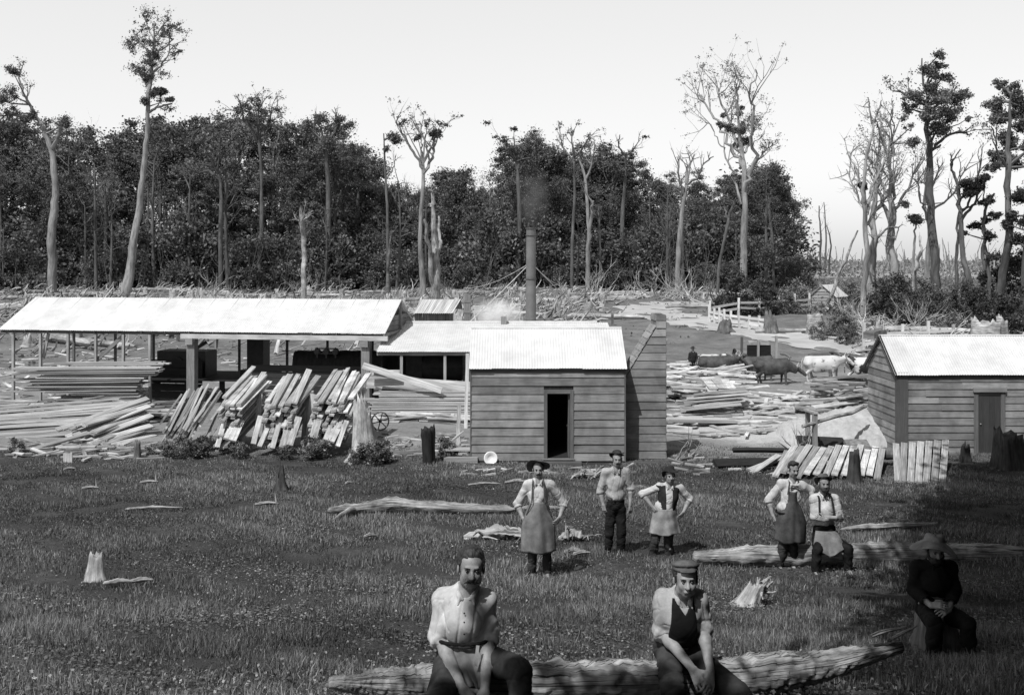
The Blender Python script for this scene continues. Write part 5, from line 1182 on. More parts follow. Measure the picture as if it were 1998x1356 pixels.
    def zn(px): 
        for a,n in ((120,'left of the big shed roof'),(330,'behind the left of the big shed roof'),(560,'behind the middle of the big shed roof'),(760,'behind the right of the big shed roof'),(1030,'left of the smokestack'),(1200,'right of the smokestack'),(1400,'above the bend of the road'),(1700,'between hut and road'),(2200,'above the right cabin')): 
            if px<a: return n
    spots=[(rg.rand()*1440-20,70+rg.rand()**.8*88) for _ in range(330)]
    for k,(px,d) in enumerate(spots):
        x=(px-CX)/F_PX*d
        if px>1190 and d<100: continue
        if 1190<px and 92<d<130: continue
        c=WG(px,d); far='far' if d>115 else 'near'
        if k%5 in (0,3): protos[k%4].put(c,rg.randn()*.5+(PI if rg.rand()<.5 else 0),.5+.6*rg.rand(),'bleached felled log in the %s slash %s'%(far,zn(px)),'felled logs in %s slash %s'%(far,zn(px)))
        elif k%5==1: heads[k%4].put(c-np.array([0,0,.2]),rg.rand()*6.28,.22+.25*rg.rand(),'bleached dead branch head in the %s slash %s'%(far,zn(px)),'dead branch heads in %s slash %s'%(far,zn(px)))
        else: sts[k%4].put(c,rg.rand()*6.28,.5+.7*rg.rand(),'bleached cut stump in the %s slash %s'%(far,zn(px)),'cut stumps in %s slash %s'%(far,zn(px)))
    for k,(px,d,rz,s,lab) in enumerate(((1790,74,.1,.9,'long pale fallen log behind the right hand fence'),(1870,73,-.15,.7,'pale fallen log ending at the very wide stump'),(1800,79,-.2,.9,'upper fallen log above the pale one behind the fence'),(1540,80,.05,.6,'pale fallen log left of the bush before the hut'),(1345,112,.1,.6,'dark edged log beyond the road bend'))):
        protos[k%4].put(WG(px,d),rz,s,lab)
    for k in range(9):
        px=1690+k*14+rg.randn()*6; heads[k%4].put(WG(px,78+rg.rand()*8)-np.array([0,0,.2]),rg.rand()*6.28,.35+.2*rg.rand(),'torn dead branch jutting up behind the left part of the right hand fence','torn branches behind the right hand fence')
    for k,(px,d,s) in enumerate(((1115,118,.8),(1130,112,.7),(1085,122,.6),(1320,125,.8),(1350,118,.7),(1385,125,.8),(1290,128,.6),(820,112,.6),(1405,118,.6),(1355,130,.8),(385,138,1.0),(550,142,.8),(900,128,.6),(700,135,.6))):
        heads[k%4].put(WG(px,d)-np.array([0,0,.2]),rg.rand()*6.28,s*.85,'large upturned dead branch tangle %s'%zn(px),'large branch tangles %s'%zn(px))
    # fine slash: countless
    mb=MB(); n=9500
    for k in range(n):
        d=66+rg.rand()**.75*96; px=rg.rand()*1480-30
        if px>1190 and d<98: continue
        if px>1170 and d<130 and (px>1225 or rg.rand()<.75): continue
        dens=.5+.5*math.sin(px*.03+d*.21)*math.cos(px*.011-d*.13)
        if rg.rand()>.08+.92*dens**1.4: continue
        c=WG(px,d); a=rg.randn()*.9; L_=.4+1.9*rg.rand()**2; r=.04+.15*rg.rand()**2.2; el=abs(rg.randn())*.3 if rg.rand()<.75 else .9
        dv=np.array([math.cos(a)*math.cos(el),math.sin(a)*math.cos(el),math.sin(el)])*L_; c[2]+=.05+.25*rg.rand()
        mid=c+dv*.5+rg.randn(3)*.12*L_
        mb.tube([c,mid,c+dv],[r,r*.4],4,tone=.5+.8*rg.rand(),cap=False)
    for k in range(900):
        d=66+rg.rand()*26; px=1660+rg.rand()*360; c=WG(px,d); a=rg.randn()*.8; L_=.4+1.6*rg.rand()**2; r=.03+.08*rg.rand()**2; c[2]+=.1+.3*rg.rand()
        dv=np.array([math.cos(a),math.sin(a),.3*rg.randn()])*L_; mb.tube([c,c+dv*.5+rg.randn(3)*.1*L_,c+dv],[r,r*.4],4,tone=.6+.8*rg.rand(),cap=False)
    structure('slash',mb,M_slash,False,'stuff')
    mb=MB()
    for k in range(1500):
        d=60+rg.rand()**.8*105; px=rg.rand()*1500-20; c=WG(px,d)
        if px>1150 and d<125 and rg.rand()<.6: continue
        clump(mb,c,.2+.5*rg.rand(),16,.22,rg,.7+.9*rg.rand(),.45)
    structure('ground_weeds',mb,M_weed,False,'stuff')
def weeds():
    rg=np.random.RandomState(71); B=[proto_bush(81,.75,.9,M_weed,20,.065,7),proto_bush(82,.7,.8,M_weed,20,.065,7)]
    L=[(345,30.6),(368,30.4),(392,30.7),(330,31.2),(470,30.6),(560,30.5),(600,30.4),(618,30.9),(690,29.5),(725,29.4),(745,29.8),(870,30.3),(300,31.4),(355,31.3),(30,31.6),(610,31.1)]
    for px,d in L:
        s=.55+.5*rg.rand(); nm=('under the leaning sheaves' if px<400 else 'under the ragged stack' if px<500 else 'under the middle stacks' if px<650 else 'at the roots of the tall pale stump' if px<770 else 'beside the charred stump')
        B[rg.randint(2)].put(WG(px,d)-np.array([0,0,.05]),rg.rand()*6.28,s,'leafy knee-high weed bush growing '+nm,'weed bushes '+nm)
    # bare white twiggy shrub right of the yard posts
    m=MB(); tips=[]; c=WG(1572,31)
    for k in range(9): grow(m,c,(.5*rg.randn()-.4,.3*rg.randn(),1.0),1.0,.022,1,rg,tips,.5,.3,(2,4),4,1.1)
    single('dead_shrub',m,M_bleach,'bare white twiggy shrub beside the pole frame in the yard','shrub',c)
    m=MB(); tips=[]; c=WG(1318,30.5)
    for k in range(5): grow(m,c+np.array([.1*k,0,0]),(.8*rg.rand()-.1,.3*rg.randn(),.5),.8,.035,1,rg,tips,.6,.2,(1,3),5,.9)
    single('dead_branch',m,M_logw,'crooked dead branch on the ground right of the timber chimney','branch',c)
timber(); logs(); weeds()
# ---------------------------------------------------------------- implicit modelling (distance fields meshed with surface nets)
class SDF:
    def __init__(s,lo,hi,h):
        s.lo=np.array(lo,float)-2*h; s.h=h; s.n=np.ceil((np.array(hi,float)+2*h-s.lo)/h).astype(int)+1
        s.a=np.full(s.n,1.0,np.float32)
    def _reg(s,lo,hi,m):
        i0=np.clip(np.floor((np.asarray(lo)-m-s.lo)/s.h).astype(int),0,s.n); i1=np.clip(np.ceil((np.asarray(hi)+m-s.lo)/s.h).astype(int)+1,0,s.n)
        if np.any(i1<=i0): return None,None
        sl=tuple(slice(a,b) for a,b in zip(i0,i1))
        ax=[(s.lo[k]+s.h*np.arange(i0[k],i1[k])).astype(np.float32) for k in range(3)]
        P=np.stack(np.meshgrid(*ax,indexing='ij'),-1); return sl,P
    def comb(s,sl,d,k,op):
        A=s.a[sl]
        if op=='sub':
            if k>0: hh=np.clip(.5-.5*(A+d)/k,0,1); s.a[sl]=A*(1-hh)-d*hh+k*hh*(1-hh)
            else: s.a[sl]=np.maximum(A,-d)
        else:
            if k>0: hh=np.clip(.5+.5*(d-A)/k,0,1); s.a[sl]=d*(1-hh)+A*hh-k*hh*(1-hh)
            else: s.a[sl]=np.minimum(A,d)
    def cone(s,p,q,r0,r1,k=.02,op='add',flat=None):
        p=np.asarray(p,float);q=np.asarray(q,float); m=max(r0,r1)+k+3*s.h
        sl,P=s._reg(np.minimum(p,q),np.maximum(p,q),m)
        if sl is None: return s
        v=q-p; L=float(v@v)+1e-9; w=P-p.astype(np.float32); t=np.clip((w@v.astype(np.float32))/L,0,1)
        d=np.linalg.norm(w-t[...,None]*v.astype(np.float32),axis=-1)-(r0+(r1-r0)*t); s.comb(sl,d,k,op); return s
    def chain(s,pts,rads,k=.02,op='add'):
        for i in range(len(pts)-1): s.cone(pts[i],pts[i+1],rads[i],rads[i+1],k,op)
        return s
    def ell(s,c,r,R=None,k=.02,op='add'):
        c=np.asarray(c,float);r=np.asarray(r,float); ext=r if R is None else np.full(3,r.max())
        sl,P=s._reg(c-ext,c+ext,k+3*s.h)
        if sl is None: return s
        w=P-c.astype(np.float32)
        if R is not None: w=w@np.asarray(R,np.float32)   # to local (R columns = axes)
        a=np.linalg.norm(w/r,axis=-1); b=np.linalg.norm(w/(r*r),axis=-1)+1e-6
        s.comb(sl,(a*(a-1)/b).astype(np.float32),k,op); return s
    def cut(s,p,n):   # remove everything on the side the normal points to
        n=unit(np.asarray(n,float)); ax=[s.lo[k]+s.h*np.arange(s.n[k]) for k in range(3)]
        d=(ax[0]-p[0])[:,None,None]*n[0]+(ax[1]-p[1])[None,:,None]*n[1]+(ax[2]-p[2])[None,None,:]*n[2]
        s.a=np.maximum(s.a,d.astype(np.float32)); return s
    def minus(s,o): # subtract another field on the same lattice
        s.a=np.maximum(s.a,-o.a); return s
    def folds(s,amp,fr,seed,zs=1.0):
        rg=np.random.RandomState(seed); ax=[(s.lo[k]+s.h*np.arange(s.n[k])).astype(np.float32) for k in range(3)]
        m=np.abs(s.a)<.05
        I=np.argwhere(m); P=np.stack([ax[k][I[:,k]] for k in range(3)],1)
        w=P.copy(); w[:,0]+=.02*np.sin(P[:,2]*fr*.7+1); w[:,2]+=.02*np.sin(P[:,0]*fr*.9+2)
        v=np.zeros(len(P),np.float32)
        for j in range(6):
            d=rg.randn(3); d[2]*=zs; d/=np.linalg.norm(d); v+=np.sin(w@(d*fr*(.6+.9*rg.rand())).astype(np.float32)+rg.rand()*6.28)
        v=v/6; v=np.sign(v)*np.abs(v)**.7
        for j in range(4):
            d=rg.randn(3); d[2]*=zs; d/=np.linalg.norm(d); w2=P+.03*np.sin(P[:,[1,2,0]]*(fr*.5)+j*1.7); c=np.sin(w2@(d*fr*(.55+.5*rg.rand())).astype(np.float32)+rg.rand()*6.28); v+=.55*np.exp(-(c/.22)**2)*(np.sin(P@(rg.randn(3)*9).astype(np.float32)+j)>-.1)
        s.a[m]+=(amp*v).astype(np.float32); return s
    def mb(s,tone=1.0,mb=None):
        a=s.a; ins=a<0; n=np.array(a.shape)
        c=np.zeros(n-1,np.int8); 
        for dx in (0,1):
            for dy in (0,1):
                for dz in (0,1): c+=ins[dx:n[0]-1+dx,dy:n[1]-1+dy,dz:n[2]-1+dz]
        act=(c>0)&(c<8); I=np.argwhere(act); N=len(I)
        idx=np.full(n-1,-1,np.int64); idx[act]=np.arange(N)
        S=np.zeros((N,3)); cnt=np.zeros(N)
        corner=[(0,0,0),(1,0,0),(0,1,0),(1,1,0),(0,0,1),(1,0,1),(0,1,1),(1,1,1)]
        val=[a[I[:,0]+x,I[:,1]+y,I[:,2]+z] for x,y,z in corner]
        for i in range(8):
            for b in (1,2,4):
                j=i|b
                if j==i: continue
                va,vb=val[i],val[j]; m=(va<0)!=(vb<0)
                t=np.where(m,va/(va-vb+1e-12),0); ci=np.array(corner[i]);cj=np.array(corner[j])
                S+=np.where(m[:,None],ci+t[:,None]*(cj-ci),0); cnt+=m
        V=s.lo+s.h*(I+S/cnt[:,None])
        Q=[]
        for ax_ in range(3):
            o=[(1,2),(2,0),(0,1)][ax_]
            sl0=[slice(None)]*3; sl1=[slice(None)]*3; sl0[ax_]=slice(0,-1); sl1[ax_]=slice(1,None)
            A_=ins[tuple(sl0)];B_=ins[tuple(sl1)]; E=np.argwhere(A_!=B_)
            E=E[(E[:,o[0]]>0)&(E[:,o[1]]>0)&(E[:,o[0]]<n[o[0]]-1)&(E[:,o[1]]<n[o[1]]-1)]
            if not len(E): continue
            def g_(du,dv):
                F=E.copy(); F[:,o[0]]-=du; F[:,o[1]]-=dv; return idx[F[:,0],F[:,1],F[:,2]]
            q=np.stack([g_(1,1),g_(0,1),g_(0,0),g_(1,0)],1)
            fl=~A_[E[:,0],E[:,1],E[:,2]]; q[fl]=q[fl][:,::-1]; q=q[(q>=0).all(1)]; Q.append(q)
        mb=mb or MB(); mb.add(V,np.concatenate(Q),None,np.stack([V[:,0]+V[:,1]*.4,V[:,2]],1),tone); return mb
def rotm(yaw=0,pitch=0,roll=0):
    """columns = local x,y,z axes; yaw about z, pitch>0 nods down (facing -y), roll tilts"""
    return np.array(Matrix.Rotation(yaw,3,'Z')@Matrix.Rotation(pitch,3,'X')@Matrix.Rotation(roll,3,'Y'))
def clothmat(name,lo,hi,scale=9,bump=.4,stain=.3,weave=True):
    return mat(name,lo,hi,coord='Object',scale=scale,detail=7,bump=bump,bdist=.006,stain=stain,stain_scale=5,rough=.95,spec=.1,p=(.3,.7))
M_skin =mat('skin',.20,.35,coord='Object',scale=14,rough=.55,spec=.3,bump=.06,bdist=.003,stain=.22,stain_scale=9)
M_lip  =mat('lips',.05,.08,coord='Object',scale=20,rough=.6)
M_hair =mat('dark_hair',.006,.045,coord='Object',scale=60,ms=(1,1,.25),rough=.6,spec=.3,bump=.8,bdist=.004)
M_eye  =mat('eye',.018,.03,coord='Object',scale=30,rough=.2,spec=.5)
M_shirt=clothmat('white_shirt',.38,.62); M_shirtg=clothmat('grey_work_shirt',.22,.48); 
M_vest =clothmat('black_waistcoat',.008,.018,bump=.3); M_vestd=clothmat('dark_brown_waistcoat',.015,.04)
M_trou =clothmat('dark_trousers',.008,.022); M_trouw=clothmat('worn_trousers',.018,.07,6)
M_apron=clothmat('canvas_apron',.11,.24,6,.5,.35); M_aprond=clothmat('dark_canvas_apron',.035,.11,6,.5,.4); M_apronl=clothmat('pale_sack_apron',.16,.36,6,.5,.3)
M_hat  =clothmat('felt_hat',.018,.055,7,.4); M_hatl=clothmat('dusty_felt_hat',.05,.14,7,.4)
M_hatp =clothmat('pale_felt_hat',.10,.28,7,.4)
M_boot =mat('boot_leather',.01,.04,coord='Object',scale=8,rough=.6,spec=.3,bump=.3)

def fingers(s,wr,hd,palmn,L=.185,curl=.35,spread=.10,side=1,k=.006,curls=None,thumb=.6,scale=1.0):
    """hand from wrist wr, pointing hd, palm normal palmn (side the fingers curl to); side: thumb direction sign along cross(hd,palmn)"""
    hd=unit(np.asarray(hd,float)); pn=np.asarray(palmn,float); pn=unit(pn-hd*(pn@hd)); lat=np.cross(hd,pn)*side; sc=scale
    wr=np.asarray(wr,float)
    P0=wr; kn=wr+hd*.088*sc
    # palm: four metacarpal rays blended
    for j,o in enumerate((.030,.010,-.010,-.029)):
        s.cone(wr+lat*o*.5+hd*.005,kn+lat*o*sc,.015*sc,.0125*sc,.012)
    lens=[.072,.080,.074,.058]; offs=[.031,.0105,-.0105,-.031]
    for j in range(4):
        c=curl if curls is None else curls[j]; dv=unit(hd+lat*spread*(1.5-j)*.9); p=kn+lat*offs[j]*sc; r=.0088*sc
        segs=[.45,.31,.24]
        for q,f in enumerate(segs):
            an=c*(q+.6); d2=dv*math.cos(an)+pn*math.sin(an); nx=p+d2*lens[j]*sc*f; s.cone(p,nx,r,r*.92,k*.6); p=nx; r*=.92
    t0=wr+lat*.022*sc+hd*.022*sc+pn*.006; d=unit(hd*.55+lat*.75+pn*.35*thumb); t1=t0+d*.042*sc; d2=unit(hd*.85+lat*.35+pn*.6*thumb); t2=t1+d2*.032*sc; t3=t2+unit(hd+pn*.5*thumb+lat*.1)*.024*sc
    s.chain([t0,t1,t2,t3],[.015*sc,.012*sc,.0105*sc,.009*sc],.008)
def head_sdf(s,c,R,sc=1.0,jaw=1.0,k=.012):
    c=np.asarray(c,float); T=lambda x,y,z: c+R@(np.array([x,y,z])*sc)
    E=lambda p,r,kk=k,op='add': s.ell(T(*p),np.array(r)*sc,R,kk,op)
    E((0,.014,.034),(.077,.097,.086)); E((0,-.018,-.028),(.062,.068,.088),.02)
    E((0,-.042,-.088),(.036*jaw,.034,.027),.022)
    for x in (-1,1):
        E((x*.036,-.058,-.030),(.019,.020,.026),.02); E((x*.050,-.01,-.07),(.018,.035,.03),.02)
        E((x*.079,.012,-.012),(.010,.019,.031),.006)
    s.cone(T(-.032,-.079,.021),T(.032,-.079,.021),.0105*sc,.0105*sc,.012)
    for x in (-1,1): s.ell(T(x*.031,-.097,.001),np.array((.020,.018,.0125))*sc,R,.010,'sub')
    s.chain([T(0,-.082,.012),T(0,-.099,-.018),T(0,-.108,-.033)],[.0075*sc,.0105*sc,.0135*sc],.010)
    for x in (-1,1): E((x*.012,-.094,-.036),(.009,.010,.008),.008)
    E((0,-.080,-.066),(.026,.012,.012),.012)
    return T
def ring(s,c,nrm,R0,r,k=.008,n=14,ell=1.0,ax=None):
    nrm=unit(np.asarray(nrm,float)); a=unit(np.cross(nrm,(0,1,0) if abs(nrm[1])<.9 else (1,0,0))); b=np.cross(nrm,a)
    pts=[np.asarray(c)+R0*(math.cos(t)*a+ell*math.sin(t)*b) for t in np.linspace(0,2*PI,n+1)]
    s.chain(pts,[r]*(n+1),k)
def sheet(rows,thick=.008,tone=1.0,mb=None):
    """rows: (n,m,3) array of points -> thin closed cloth"""
    V=np.array(rows,float); n,m=V.shape[:2]
    du=np.gradient(V,axis=1);dv=np.gradient(V,axis=0); N=np.cross(du,dv); N/=np.linalg.norm(N,axis=2)[...,None]+1e-9
    B=V-N*thick; i=(np.arange(n-1)[:,None]*m+np.arange(m-1)[None]).ravel(); q=np.stack([i,i+1,i+m+1,i+m],1)
    mb=mb or MB(); A=np.concatenate([V.reshape(-1,3),B.reshape(-1,3)]); K=n*m
    e=[]
    bd=[j for j in range(m)]+[r*m+m-1 for r in range(1,n)]+[(n-1)*m+j for j in range(m-2,-1,-1)]+[r*m for r in range(n-2,0,-1)]
    for a,b in zip(bd,bd[1:]+bd[:1]): e.append((b,a,a+K,b+K))
    Q=np.concatenate([q,q[:,::-1]+K,np.array(e)])
    mb.add(A,Q,None,np.stack([A[:,0],A[:,2]],1),tone); return mb
def hatmb(c,R,rad=.085,crown=.11,brim=.075,droop=.02,up=0,wave=.012,seed=0,dent=.0,long=1.12,th=.006,cap=False,bw=None):
    rg=np.random.RandomState(seed); p1,p2=rg.rand(2)*6.28; mb=MB()
    def fn(t,r,z):
        w=max(0,(r-rad)/brim) if r>rad*1.0 and z<.03 else 0
        b=1+ (bw(t) if bw else 0)
        rr=r if w<=0 else rad+(r-rad)*b
        dz=w**1.3*(-droop+up*abs(math.cos(t))+wave*math.sin(2*t+p1)+wave*.6*math.sin(3*t+p2))
        if z>crown*.7: dz-=dent*math.exp(-(r*math.cos(t)/.03)**2)*(1 if r<rad*.9 else .3)
        return (rr*(1+.03*math.sin(3*t+p2)),z+dz)
    prof=[(0,crown)]+[(rad*x,crown*y) for x,y in ((.35,.995),(.62,.95),(.82,.84),(.94,.62),(1.0,.3),(1.02,.06))]+[(rad*1.06,.0)]+[(rad+brim*f,-.0) for f in (.25,.5,.75,.95,1.0)]
    prof+= [(rad+brim*f,-th) for f in (1.0,.75,.5,.25)]+[(rad*1.0,-th-.002),(rad*.95,.01),(rad*.9,crown*.5),(0,crown*.8)]
    V0=len(mb.v)
    def f2(t,r,z):
        a,b=fn(t,r,z); return a,b
    mb.lathe((0,0,0),prof,32,fn=f2)
    V=mb.v[0]; V[:,1]*=long; V[:,:]=V@np.asarray(R).T+np.asarray(c); return mb
# ---------------------------------------------------------------- people
def person(px0,d,k,ground,J,label,h=.008,seed=0,opt=None):
    """J: joints as (px,py[,dy]) in photo pixels, k = pixels per metre at distance d; all turned into metres at the figure's own place"""
    o=dict(shirt=M_shirt,trousers=M_trou,girth=1.0,head_yaw=0,head_pitch=0,head_roll=0,headsc=1.0,sleeve='elbow')
    o.update(opt or {})
    X=lambda j: np.array([(j[0]-CX)/k, d+(j[2] if len(j)>2 else 0), (HY-j[1])/k])
    j={n:X(v) for n,v in J.items()}
    base=np.array([(px0-CX)/k,d,ground]); root=thing('person',label,'person',base); gi=o['girth']
    lo=np.min([v for v in j.values()],0)-.24; hi=np.max([v for v in j.values()],0)+.24
    # --- body: one continuous skin
    s=SDF(lo,hi,h); hr=rotm(o['head_yaw'],o['head_pitch'],o['head_roll']); hs=o['headsc']
    sl,sr,nk,ch,pv=j['sl'],j['sr'],j['neck'],j['chest'],j['pelvis']; shw=np.linalg.norm(sr-sl)
    T=head_sdf(s,j['head'],hr,hs,o.get('jaw',1)); 
    s.cone(nk-np.array([0,0,.03]),T(0,.02,-.06),.062*hs,.054*hs,.02)
    s.ell(ch,(shw*.42*gi,.105*gi,.17),None,.05); s.ell(pv,(.15*gi,.105*gi,.12),None,.05); s.cone(ch-np.array([0,0,.05]),pv,.11*gi,.11*gi,.06); s.cone(nk-np.array([0,0,.03]),sl,.045,.045,.03); s.cone(nk-np.array([0,0,.03]),sr,.045,.045,.03)
    arm=[.052,.043,.041,.027]
    for a in 'lr':
        S,E_,W_=j['s'+a],j['e'+a],j['w'+a]; s.cone(S,E_,arm[0],arm[1],.03); m=E_+(W_-E_)*.3; s.chain([E_,m,W_],[.039,.041,.026],.02)
        hd=j['h'+a]-W_; f=o.get('hand_'+a,{}); fingers(s,W_,hd,f.get('pn',(0,1,0)),curl=f.get('curl',.35),side=f.get('side',1),spread=f.get('spread',.12),curls=f.get('curls'),scale=f.get('sc',1.0),thumb=f.get('thumb',.6))
        H,K,A=j['p'+a],j['k'+a],j['a'+a]; s.cone(H,K,.082*gi,.056,.03); s.chain([K,K+(A-K)*.35,A],[.052,.056,.036],.02)
        tdir=unit(np.array([ (A-pv)[0]*.25,-1,0])); s.cone(A-np.array([0,0,.02]),A+tdir*.15-np.array([0,0,.055]),.036,.03,.02)
    bm=s.mb(); body=part('body',bm,M_skin,root,True)
    # --- eyes, brows
    for x in (-1,1):
        m=MB(); c=T(x*.031,-.0815,.000); m.lathe((0,0,0),[(0,.0085),(.0055,.0068),(.0085,0),(.0055,-.0068),(0,-.0085)],12); m.v[0]=m.v[0]*hs+c; part('eye',m,M_eye,body,True)
        bs=SDF(T(x*.031,-.09,.022)-.04,T(x*.031,-.09,.022)+.04,.0028 if h<.0065 else .004); bs.chain([T(x*.014,-.0905,.0185),T(x*.032,-.0905,.0215),T(x*.05,-.078,.020)],[.0035,.0045,.0025],.003); part('eyebrow',bs.mb(),M_hair,body,True)
    # --- moustache / beard / hair
    hh=.0035 if h<.0065 else .005
    ms=SDF(T(0,-.09,-.07)-.06,T(0,-.09,-.07)+.06,.003 if h<.0065 else .0045); ms.chain([T(-.025,-.081,-.0755),T(-.010,-.0905,-.0695),T(.010,-.0905,-.0695),T(.025,-.081,-.0755)],[.0026,.0034,.0034,.0026],.001); part('lips',ms.mb(),M_lip,body,True)
    if o.get('tash'):
        m=SDF(T(0,-.09,-.055)-.07,T(0,-.09,-.055)+.07,hh); w=o['tash']
        for x in (-1,1): m.chain([T(x*.004,-.101,-.050),T(x*.022,-.096,-.056),T(x*.037*w,-.078,-.070)],[.0095,.0085,.0045],.004)
        m.folds(.0015,260,3); part('moustache',m.mb(),M_hair,body,True)
    if o.get('beard'):
        L=o['beard']; m=SDF(T(0,-.04,-.1)-.16,T(0,-.04,-.1)+.16,.006)
        m.ell(T(0,-.060,-.085),(.052,.048,.042),hr,.02); m.cone(T(0,-.065,-.10),T(0,-.075,-.11-L),.045,.016,.02)
        for x in (-1,1): m.chain([T(x*.070,-.01,-.01),T(x*.060,-.03,-.06),T(x*.03,-.07,-.09)],[.013,.022,.03],.015)
        m.ell(T(0,-.10,-.066),(.016,.012,.005),hr,.004,'sub'); m.folds(.004,150,4,.3); part('beard',m.mb(),M_hair,body,True)
    hair=SDF(T(0,0,.03)-.15,T(0,0,.03)+.16,hh)
    if o.get('hair')!='none':
        v=o.get('hairvol',.010)
        hair.ell(T(0,.030,.040),(.078+v*.5,.090+v*.4,.084+v*.4),hr,.01)
        if v>.012: hair.ell(T(0,.012,.088),(.064,.074,.048),hr,.02)
        if o.get('tuft'): 
            for q in ((-.04,-.045,.120),(.0,-.045,.130),(.035,-.040,.124),(.055,0,.105),(-.05,0,.105),(-.01,.0,.135)): hair.ell(T(*q)-hr@np.array([0,0,.012]),(.032,.034,.022),hr,.018)
        # cut the face out
        hair.ell(T(0,-.118,-.030+o.get('hairline',0)),(.074,.088,.106),hr,.006,'sub'); hair.cut(T(0,.02,-.058),hr@np.array([0,-.25,-1.]))
        for x in (-1,1): hair.cone(T(x*.075,-.022,-.012),T(x*.073,-.022,.03),.007,.010,.008)
        hair.folds(.0045 if v>.012 else .002,95 if v>.012 else 200,seed+5,.4); part('hair',hair.mb(),M_hair,body,True)
    # --- trousers
    t=SDF(np.min([j[n] for n in ('pelvis','pl','pr','kl','kr','al','ar')],0)-.22,np.max([j[n] for n in ('pelvis','pl','pr','kl','kr','al','ar')],0)+.22,h)
    wz=o.get('waist',pv[2]+.13); t.ell(pv,(.165*gi,.125*gi,.15),None,.05); t.cone(pv+np.array([0,0,.05]),np.array([pv[0],pv[1],wz]),.13*gi,.125*gi,.05)
    tl=o.get('trouser_r',1.0)
    for a in 'lr':
        H,K,A=j['p'+a],j['k'+a],j['a'+a]; t.cone(H,K,.100*gi*tl,.078*tl,.035); A2=A+(K-A)*.06; t.chain([K,K+(A2-K)*.4,A2],[.076*tl,.074*tl,.066*tl],.02); t.cone(A2,A2+unit(A-K)*.10,.0,.0,.0)
        n=unit(A-K)
    t.folds(.008 if h<.0065 else .011,34,seed+9,1.6)
    tr=part('trousers',t.mb(),o['trousers'],body,True)
    # --- boots
    for a in 'lr':
        A,K=j['a'+a],j['k'+a]; b=SDF(A-.24,A+.24,max(h,.007)); up=unit(K-A); td=o.get('toe_'+a,np.array([(-.25 if a=='l' else .25),-1,0])); td=unit(np.asarray(td,float))
        b.cone(A+up*.06,A-up*.03,.05,.045,.02); b.cone(A-up*.045,A-up*.06+td*.17,.042,.036,.02); b.cone(A-up*.07,A-up*.078+td*.19,.03,.03,.01); part('boot',b.mb(),M_boot,body,True)
    # --- shirt
    L=[j[n] for n in ('neck','chest','pelvis','sl','sr','el','er')]
    q=SDF(np.min(L,0)-.2,np.max(L,0)+.2,h); up=unit(nk-pv)
    q.ell(ch+np.array([0,0,-.005]),(shw*.47*gi,.125*gi,.18),None,.045)
    for S in (sl,sr): q.cone(nk-np.array([0,-.01,.035]),S+up*.002,.068,.064*o.get('sleeve_r',1.0),.05)
    q.cone(ch-np.array([0,0,.05]),np.array([pv[0],pv[1]-.01,wz+.02]),.135*gi,.132*gi,.06); q.ell(np.array([pv[0],pv[1]-.005,wz+.05]),(.172*gi,.135*gi,.10),None,.05)
    q.cone(nk-np.array([0,-.01,.045]),nk+np.array([0,.008,.012]),.085,.066,.03)
    sv=o.get('sleeve_r',1.0)
    for a in 'lr':
        S,E_,W_=j['s'+a],j['e'+a],j['w'+a]; c=o.get('cuff',.04); Ec=E_+(W_-E_)*c
        q.cone(S,E_,.064*sv,.062*sv,.05); q.cone(E_,Ec,.064*sv,.060*sv,.02); 
    q.folds(.010 if h<.0065 else .009,36,seed+2,.9)
    for a in 'lr':
        S,E_,W_=j['s'+a],j['e'+a],j['w'+a]; Ec=E_+(W_-E_)*o.get('cuff',.04); ring(q,Ec+unit(W_-E_)*.02,W_-E_,.050*sv,.017,.01)
    if not o.get('keepshirt'): q.cut((pv[0],pv[1],wz-.035),(0,0,-1))
    # open throat
    op=o.get('open',.05)
    q.ell(nk+np.array([0,-.085,.0]),(.030+op*.4,.06,op+.02),None,.01,'sub'); q.cone(nk+np.array([0,-.0,.0]),T(0,.015,-.05),.058,.060,.005,'sub')
    shm=part('shirt',q.mb(),o['shirt'],body,True)
    cl=SDF(nk-.14,nk+.14,hh+.001)
    for x in (-1,1):
        cl.chain([nk+np.array([x*.022,-.094,-.028-op*.5]),nk+np.array([x*.045,-.078,-.008]),nk+np.array([x*.068,-.01,.022]),nk+np.array([x*.03,.058,.035]),nk+np.array([0,.066,.036])],[.008,.015,.013,.012,.012],.008)
        cl.cone(nk+np.array([x*.040,-.088,-.018]),nk+np.array([x*.050,-.102,-.058]),.015,.006,.01)
    part('collar',cl.mb(),o['shirt'],shm,True)
    if o.get('buttons'):
        for b in range(o['buttons']):
            m=MB(); c=nk+(pv-nk)*(.18+.17*b); y=c[1]-.150+.02*abs(1.6-b)*.3; m.lathe((0,0,0),[(0,.004),(.004,.002),(.005,0)],10,R=rotm(0,PI/2*1.0)); m.v[0]=m.v[0]+np.array([c[0]+.008,d+(y-d) if False else c[1]-.149,c[2]]); part('button',m,M_vest,shm)
        pl=SDF(nk-np.array([.05,.25,.5]),nk+np.array([.06,.1,.05]),h); pl.cone(nk+np.array([.0,-.118,-.07]),np.array([pv[0],pv[1]-.140,wz+.06]),.0,.0,0)
    return root,body,j,T,hr,wz,shw
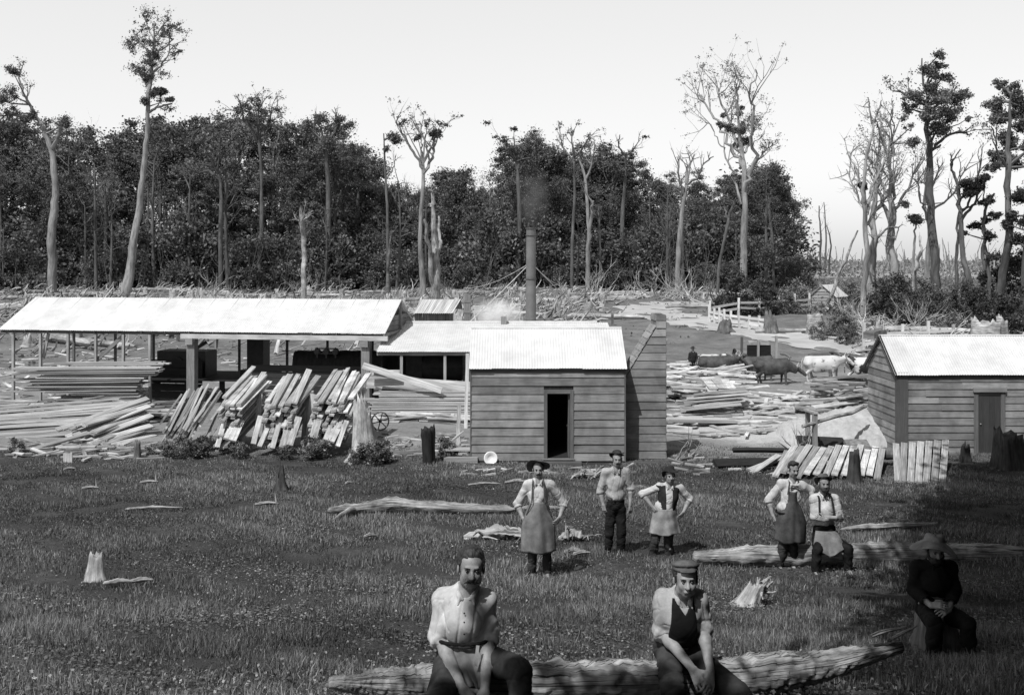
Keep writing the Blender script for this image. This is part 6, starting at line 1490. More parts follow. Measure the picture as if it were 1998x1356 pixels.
def drape(j,body,x0,x1,ztop,zbot,yf,wt,wb,bend=.07,seed=0,matl=None,name='apron',n=26,m=22,fold=.012,curve=None,parent=None,skew=0,notch=None):
    """hanging cloth: centre line x0->x1, front depth yf(t), half widths wt->wb"""
    rg=np.random.RandomState(seed); P=np.zeros((n,m,3)); ph=rg.rand(5)*6.28
    for a in range(n):
        t=a/(n-1.); 
        for b in range(m):
            u=-1+2*b/(m-1.); w=wt(t); cx=x0+(x1-x0)*t; y=yf(t)+bend*(u*u)*1.2+bend*.4*abs(u)
            f=fold*(.25+t)*(math.sin(u*6+ph[0]+t*2)+.6*math.sin(u*13+ph[1]-t*3))+fold*.5*math.sin(t*14+ph[2]+2*u)*(1-t)
            z=ztop+(zbot-ztop)*t+skew*u*t+.012*math.sin(u*5+ph[3])*t
            if notch: z+=notch(u,t)
            P[a,b]=(cx+u*w,y+f,z)
    return part(name,sheet(P[:, ::-1] if False else P,.007),matl,parent or body,True)
def hat(T,hr,body,matl,tilt=(0,0,0),up=.055,back=.01,sc=1.0,**kw):
    R=hr@rotm(*tilt); return part('hat',hatmb(T(0,back,up),R,**kw),matl,body,True)
def strap(body,pts,w,matl,name='strap',th=.004):
    m=MB(); P=np.array(pts,float)
    for a,b in zip(P[:-1],P[1:]): m.beam(a,b,w,th,up=(0,-1,.3))
    return part(name,m,matl,body)
def people():
    # 1 aproned man with slouch hat, hands on hips
    d=15.7;k=F_PX/d; gz=(HY-1124)/k
    J=dict(head=(1050,916),neck=(1050,937),chest=(1050,962,.01),pelvis=(1051,1016,.02),sl=(1030,946,.02),sr=(1073,946,.02),el=(1010,986,.10),er=(1101,985,.10),wl=(1020,1010,-.02),wr=(1092,1008,-.02),hl=(1030,1022,-.10),hr=(1081,1020,-.10),
        pl=(1042,1024,.02),pr=(1061,1024,.02),kl=(1039,1073,-.03),kr=(1067,1073,-.03),al=(1038,1117,.02),ar=(1068,1117,.02))
    r,b,j,T,hr_,wz,shw=person(1051,d,k,gz,J,'moustached man in drooping slouch hat and long canvas apron, hands on hips before the cabin',.0075,1,
        dict(trousers=M_trouw,shirt=M_shirt,tash=1.0,hand_l=dict(pn=(1,.6,-.2),side=-1,curl=.35,sc=1.02),hand_r=dict(pn=(-1,.6,-.2),side=1,curl=.35,sc=1.02),open=.02,cuff=.10,sleeve_r=1.05,hairline=-.005))
    hat(T,hr_,b,M_hatl,(.1,-.62,.06),.066,.045,rad=.086,crown=.075,brim=.095,droop=.02,wave=.02,seed=4,dent=.02)
    cy=d-.17
    drape(j,b,j['chest'][0],j['chest'][0],(HY-976)/k,(HY-1073)/k,lambda t:cy+.0-.05*math.sin(min(t*2.2,1.57)),lambda t:.105+.14*min(1,t*2.1)**.8+.02*t,None,.10,3,M_apron)
    for x in (-1,1): strap(b,[j['chest']+np.array([x*.10,-.165,-.11]),j['neck']+np.array([x*.085,-.115,-.03]),j['neck']+np.array([x*.075,-.0,.025])],.022,M_aprond)
    for x in (-1,1): strap(b,[j['chest']+np.array([x*.105,-.155,-.12]),np.array([j['pelvis'][0]+x*.19,d-.09,wz-.02])],.02,M_aprond)
    # 2 tall bareheaded... man with small hat, arms hanging
    d=17.25;k=F_PX/d; gz=(HY-1087)/k
    J=dict(head=(1204,896,-.02),neck=(1202,915),chest=(1201,940),pelvis=(1201,985,.01),sl=(1182,922,.01),sr=(1221,921,.01),el=(1171,959,.03),er=(1231,953,.04),wl=(1177,984,-.04),wr=(1229,984,-.04),hl=(1180,1003,-.06),hr=(1229,1003,-.07),
        pl=(1192,995,.01),pr=(1211,995,.01),kl=(1189,1040,-.03),kr=(1212,1040,-.02),al=(1186,1080,.02),ar=(1212,1080,.02))
    r,b,j,T,hr_,wz,shw=person(1201,d,k,gz,J,'tall thin moustached man in small round hat and black trousers, arms hanging straight down',.0075,2,
        dict(shirt=M_shirtg,trousers=M_trou,tash=.9,hand_l=dict(pn=(.6,.8,0),side=-1,curl=.55),hand_r=dict(pn=(-.6,.8,0),side=1,curl=.55),open=.05,cuff=.0,head_pitch=-.05,girth=.95,sleeve_r=1.05,hairline=.015))
    hat(T,hr_,b,M_hat,(0,-.38,.05),.082,.04,rad=.080,crown=.070,brim=.048,droop=.012,wave=.012,seed=7,dent=.0)
    m=MB(); m.lathe((0,0,0),[(0,.018),(.012,.012),(.015,0),(.012,-.012),(0,-.018)],10); m.v[0]+=np.array([j['pelvis'][0]-.04,d-.15,wz-.0]); part('watch_chain',m,M_white,b)
    # 3 youth in open dark waistcoat, sack apron, hands on hips
    d=17.2;k=F_PX/d; gz=(HY-1096)/k
    J=dict(head=(1307,927,-.05),neck=(1306,946),chest=(1304,966,.01),pelvis=(1297,1009,.02),sl=(1286,951,.02),sr=(1326,953,.02),el=(1254,965,.06),er=(1347,976,.08),wl=(1272,987,-.03),wr=(1333,998,-.03),hl=(1281,999,-.09),hr=(1322,1009,-.1),
        pl=(1288,1014,.02),pr=(1306,1014,.02),kl=(1277,1056,-.04),kr=(1304,1056,-.02),al=(1273,1088,.03),ar=(1307,1088,.03))
    r,b,j,T,hr_,wz,shw=person(1297,d,k,gz,J,'youth in floppy bucket hat, open dark waistcoat and rolled pale sack apron, hands on hips',.0075,3,
        dict(shirt=M_shirt,trousers=M_trouw,hand_l=dict(pn=(1,.5,-.2),side=-1,curl=.4),hand_r=dict(pn=(-1,.5,-.2),side=1,curl=.4),open=.03,cuff=.05,head_roll=-.05,girth=.97,sleeve_r=1.0))
    hat(T,hr_,b,M_hat,(0,-.36,-.10),.062,.035,rad=.086,crown=.10,brim=.055,droop=.02,wave=.025,seed=9,dent=.005)
    cc=np.array([j['pelvis'][0],d,0]); drape(j,b,j['pelvis'][0],j['pelvis'][0],(HY-990)/k,(HY-1039)/k,lambda t:d-.165-.03*t,lambda t:.185+.085*t,None,.10,5,M_apronl,fold=.016)
    # waistcoat: two fronts
    for x in (-1,1):
        v=SDF(j['chest']-np.array([.3,.25,.35]),j['chest']+np.array([.3,.2,.25]),.008)
        v.ell(j['chest']+np.array([0,0,.0]),(shw*.455+.016,.142,.20),None,.05); v.cone(j['chest']-np.array([0,0,.05]),j['chest']-np.array([.03,0,.20]),.15,.155,.05); v.cone(j['sl'],j['sr'],.070,.070,.05)
        xm=j['chest'][0]+x*.055; v.cut((xm,0,0),(-x,0,.0)); v.cut((xm,0,j['neck'][2]),(-x,0,.30)); v.cut((j['s'+('l' if x<0 else 'r')][0]-x*.02,0,0),(x,0,.12)); v.cut((0,0,j['chest'][2]-.245),(0,0,-1)); v.cut((0,0,j['neck'][2]-.0),(0,0,1)); v.cone(j['neck']-np.array([0,0,.1]),j['neck']+np.array([0,0,.1]),.07,.09,.01,'sub')
        v.folds(.005,40,11+x); part('waistcoat_front',v.mb(),M_vestd,b,True)
    # 4 bareheaded man in dark bib apron leaning his arm on his neighbour
    d=16.4;k=F_PX/d; gz=(HY-1110)/k
    J=dict(head=(1547,915,-.04),neck=(1547,938),chest=(1544,963,.01),pelvis=(1537,1012,.03),sl=(1526,945,.03),sr=(1566,948,.0),el=(1502,978,.08),er=(1583,957,.05),wl=(1508,1006,-.0),wr=(1583,972,-.13),hl=(1513,1021,-.04),hr=(1584,986,-.16),
        pl=(1528,1020,.03),pr=(1547,1020,.03),kl=(1527,1065,-.06),kr=(1546,1065,-.02),al=(1521,1103,.0),ar=(1548,1103,.04))
    r,b,j,T,hr_,wz,shw=person(1537,d,k,gz,J,'bareheaded curly haired man in dark bib apron resting a hand on the bearded man\'s shoulder',.0075,4,
        dict(shirt=M_shirt,trousers=M_trouw,tash=1.0,hand_l=dict(pn=(1,.4,0),side=-1,curl=.4),hand_r=dict(pn=(0,1,-.1),side=-1,curl=.25),open=.02,cuff=.0,head_yaw=.18,head_pitch=.12,tuft=True,hairvol=.013,sleeve_r=1.08,hairline=-.012))
    drape(j,b,j['chest'][0]-.0,j['pelvis'][0]+.02,(HY-955)/k,(HY-1054)/k,lambda t:d-.175-.05*math.sin(min(t*2,1.57)),lambda t:.10+.145*min(1,max(0,t-.25)*2.6)**.7,None,.10,6,M_aprond,skew=-.01)
    strap(b,[j['chest']+np.array([-.10,-.165,.02]),j['neck']+np.array([-.085,-.11,-.02]),j['neck']+np.array([-.06,.02,.03])],.02,M_aprond)
    m=SDF(j['pelvis']-.25,j['pelvis']+.3,.008); 
    for dz in (0,.012): ring(m,(j['pelvis'][0],d,wz-.02+dz),(0,0,1),.19,.008,.01,20,.82)
    part('belt',m.mb(),M_trou,b,True)
    nb=SDF(j['neck']-.2,j['neck']+.2,.006); nb.ell(j['neck']+np.array([0,-.115,-.045]),(.022,.018,.018),None,.01)
    for x in (-1,1): nb.chain([j['neck']+np.array([0,-.12,-.045]),j['neck']+np.array([x*.06,-.135,-.035]),j['neck']+np.array([x*.075,-.14,-.07])],[.012,.02,.012],.01)
    part('neckerchief',nb.mb(),M_shirt,b,True)
    # 5 bearded man seated on the log with folded arms
    d=16.25;k=F_PX/d; gz=(HY-1112)/k
    J=dict(head=(1606,942,-.05),neck=(1607,964),chest=(1608,990,.0),pelvis=(1611,1043,.12),sl=(1588,973,.02),sr=(1630,973,.02),el=(1587,1006,-.03),er=(1638,1008,-.03),wl=(1623,1003,-.22),wr=(1602,1009,-.18),hl=(1640,1001,-.16),hr=(1588,1003,-.19),
        pl=(1600,1053,.1),pr=(1624,1053,.1),kl=(1585,1063,-.28),kr=(1645,1062,-.25),al=(1581,1104,-.25),ar=(1647,1102,-.2))
    r,b,j,T,hr_,wz,shw=person(1610,d,k,gz,J,'black bearded man in battered hat sitting on the thick log with arms folded',.0075,5,
        dict(shirt=M_shirt,trousers=M_trou,tash=1.1,beard=.07,hand_l=dict(pn=(.1,1,0),side=1,curl=.5),hand_r=dict(pn=(-.1,1,0),side=-1,curl=.5),open=.06,cuff=.12,sleeve_r=.96,waist=(HY-1030)/k))
    hat(T,hr_,b,M_hatl,(0,-.62,0),.070,.045,rad=.085,crown=.075,brim=.055,droop=.02,wave=.015,seed=12,dent=.01)
    for x in (-1,1): strap(b,[j['neck']+np.array([x*.10,-.0,.0]),j['neck']+np.array([x*.10,-.10,-.04]),j['chest']+np.array([x*.115,-.145,-.06]),j['chest']+np.array([x*.09,-.15,-.14])],.03,M_vestd)
    vz=SDF(j['pelvis']-.3,j['pelvis']+.3,.008); vz.ell(j['pelvis']+np.array([0,-.06,.09]),(.175,.15,.10),None,.02); vz.cut((0,0,wz-.06),(0,0,-1)); part('sash',vz.mb(),M_trou,b,True)
    drape(j,b,j['pelvis'][0]-.0,j['pelvis'][0]-.02,(HY-1034)/k,(HY-1062)/k,lambda t:d-.10-.24*t,lambda t:.17+.09*t,None,.04,7,M_apron,notch=lambda u,t:-.09*t*t*(1-abs(u+.05)),fold=.010)
    # 6 seated foreground man
    d=6.3;k=F_PX/d; gz=g((925-CX)/k,6.0)
    J=dict(head=(920,1103,-.05),neck=(911,1150,.0),chest=(905,1194,.0),pelvis=(905,1284,.10),sl=(866,1174,.03),sr=(946,1176,.03),el=(856,1243,.02),er=(953,1240,.02),wl=(908,1309,-.27),wr=(948,1313,-.27),hl=(934,1340,-.33),hr=(944,1345,-.33),
        pl=(880,1296,.08),pr=(935,1292,.08),kl=(862,1322,-.40),kr=(1012,1276,-.24),al=(850,1450,-.34),ar=(1018,1420,-.28))
    r,b,j,T,hr_,wz,shw=person(905,d,k,gz,J,'hatless dark haired moustached man in white shirt seated at front, hands hanging between his knees',.0055,6,
        dict(shirt=M_shirt,trousers=M_trouw,tash=1.15,hand_l=dict(pn=(.3,.6,-.8),side=1,curl=.3,spread=.18,sc=1.05),hand_r=dict(pn=(-.3,.6,-.8),side=-1,curl=.45,sc=1.05),open=.0,cuff=.04,hairvol=.017,sleeve_r=1.04,girth=1.03,waist=(HY-1252)/k,head_yaw=.10,head_roll=.04,headsc=.98,hairline=.004,keepshirt=False))
    for q_,(zz,pp) in enumerate(((1180,0),(1197,0),(1220,0))):
        m=MB(); m.lathe((0,0,0),[(0,.003),(.0045,.002),(.0055,-.002)],10,R=rotm(0,PI/2)); m.v[0]+=np.array([(908-CX)/k,j['chest'][1]-.148,(HY-zz)/k]); part('button',m,M_vest,b)
    bt=SDF(j['pelvis']-.28,j['pelvis']+.32,.007); ring(bt,(j['pelvis'][0],j['pelvis'][1]-.055,wz+.025),(0,0,1),.185,.010,.01,24,.86); part('belt',bt.mb(),M_trou,b,True)
    drape(j,b,(905-CX)/k,(930-CX)/k,(HY-1256)/k,(HY-1312)/k,lambda t:j['pelvis'][1]-.17-.16*t,lambda t:.15-.08*t,None,.03,8,M_apron,name='apron',fold=.014)
    strap(b,[np.array([(934-CX)/k,d-.155,(HY-1240)/k]),np.array([(930-CX)/k,d-.19,(HY-1275)/k])],.02,M_apronl,th=.006)
    # 7 youth in cap and black waistcoat
    d=6.9;k=F_PX/d; gz=g((1330-CX)/k,6.6)
    J=dict(head=(1334,1123,-.08),neck=(1331,1160,.0),chest=(1328,1196,.0),pelvis=(1325,1272,.10),sl=(1297,1172,.02),sr=(1362,1171,.02),el=(1291,1233,.03),er=(1373,1228,.03),wl=(1339,1276,-.25),wr=(1372,1278,-.25),hl=(1352,1300,-.32),hr=(1366,1303,-.32),
        pl=(1308,1283,.09),pr=(1345,1283,.09),kl=(1297,1306,-.35),kr=(1420,1318,-.28),al=(1345,1410,-.30),ar=(1500,1385,-.45))
    r,b,j,T,hr_,wz,shw=person(1325,d,k,gz,J,'scowling clean shaven youth in cloth cap and black waistcoat seated on the foreground log',.0055,7,
        dict(shirt=M_shirtg,trousers=M_trouw,hand_l=dict(pn=(.5,.3,-.8),side=1,curl=.42,spread=.15),hand_r=dict(pn=(-.5,.3,-.8),side=-1,curl=.5),open=.04,cuff=.0,hairvol=.010,sleeve_r=1.02,girth=.92,waist=(HY-1248)/k,head_pitch=-.04,headsc=.95,hairline=-.012,jaw=.85))
    v=SDF(j['chest']-np.array([.3,.25,.45]),j['chest']+np.array([.3,.22,.25]),.0065); gi=.92
    v.ell(j['chest']+np.array([0,0,.01]),((shw*.455)*gi+.012,.128*gi+.014,.20),None,.05); v.cone(j['chest']-np.array([0,0,.05]),np.array([j['pelvis'][0],j['pelvis'][1]-.03,wz]),.148*gi,.152*gi,.05); v.cone(j['sl']*.8+j['sr']*.2+np.array([0,0,.01]),j['sr']*.8+j['sl']*.2+np.array([0,0,.01]),.068,.068,.05)
    v.folds(.004,40,13)
    for x,a in ((-1,'l'),(1,'r')): v.cut((j['s'+a][0]-x*.028,0,j['chest'][2]),(x,0,.10)); 
    v.cut((0,0,wz-.03),(0,0,-1)); v.cut((0,0,j['neck'][2]+.0),(0,0,1))
    for t_ in np.linspace(0,1,9): v.cone(j['neck']+np.array([0,-.25,.02-.11*t_]),j['neck']+np.array([0,-.03,.02-.11*t_]),.060*(1-t_)+.004,.060*(1-t_)+.004,.004,'sub')
    v.cone(j['neck']+np.array([0,.0,-.03]),j['neck']+np.array([0,.0,.1]),.066,.09,.004,'sub'); part('waistcoat',v.mb(),M_vest,b,True)
    cp=SDF(T(0,0,.09)-.17,T(0,0,.09)+.17,.005); cp.ell(T(0,.024,.098),(.092,.104,.032),hr_@rotm(0,-.16,0),.01); cp.ell(T(0,.02,.075),(.086,.104,.03),hr_,.01); cp.ell(T(0,-.080,.078),(.056,.030,.008),hr_@rotm(0,.1,0),.008); cp.folds(.0025,60,3); part('cap',cp.mb(),M_hatl,b,True)
    # 8 shadowed man in big drooping hat at right
    d=10.;k=F_PX/d; gz=g((1822-CX)/k,9.8)
    J=dict(head=(1820,1068,-.05),neck=(1822,1096),chest=(1822,1124,.0),pelvis=(1828,1184,.1),sl=(1790,1108,.02),sr=(1856,1108,.02),el=(1782,1150,.0),er=(1862,1152,.0),wl=(1796,1164,-.25),wr=(1830,1172,-.25),hl=(1812,1160,-.3),hr=(1815,1172,-.3),
        pl=(1814,1194,.1),pr=(1842,1194,.1),kl=(1795,1194,-.35),kr=(1860,1196,-.33),al=(1792,1278,-.33),ar=(1862,1278,-.30))
    r,b,j,T,hr_,wz,shw=person(1825,d,k,gz,J,'man in huge drooping brimmed hat sitting in the deep shade at far right',.0075,8,
        dict(shirt=M_vest,trousers=M_trou,tash=1.2,beard=.03,hand_l=dict(pn=(.3,.6,-.8),side=1,curl=.5),hand_r=dict(pn=(-.3,.6,-.8),side=-1,curl=.5),open=.0,cuff=.8,hairvol=.008,head_pitch=.28))
    hat(T,hr_,b,M_hatp,(0,-.42,.16),.066,.03,rad=.095,crown=.075,brim=.12,droop=.085,wave=.02,seed=15,dent=.02)
    p=WG(1826,10.1); single('stump',stump_mb(.24,.42,.3,.15,44,p),M_stump,'low round stump the man with the huge hat sits on','stump',p)
    # 9 bullock driver far off in the yard
    d=57.;k=F_PX/d; gz=g((1353-CX)/k,d)
    J=dict(head=(1352,668),neck=(1352,673),chest=(1352,681),pelvis=(1352,695),sl=(1346,677),sr=(1358,677),el=(1344,687),er=(1360,687),wl=(1346,694,-.1),wr=(1358,694,-.1),hl=(1348,697,-.15),hr=(1356,697,-.15),pl=(1349,698),pr=(1355,698),kl=(1349,713),kr=(1355,713),al=(1349,728),ar=(1355,728))
    z0=(HY-731)/k; 
    r,b,j,T,hr_,wz,shw=person(1352,d,k,gz,J,'distant man in dark clothes and hat standing among the board heaps by the ox team',.014,9,dict(shirt=M_vestd,trousers=M_trou,cuff=.7,hair='none'))
    hat(T,hr_,b,M_hat,(0,0,0),.06,.01,rad=.09,crown=.1,brim=.07,droop=.0)
    r.location.z+=gz-z0
people()
# ---------------------------------------------------------------- ox team, cart, small things
def ox_parts(seed,headlow=0.,walk=0.):
    """ox facing +x, feet on z=0; about 1.45 m at the withers"""
    s=SDF((-1.35,-.45,-.02),(1.6,.45,1.75),.022); h={}
    s.ell((.42,0,.98),(.42,.29,.40),None,.10); s.ell((-.15,0,.96),(.60,.33,.37),None,.12); s.ell((-.72,0,1.05),(.36,.27,.34),None,.10)
    s.cone((-.9,0,1.30),(.55,0,1.32),.10,.13,.10); s.cone((.35,0,.78),(-.4,0,.70),.2,.22,.1)
    hd=np.array([1.22,0,1.28-headlow]); s.cone((.55,0,1.18),hd-np.array([.12,0,-.02]),.24,.15,.10); s.cone((.55,0,.95),hd-np.array([.15,0,.15]),.16,.09,.10)
    s.chain([hd,hd+np.array([.20,0,-.14]),hd+np.array([.37,0,-.28])],[.125,.105,.085],.05)
    s.cone(hd+np.array([.34,0,-.27]),hd+np.array([.38,0,-.31]),.075,.07,.03)
    for y in (-1,1):
        s.cone(hd+np.array([-.03,y*.11,.06]),hd+np.array([-.09,y*.25,.03]),.045,.02,.03)
    w=walk
    for (x,y,f) in ((.50,-.17,w),(.42,.17,-w)):
        s.chain([(x,y,.85),(x+f*.4,y,.48),(x+f*.6,y,.10)],[.13,.062,.048],.05); s.cone((x+f*.6,y,.09),(x+f*.6+.05,y,.035),.055,.06,.02)
    for (x,y,f) in ((-.80,-.17,-w),(-.74,.17,w)):
        s.chain([(x,y,1.0),(x+.12+f*.2,y,.70),(x-.12+f*.5,y,.46),(x-.03+f*.6,y,.10)],[.22,.11,.062,.045],.05); s.cone((x-.03+f*.6,y,.09),(x+.02+f*.6,y,.035),.055,.06,.02)
    hmb=[]
    for y in (-1,1):
        m=MB(); m.tube([hd+np.array([-.05,y*.08,.11]),hd+np.array([-.03,y*.24,.15]),hd+np.array([.05,y*.36,.22]),hd+np.array([.10,y*.38,.36])],[.038,.032,.02,.006],8); hmb.append(m)
    tm=MB(); tm.tube([(-1.05,0,1.28),(-1.14,0,1.15),(-1.14,.02,.8),(-1.12,.02,.55)],[.04,.025,.02,.035],7)
    return s.mb(),hmb,tm
def oxen():
    def hide(name,a,b,sc=1.2,p=(.46,.54)): return mat(name,a,b,coord='Object',scale=sc,detail=3,rough=.7,spec=.25,p=p,usetone=False)
    H={'dark':hide('dark_hide',.03,.09,3,(.3,.7)),'brown':hide('brown_hide',.05,.12,2,(.3,.8)),'white':hide('white_hide',.16,.5,2.2,(.36,.46)),'pied':hide('pied_hide',.03,.55,1.6,(.48,.52)),'back':hide('white_backed_hide',.05,.5,1.3,(.45,.5))}
    M_horn=mat('horn',.3,.5,coord='Object',scale=5)
    pr=[ox_parts(1,.0,.05),ox_parts(2,.42,.10)]
    me={}
    for i,(bm,hm,tm) in enumerate(pr): me[i]=(bm.mesh('body',None,smooth=True),[m.mesh('horn',M_horn,smooth=True) for m in hm],tm.mesh('tail',None,smooth=True))
    def ox(px,py,d,rz,var,hd,label,s=1.0,gr='oxen of the bullock team'):
        x=(px-CX)/F_PX*d; p=(x,d,g(x,d)-.02); e=thing('bullock',label,'ox',p,gr,rz); e.scale=(s,s,s)
        bm,hm,tm=me[var]
        for nme,m_ in (('body',bm),('tail',tm)):
            if not m_.materials: m_.materials.append(H['dark'])
            o=bpy.data.objects.new(nme,m_); C.objects.link(o); o.parent=e; o.material_slots[0].link='OBJECT'; o.material_slots[0].material=H[hd]
        for m_ in hm: o=bpy.data.objects.new('horn',m_); C.objects.link(o); o.parent=e
        return e
    ox(1400,730,56.5,-.10,0,'dark','dark ox nearest the man, facing right, closest of its pair to the camera',1.0)
    ox(1396,722,58.2,-.05,0,'back','white backed ox standing behind the dark one nearest the man',1.0)
    ox(1512,745,55.2,-.12,1,'dark','dark brown ox with lowered head in the middle of the team',1.0)
    ox(1484,738,57.0,.25,1,'brown','brown ox mostly hidden behind the one with lowered head',1.0)
    ox(1606,745,56.0,-.08,0,'white','white ox facing right in front of the timber stack',1.0)
    ox(1612,738,57.6,-.02,0,'brown','dark backed ox behind the white one',1.0)
    ox(1690,742,56.2,-.2,0,'pied','pied ox half hidden by the right cabin corner',1.0)
    # yokes
    for k,(px,d,lab) in enumerate(((1424,57.3,'wooden yoke over the necks of the pair nearest the man'),(1533,56,'wooden yoke over the necks of the middle ox pair'),(1630,56.8,'wooden yoke over the necks of the white ox and its mate'))):
        x=(px-CX)/F_PX*d; z=g(x,d); m=MB(); m.tube([(x,d-1.0,z+1.42),(x,d-.4,z+1.5),(x,d+.3,z+1.5),(x,d+1.0,z+1.44)],[.06,.08,.08,.06],8); t=single('yoke',m,M_oldbd,lab,'yoke',(x,d,z))
        m=MB()
        m.tube([(x,d-.62+.2*math.cos(a),z+1.35+.38*math.sin(a)) for a in np.linspace(PI,2*PI,9)],[.02,.02],6); part('bow',m,M_oldbd,t)
    # draught chain
    m=MB(); P=[]
    for u in np.linspace(0,1,30):
        px=1424+u*206; d=57.2-u*.6; x=(px-CX)/F_PX*d; P.append((x,d,g(x,d)+1.25-.25*math.sin(PI*((u*2)%1))))
    m.tube(P,.025,5); single('chain',m,M_rust,'draught chain slung between the yokes of the ox team','chain',P[0])
    # timber waggon seen end on
    d=60.; c=WG(1480,d); k=F_PX/d; t=thing('wagon','timber waggon with tall corner stakes standing behind the oxen','wagon',c)
    x0,x1=(1459-CX)/k,(1502-CX)/k; zt=(HY-694)/k-.0
    m=MB(); m.box(x0,x1,d,d+3.6,zt-.15,zt+.03,.8); part('bed',m,M_oldbd,t)
    m=MB(); m.box(x0-.05,x1+.05,d-.06,d,zt+.03,zt+.62,.6); part('headboard',m,M_darkwd,t)
    m=MB(); m.box(x0+.05,x1-.05,d-.1,d+.5,zt+.63,zt+.86,1.0); part('sack_load',m,M_bleach,t)
    for px,top in ((1446,657),(1513,655),(1478,663)):
        m=MB(); x=(px-CX)/k; m.beam((x,d-.12,zt-.5),(x+.02,d-.12,(HY-top)/k),.17,.12,up=(1,0,0),tone=(.35 if px==1446 else 1.2)); part('stake',m,M_post,t)
    for x in (x0-.12,x1+.12):
        for y in (d+.4,d+3.0):
            gz=g(x,y); m=MB(); R=.5; 
            m.tube([(x,y+R*math.cos(a),gz+R+R*math.sin(a)) for a in np.linspace(0,2*PI,25)],.05,6,cap=False)
            for a in np.linspace(0,PI,6)[:-1]: m.tube([(x,y+R*math.cos(a),gz+R+R*math.sin(a)),(x,y-R*math.cos(a),gz+R-R*math.sin(a))],.03,5)
            m.tube([(x-.1,y,gz+R),(x+.1,y,gz+R)],.09,8); part('wheel',m,M_darkwd,t)
    for y in (d+.4,d+3.0): m=MB(); m.beam((x0-.1,y,g(x0,y)+.5),(x1+.1,y,g(x0,y)+.5),.12,.12); part('axle',m,M_darkwd,t)
def small_things():
    rg=np.random.RandomState(3)
    # iron flywheel leaning on the stack
    d=36.5;c=W(742,795,d); R=.30; gz=g(c[0],d); c[2]=gz+R+.02
    t=thing('iron_wheel','six spoked iron wheel leaning upright against the level board stack','wheel',c)
    m=MB(); m.tube([c+np.array([R*math.cos(a),.10*math.sin(a),R*math.sin(a)]) for a in np.linspace(0,2*PI,33)],.026,8,cap=False); part('rim',m,M_rust,t,True)
    for k in range(6):
        a=k*PI/3+.3; m=MB(); m.beam(c,c+np.array([R*math.cos(a),.10*math.sin(a),R*math.sin(a)]),.035,.02,up=(0,1,0)); part('spoke',m,M_black,t)
    m=MB(); m.tube([c+np.array([0,-.07,0]),c+np.array([0,.07,0])],.055,14); part('hub',m,M_black,t)
    # wire coil
    m=MB(); c=WG(782,33.3)+np.array([0,0,.06]); th=np.linspace(0,2*PI*4.3,120)
    m.tube(np.stack([c[0]+(.34+.04*np.sin(th*.7))*np.cos(th)+.02*np.sin(th*.23),c[1]+(.6+.05*np.cos(th*.5))*np.sin(th),c[2]+.008*th/2+.02*np.sin(th*1.3)],1),.013,5,cap=False); single('wire_coil',m,M_bleach,'loose coil of pale wire lying on the bare ground left of the charred stump','coil',c)
    # enamel basin leaning on the cabin
    c=W(957.5,902,29.9); m=MB(); prof=[(0,.0),(.09,.004),(.10,.02),(.175,.07),(.20,.075),(.20,.082),(.17,.078),(.095,.028),(.085,.012),(0,.010)]
    m.lathe((0,0,0),[(r,z) for r,z in prof],28,R=rotm(0,PI/2-.35)); m.v[0]+=c+np.array([0,-.0,.11]); single('basin',m,mat('white_enamel',.55,.7,coord='Object',scale=4,rough=.3,spec=.5),'white enamel wash basin leaning against the cabin foot left of the door','basin',c,smooth=True)
    # rough bench left of cabin
    a=W(873,900,30.2); t=thing('bench','low rough plank bench against the left corner of the cabin','bench',(a[0],30.2,g(a[0],30.2)))
    gz=g(-1.6,30.2)
    m=MB(); m.box(-1.95,-1.2,30.05,30.5,gz+.30,gz+.34,1.6); part('seat',m,M_post,t)
    for x in (-1.88,-1.28): m=MB(); m.box(x,x+.07,30.1,30.45,gz-.05,gz+.295,.6); part('leg',m,M_post,t)
    m=MB(); m.box(-2.0,-1.0,29.75,29.95,gz-.02,gz+.16,1.2); single('timber_block',m,M_post,'squared pale baulk lying on the grass in front of the low bench','timber',(-1.5,29.8,gz))
    # stick frame by the dirt at left
    gz=g(-13,30.5); d=30.5
    m=MB(); m.beam(W(75,906,d),W(200,904,d),.05,.05); t=single('stick_rail',m,M_board,'thin level stick rail near the ground at the left below the plank','rail',W(75,906,d))
    m=MB(); p=W(133,905,d-.1); m.box(p[0]-.13,p[0]+.13,p[1]-.04,p[1],gz-.0,gz+.28); part('block',m,M_board,t)
    # pole frame in the yard, right
    d=31.; t=thing('pole_frame','two posts with a crooked pole rail in front of the pale sawdust heap','frame',WG(1588,d))
    for px,top,bot,dd in ((1590,806,885,30.6),(1576,800,850,32.4)):
        m=MB(); a=W(px,top,dd); gz=g(a[0],dd)-.1; m.beam((a[0],dd,gz),a,.13,.13,up=(1,0,0)); part('post',m,M_post,t)
    m=MB(); m.beam(W(1572,800,32.5),W(1592,806,30.5),.13,.06,tone=1.6); part('cap_rail',m,M_post,t)
    m=MB(); m.tube([W(1566,832,30.3),W(1592,824,30.6),W(1630,812,31.2),W(1660,806,32),W(1690,792,33)],[.05,.06,.05],8,rough=.1); part('pole',m,M_logw,t)
    # sawdust heap
    m=MB(); n=60; c=WG(1660,34.5); xs=np.linspace(-2.6,2.6,n); X,Y=np.meshgrid(xs,xs,indexing='ij'); r=np.sqrt((X/1.15)**2+(Y/.95)**2)
    Z=.78*np.clip(1-r/2.1,0,None)**.9+.05*np.sin(X*3+Y*2)+.03*rg.randn(n,n); Z=np.where(r>2.1,-.3,Z); Z=Z+g(c[0],c[1])
    V=np.stack([X+c[0],Y+c[1],Z],2).reshape(-1,3); i=(np.arange(n-1)[:,None]*n+np.arange(n-1)[None]).ravel(); m.add(V,np.stack([i,i+n,i+n+1,i+1],1))
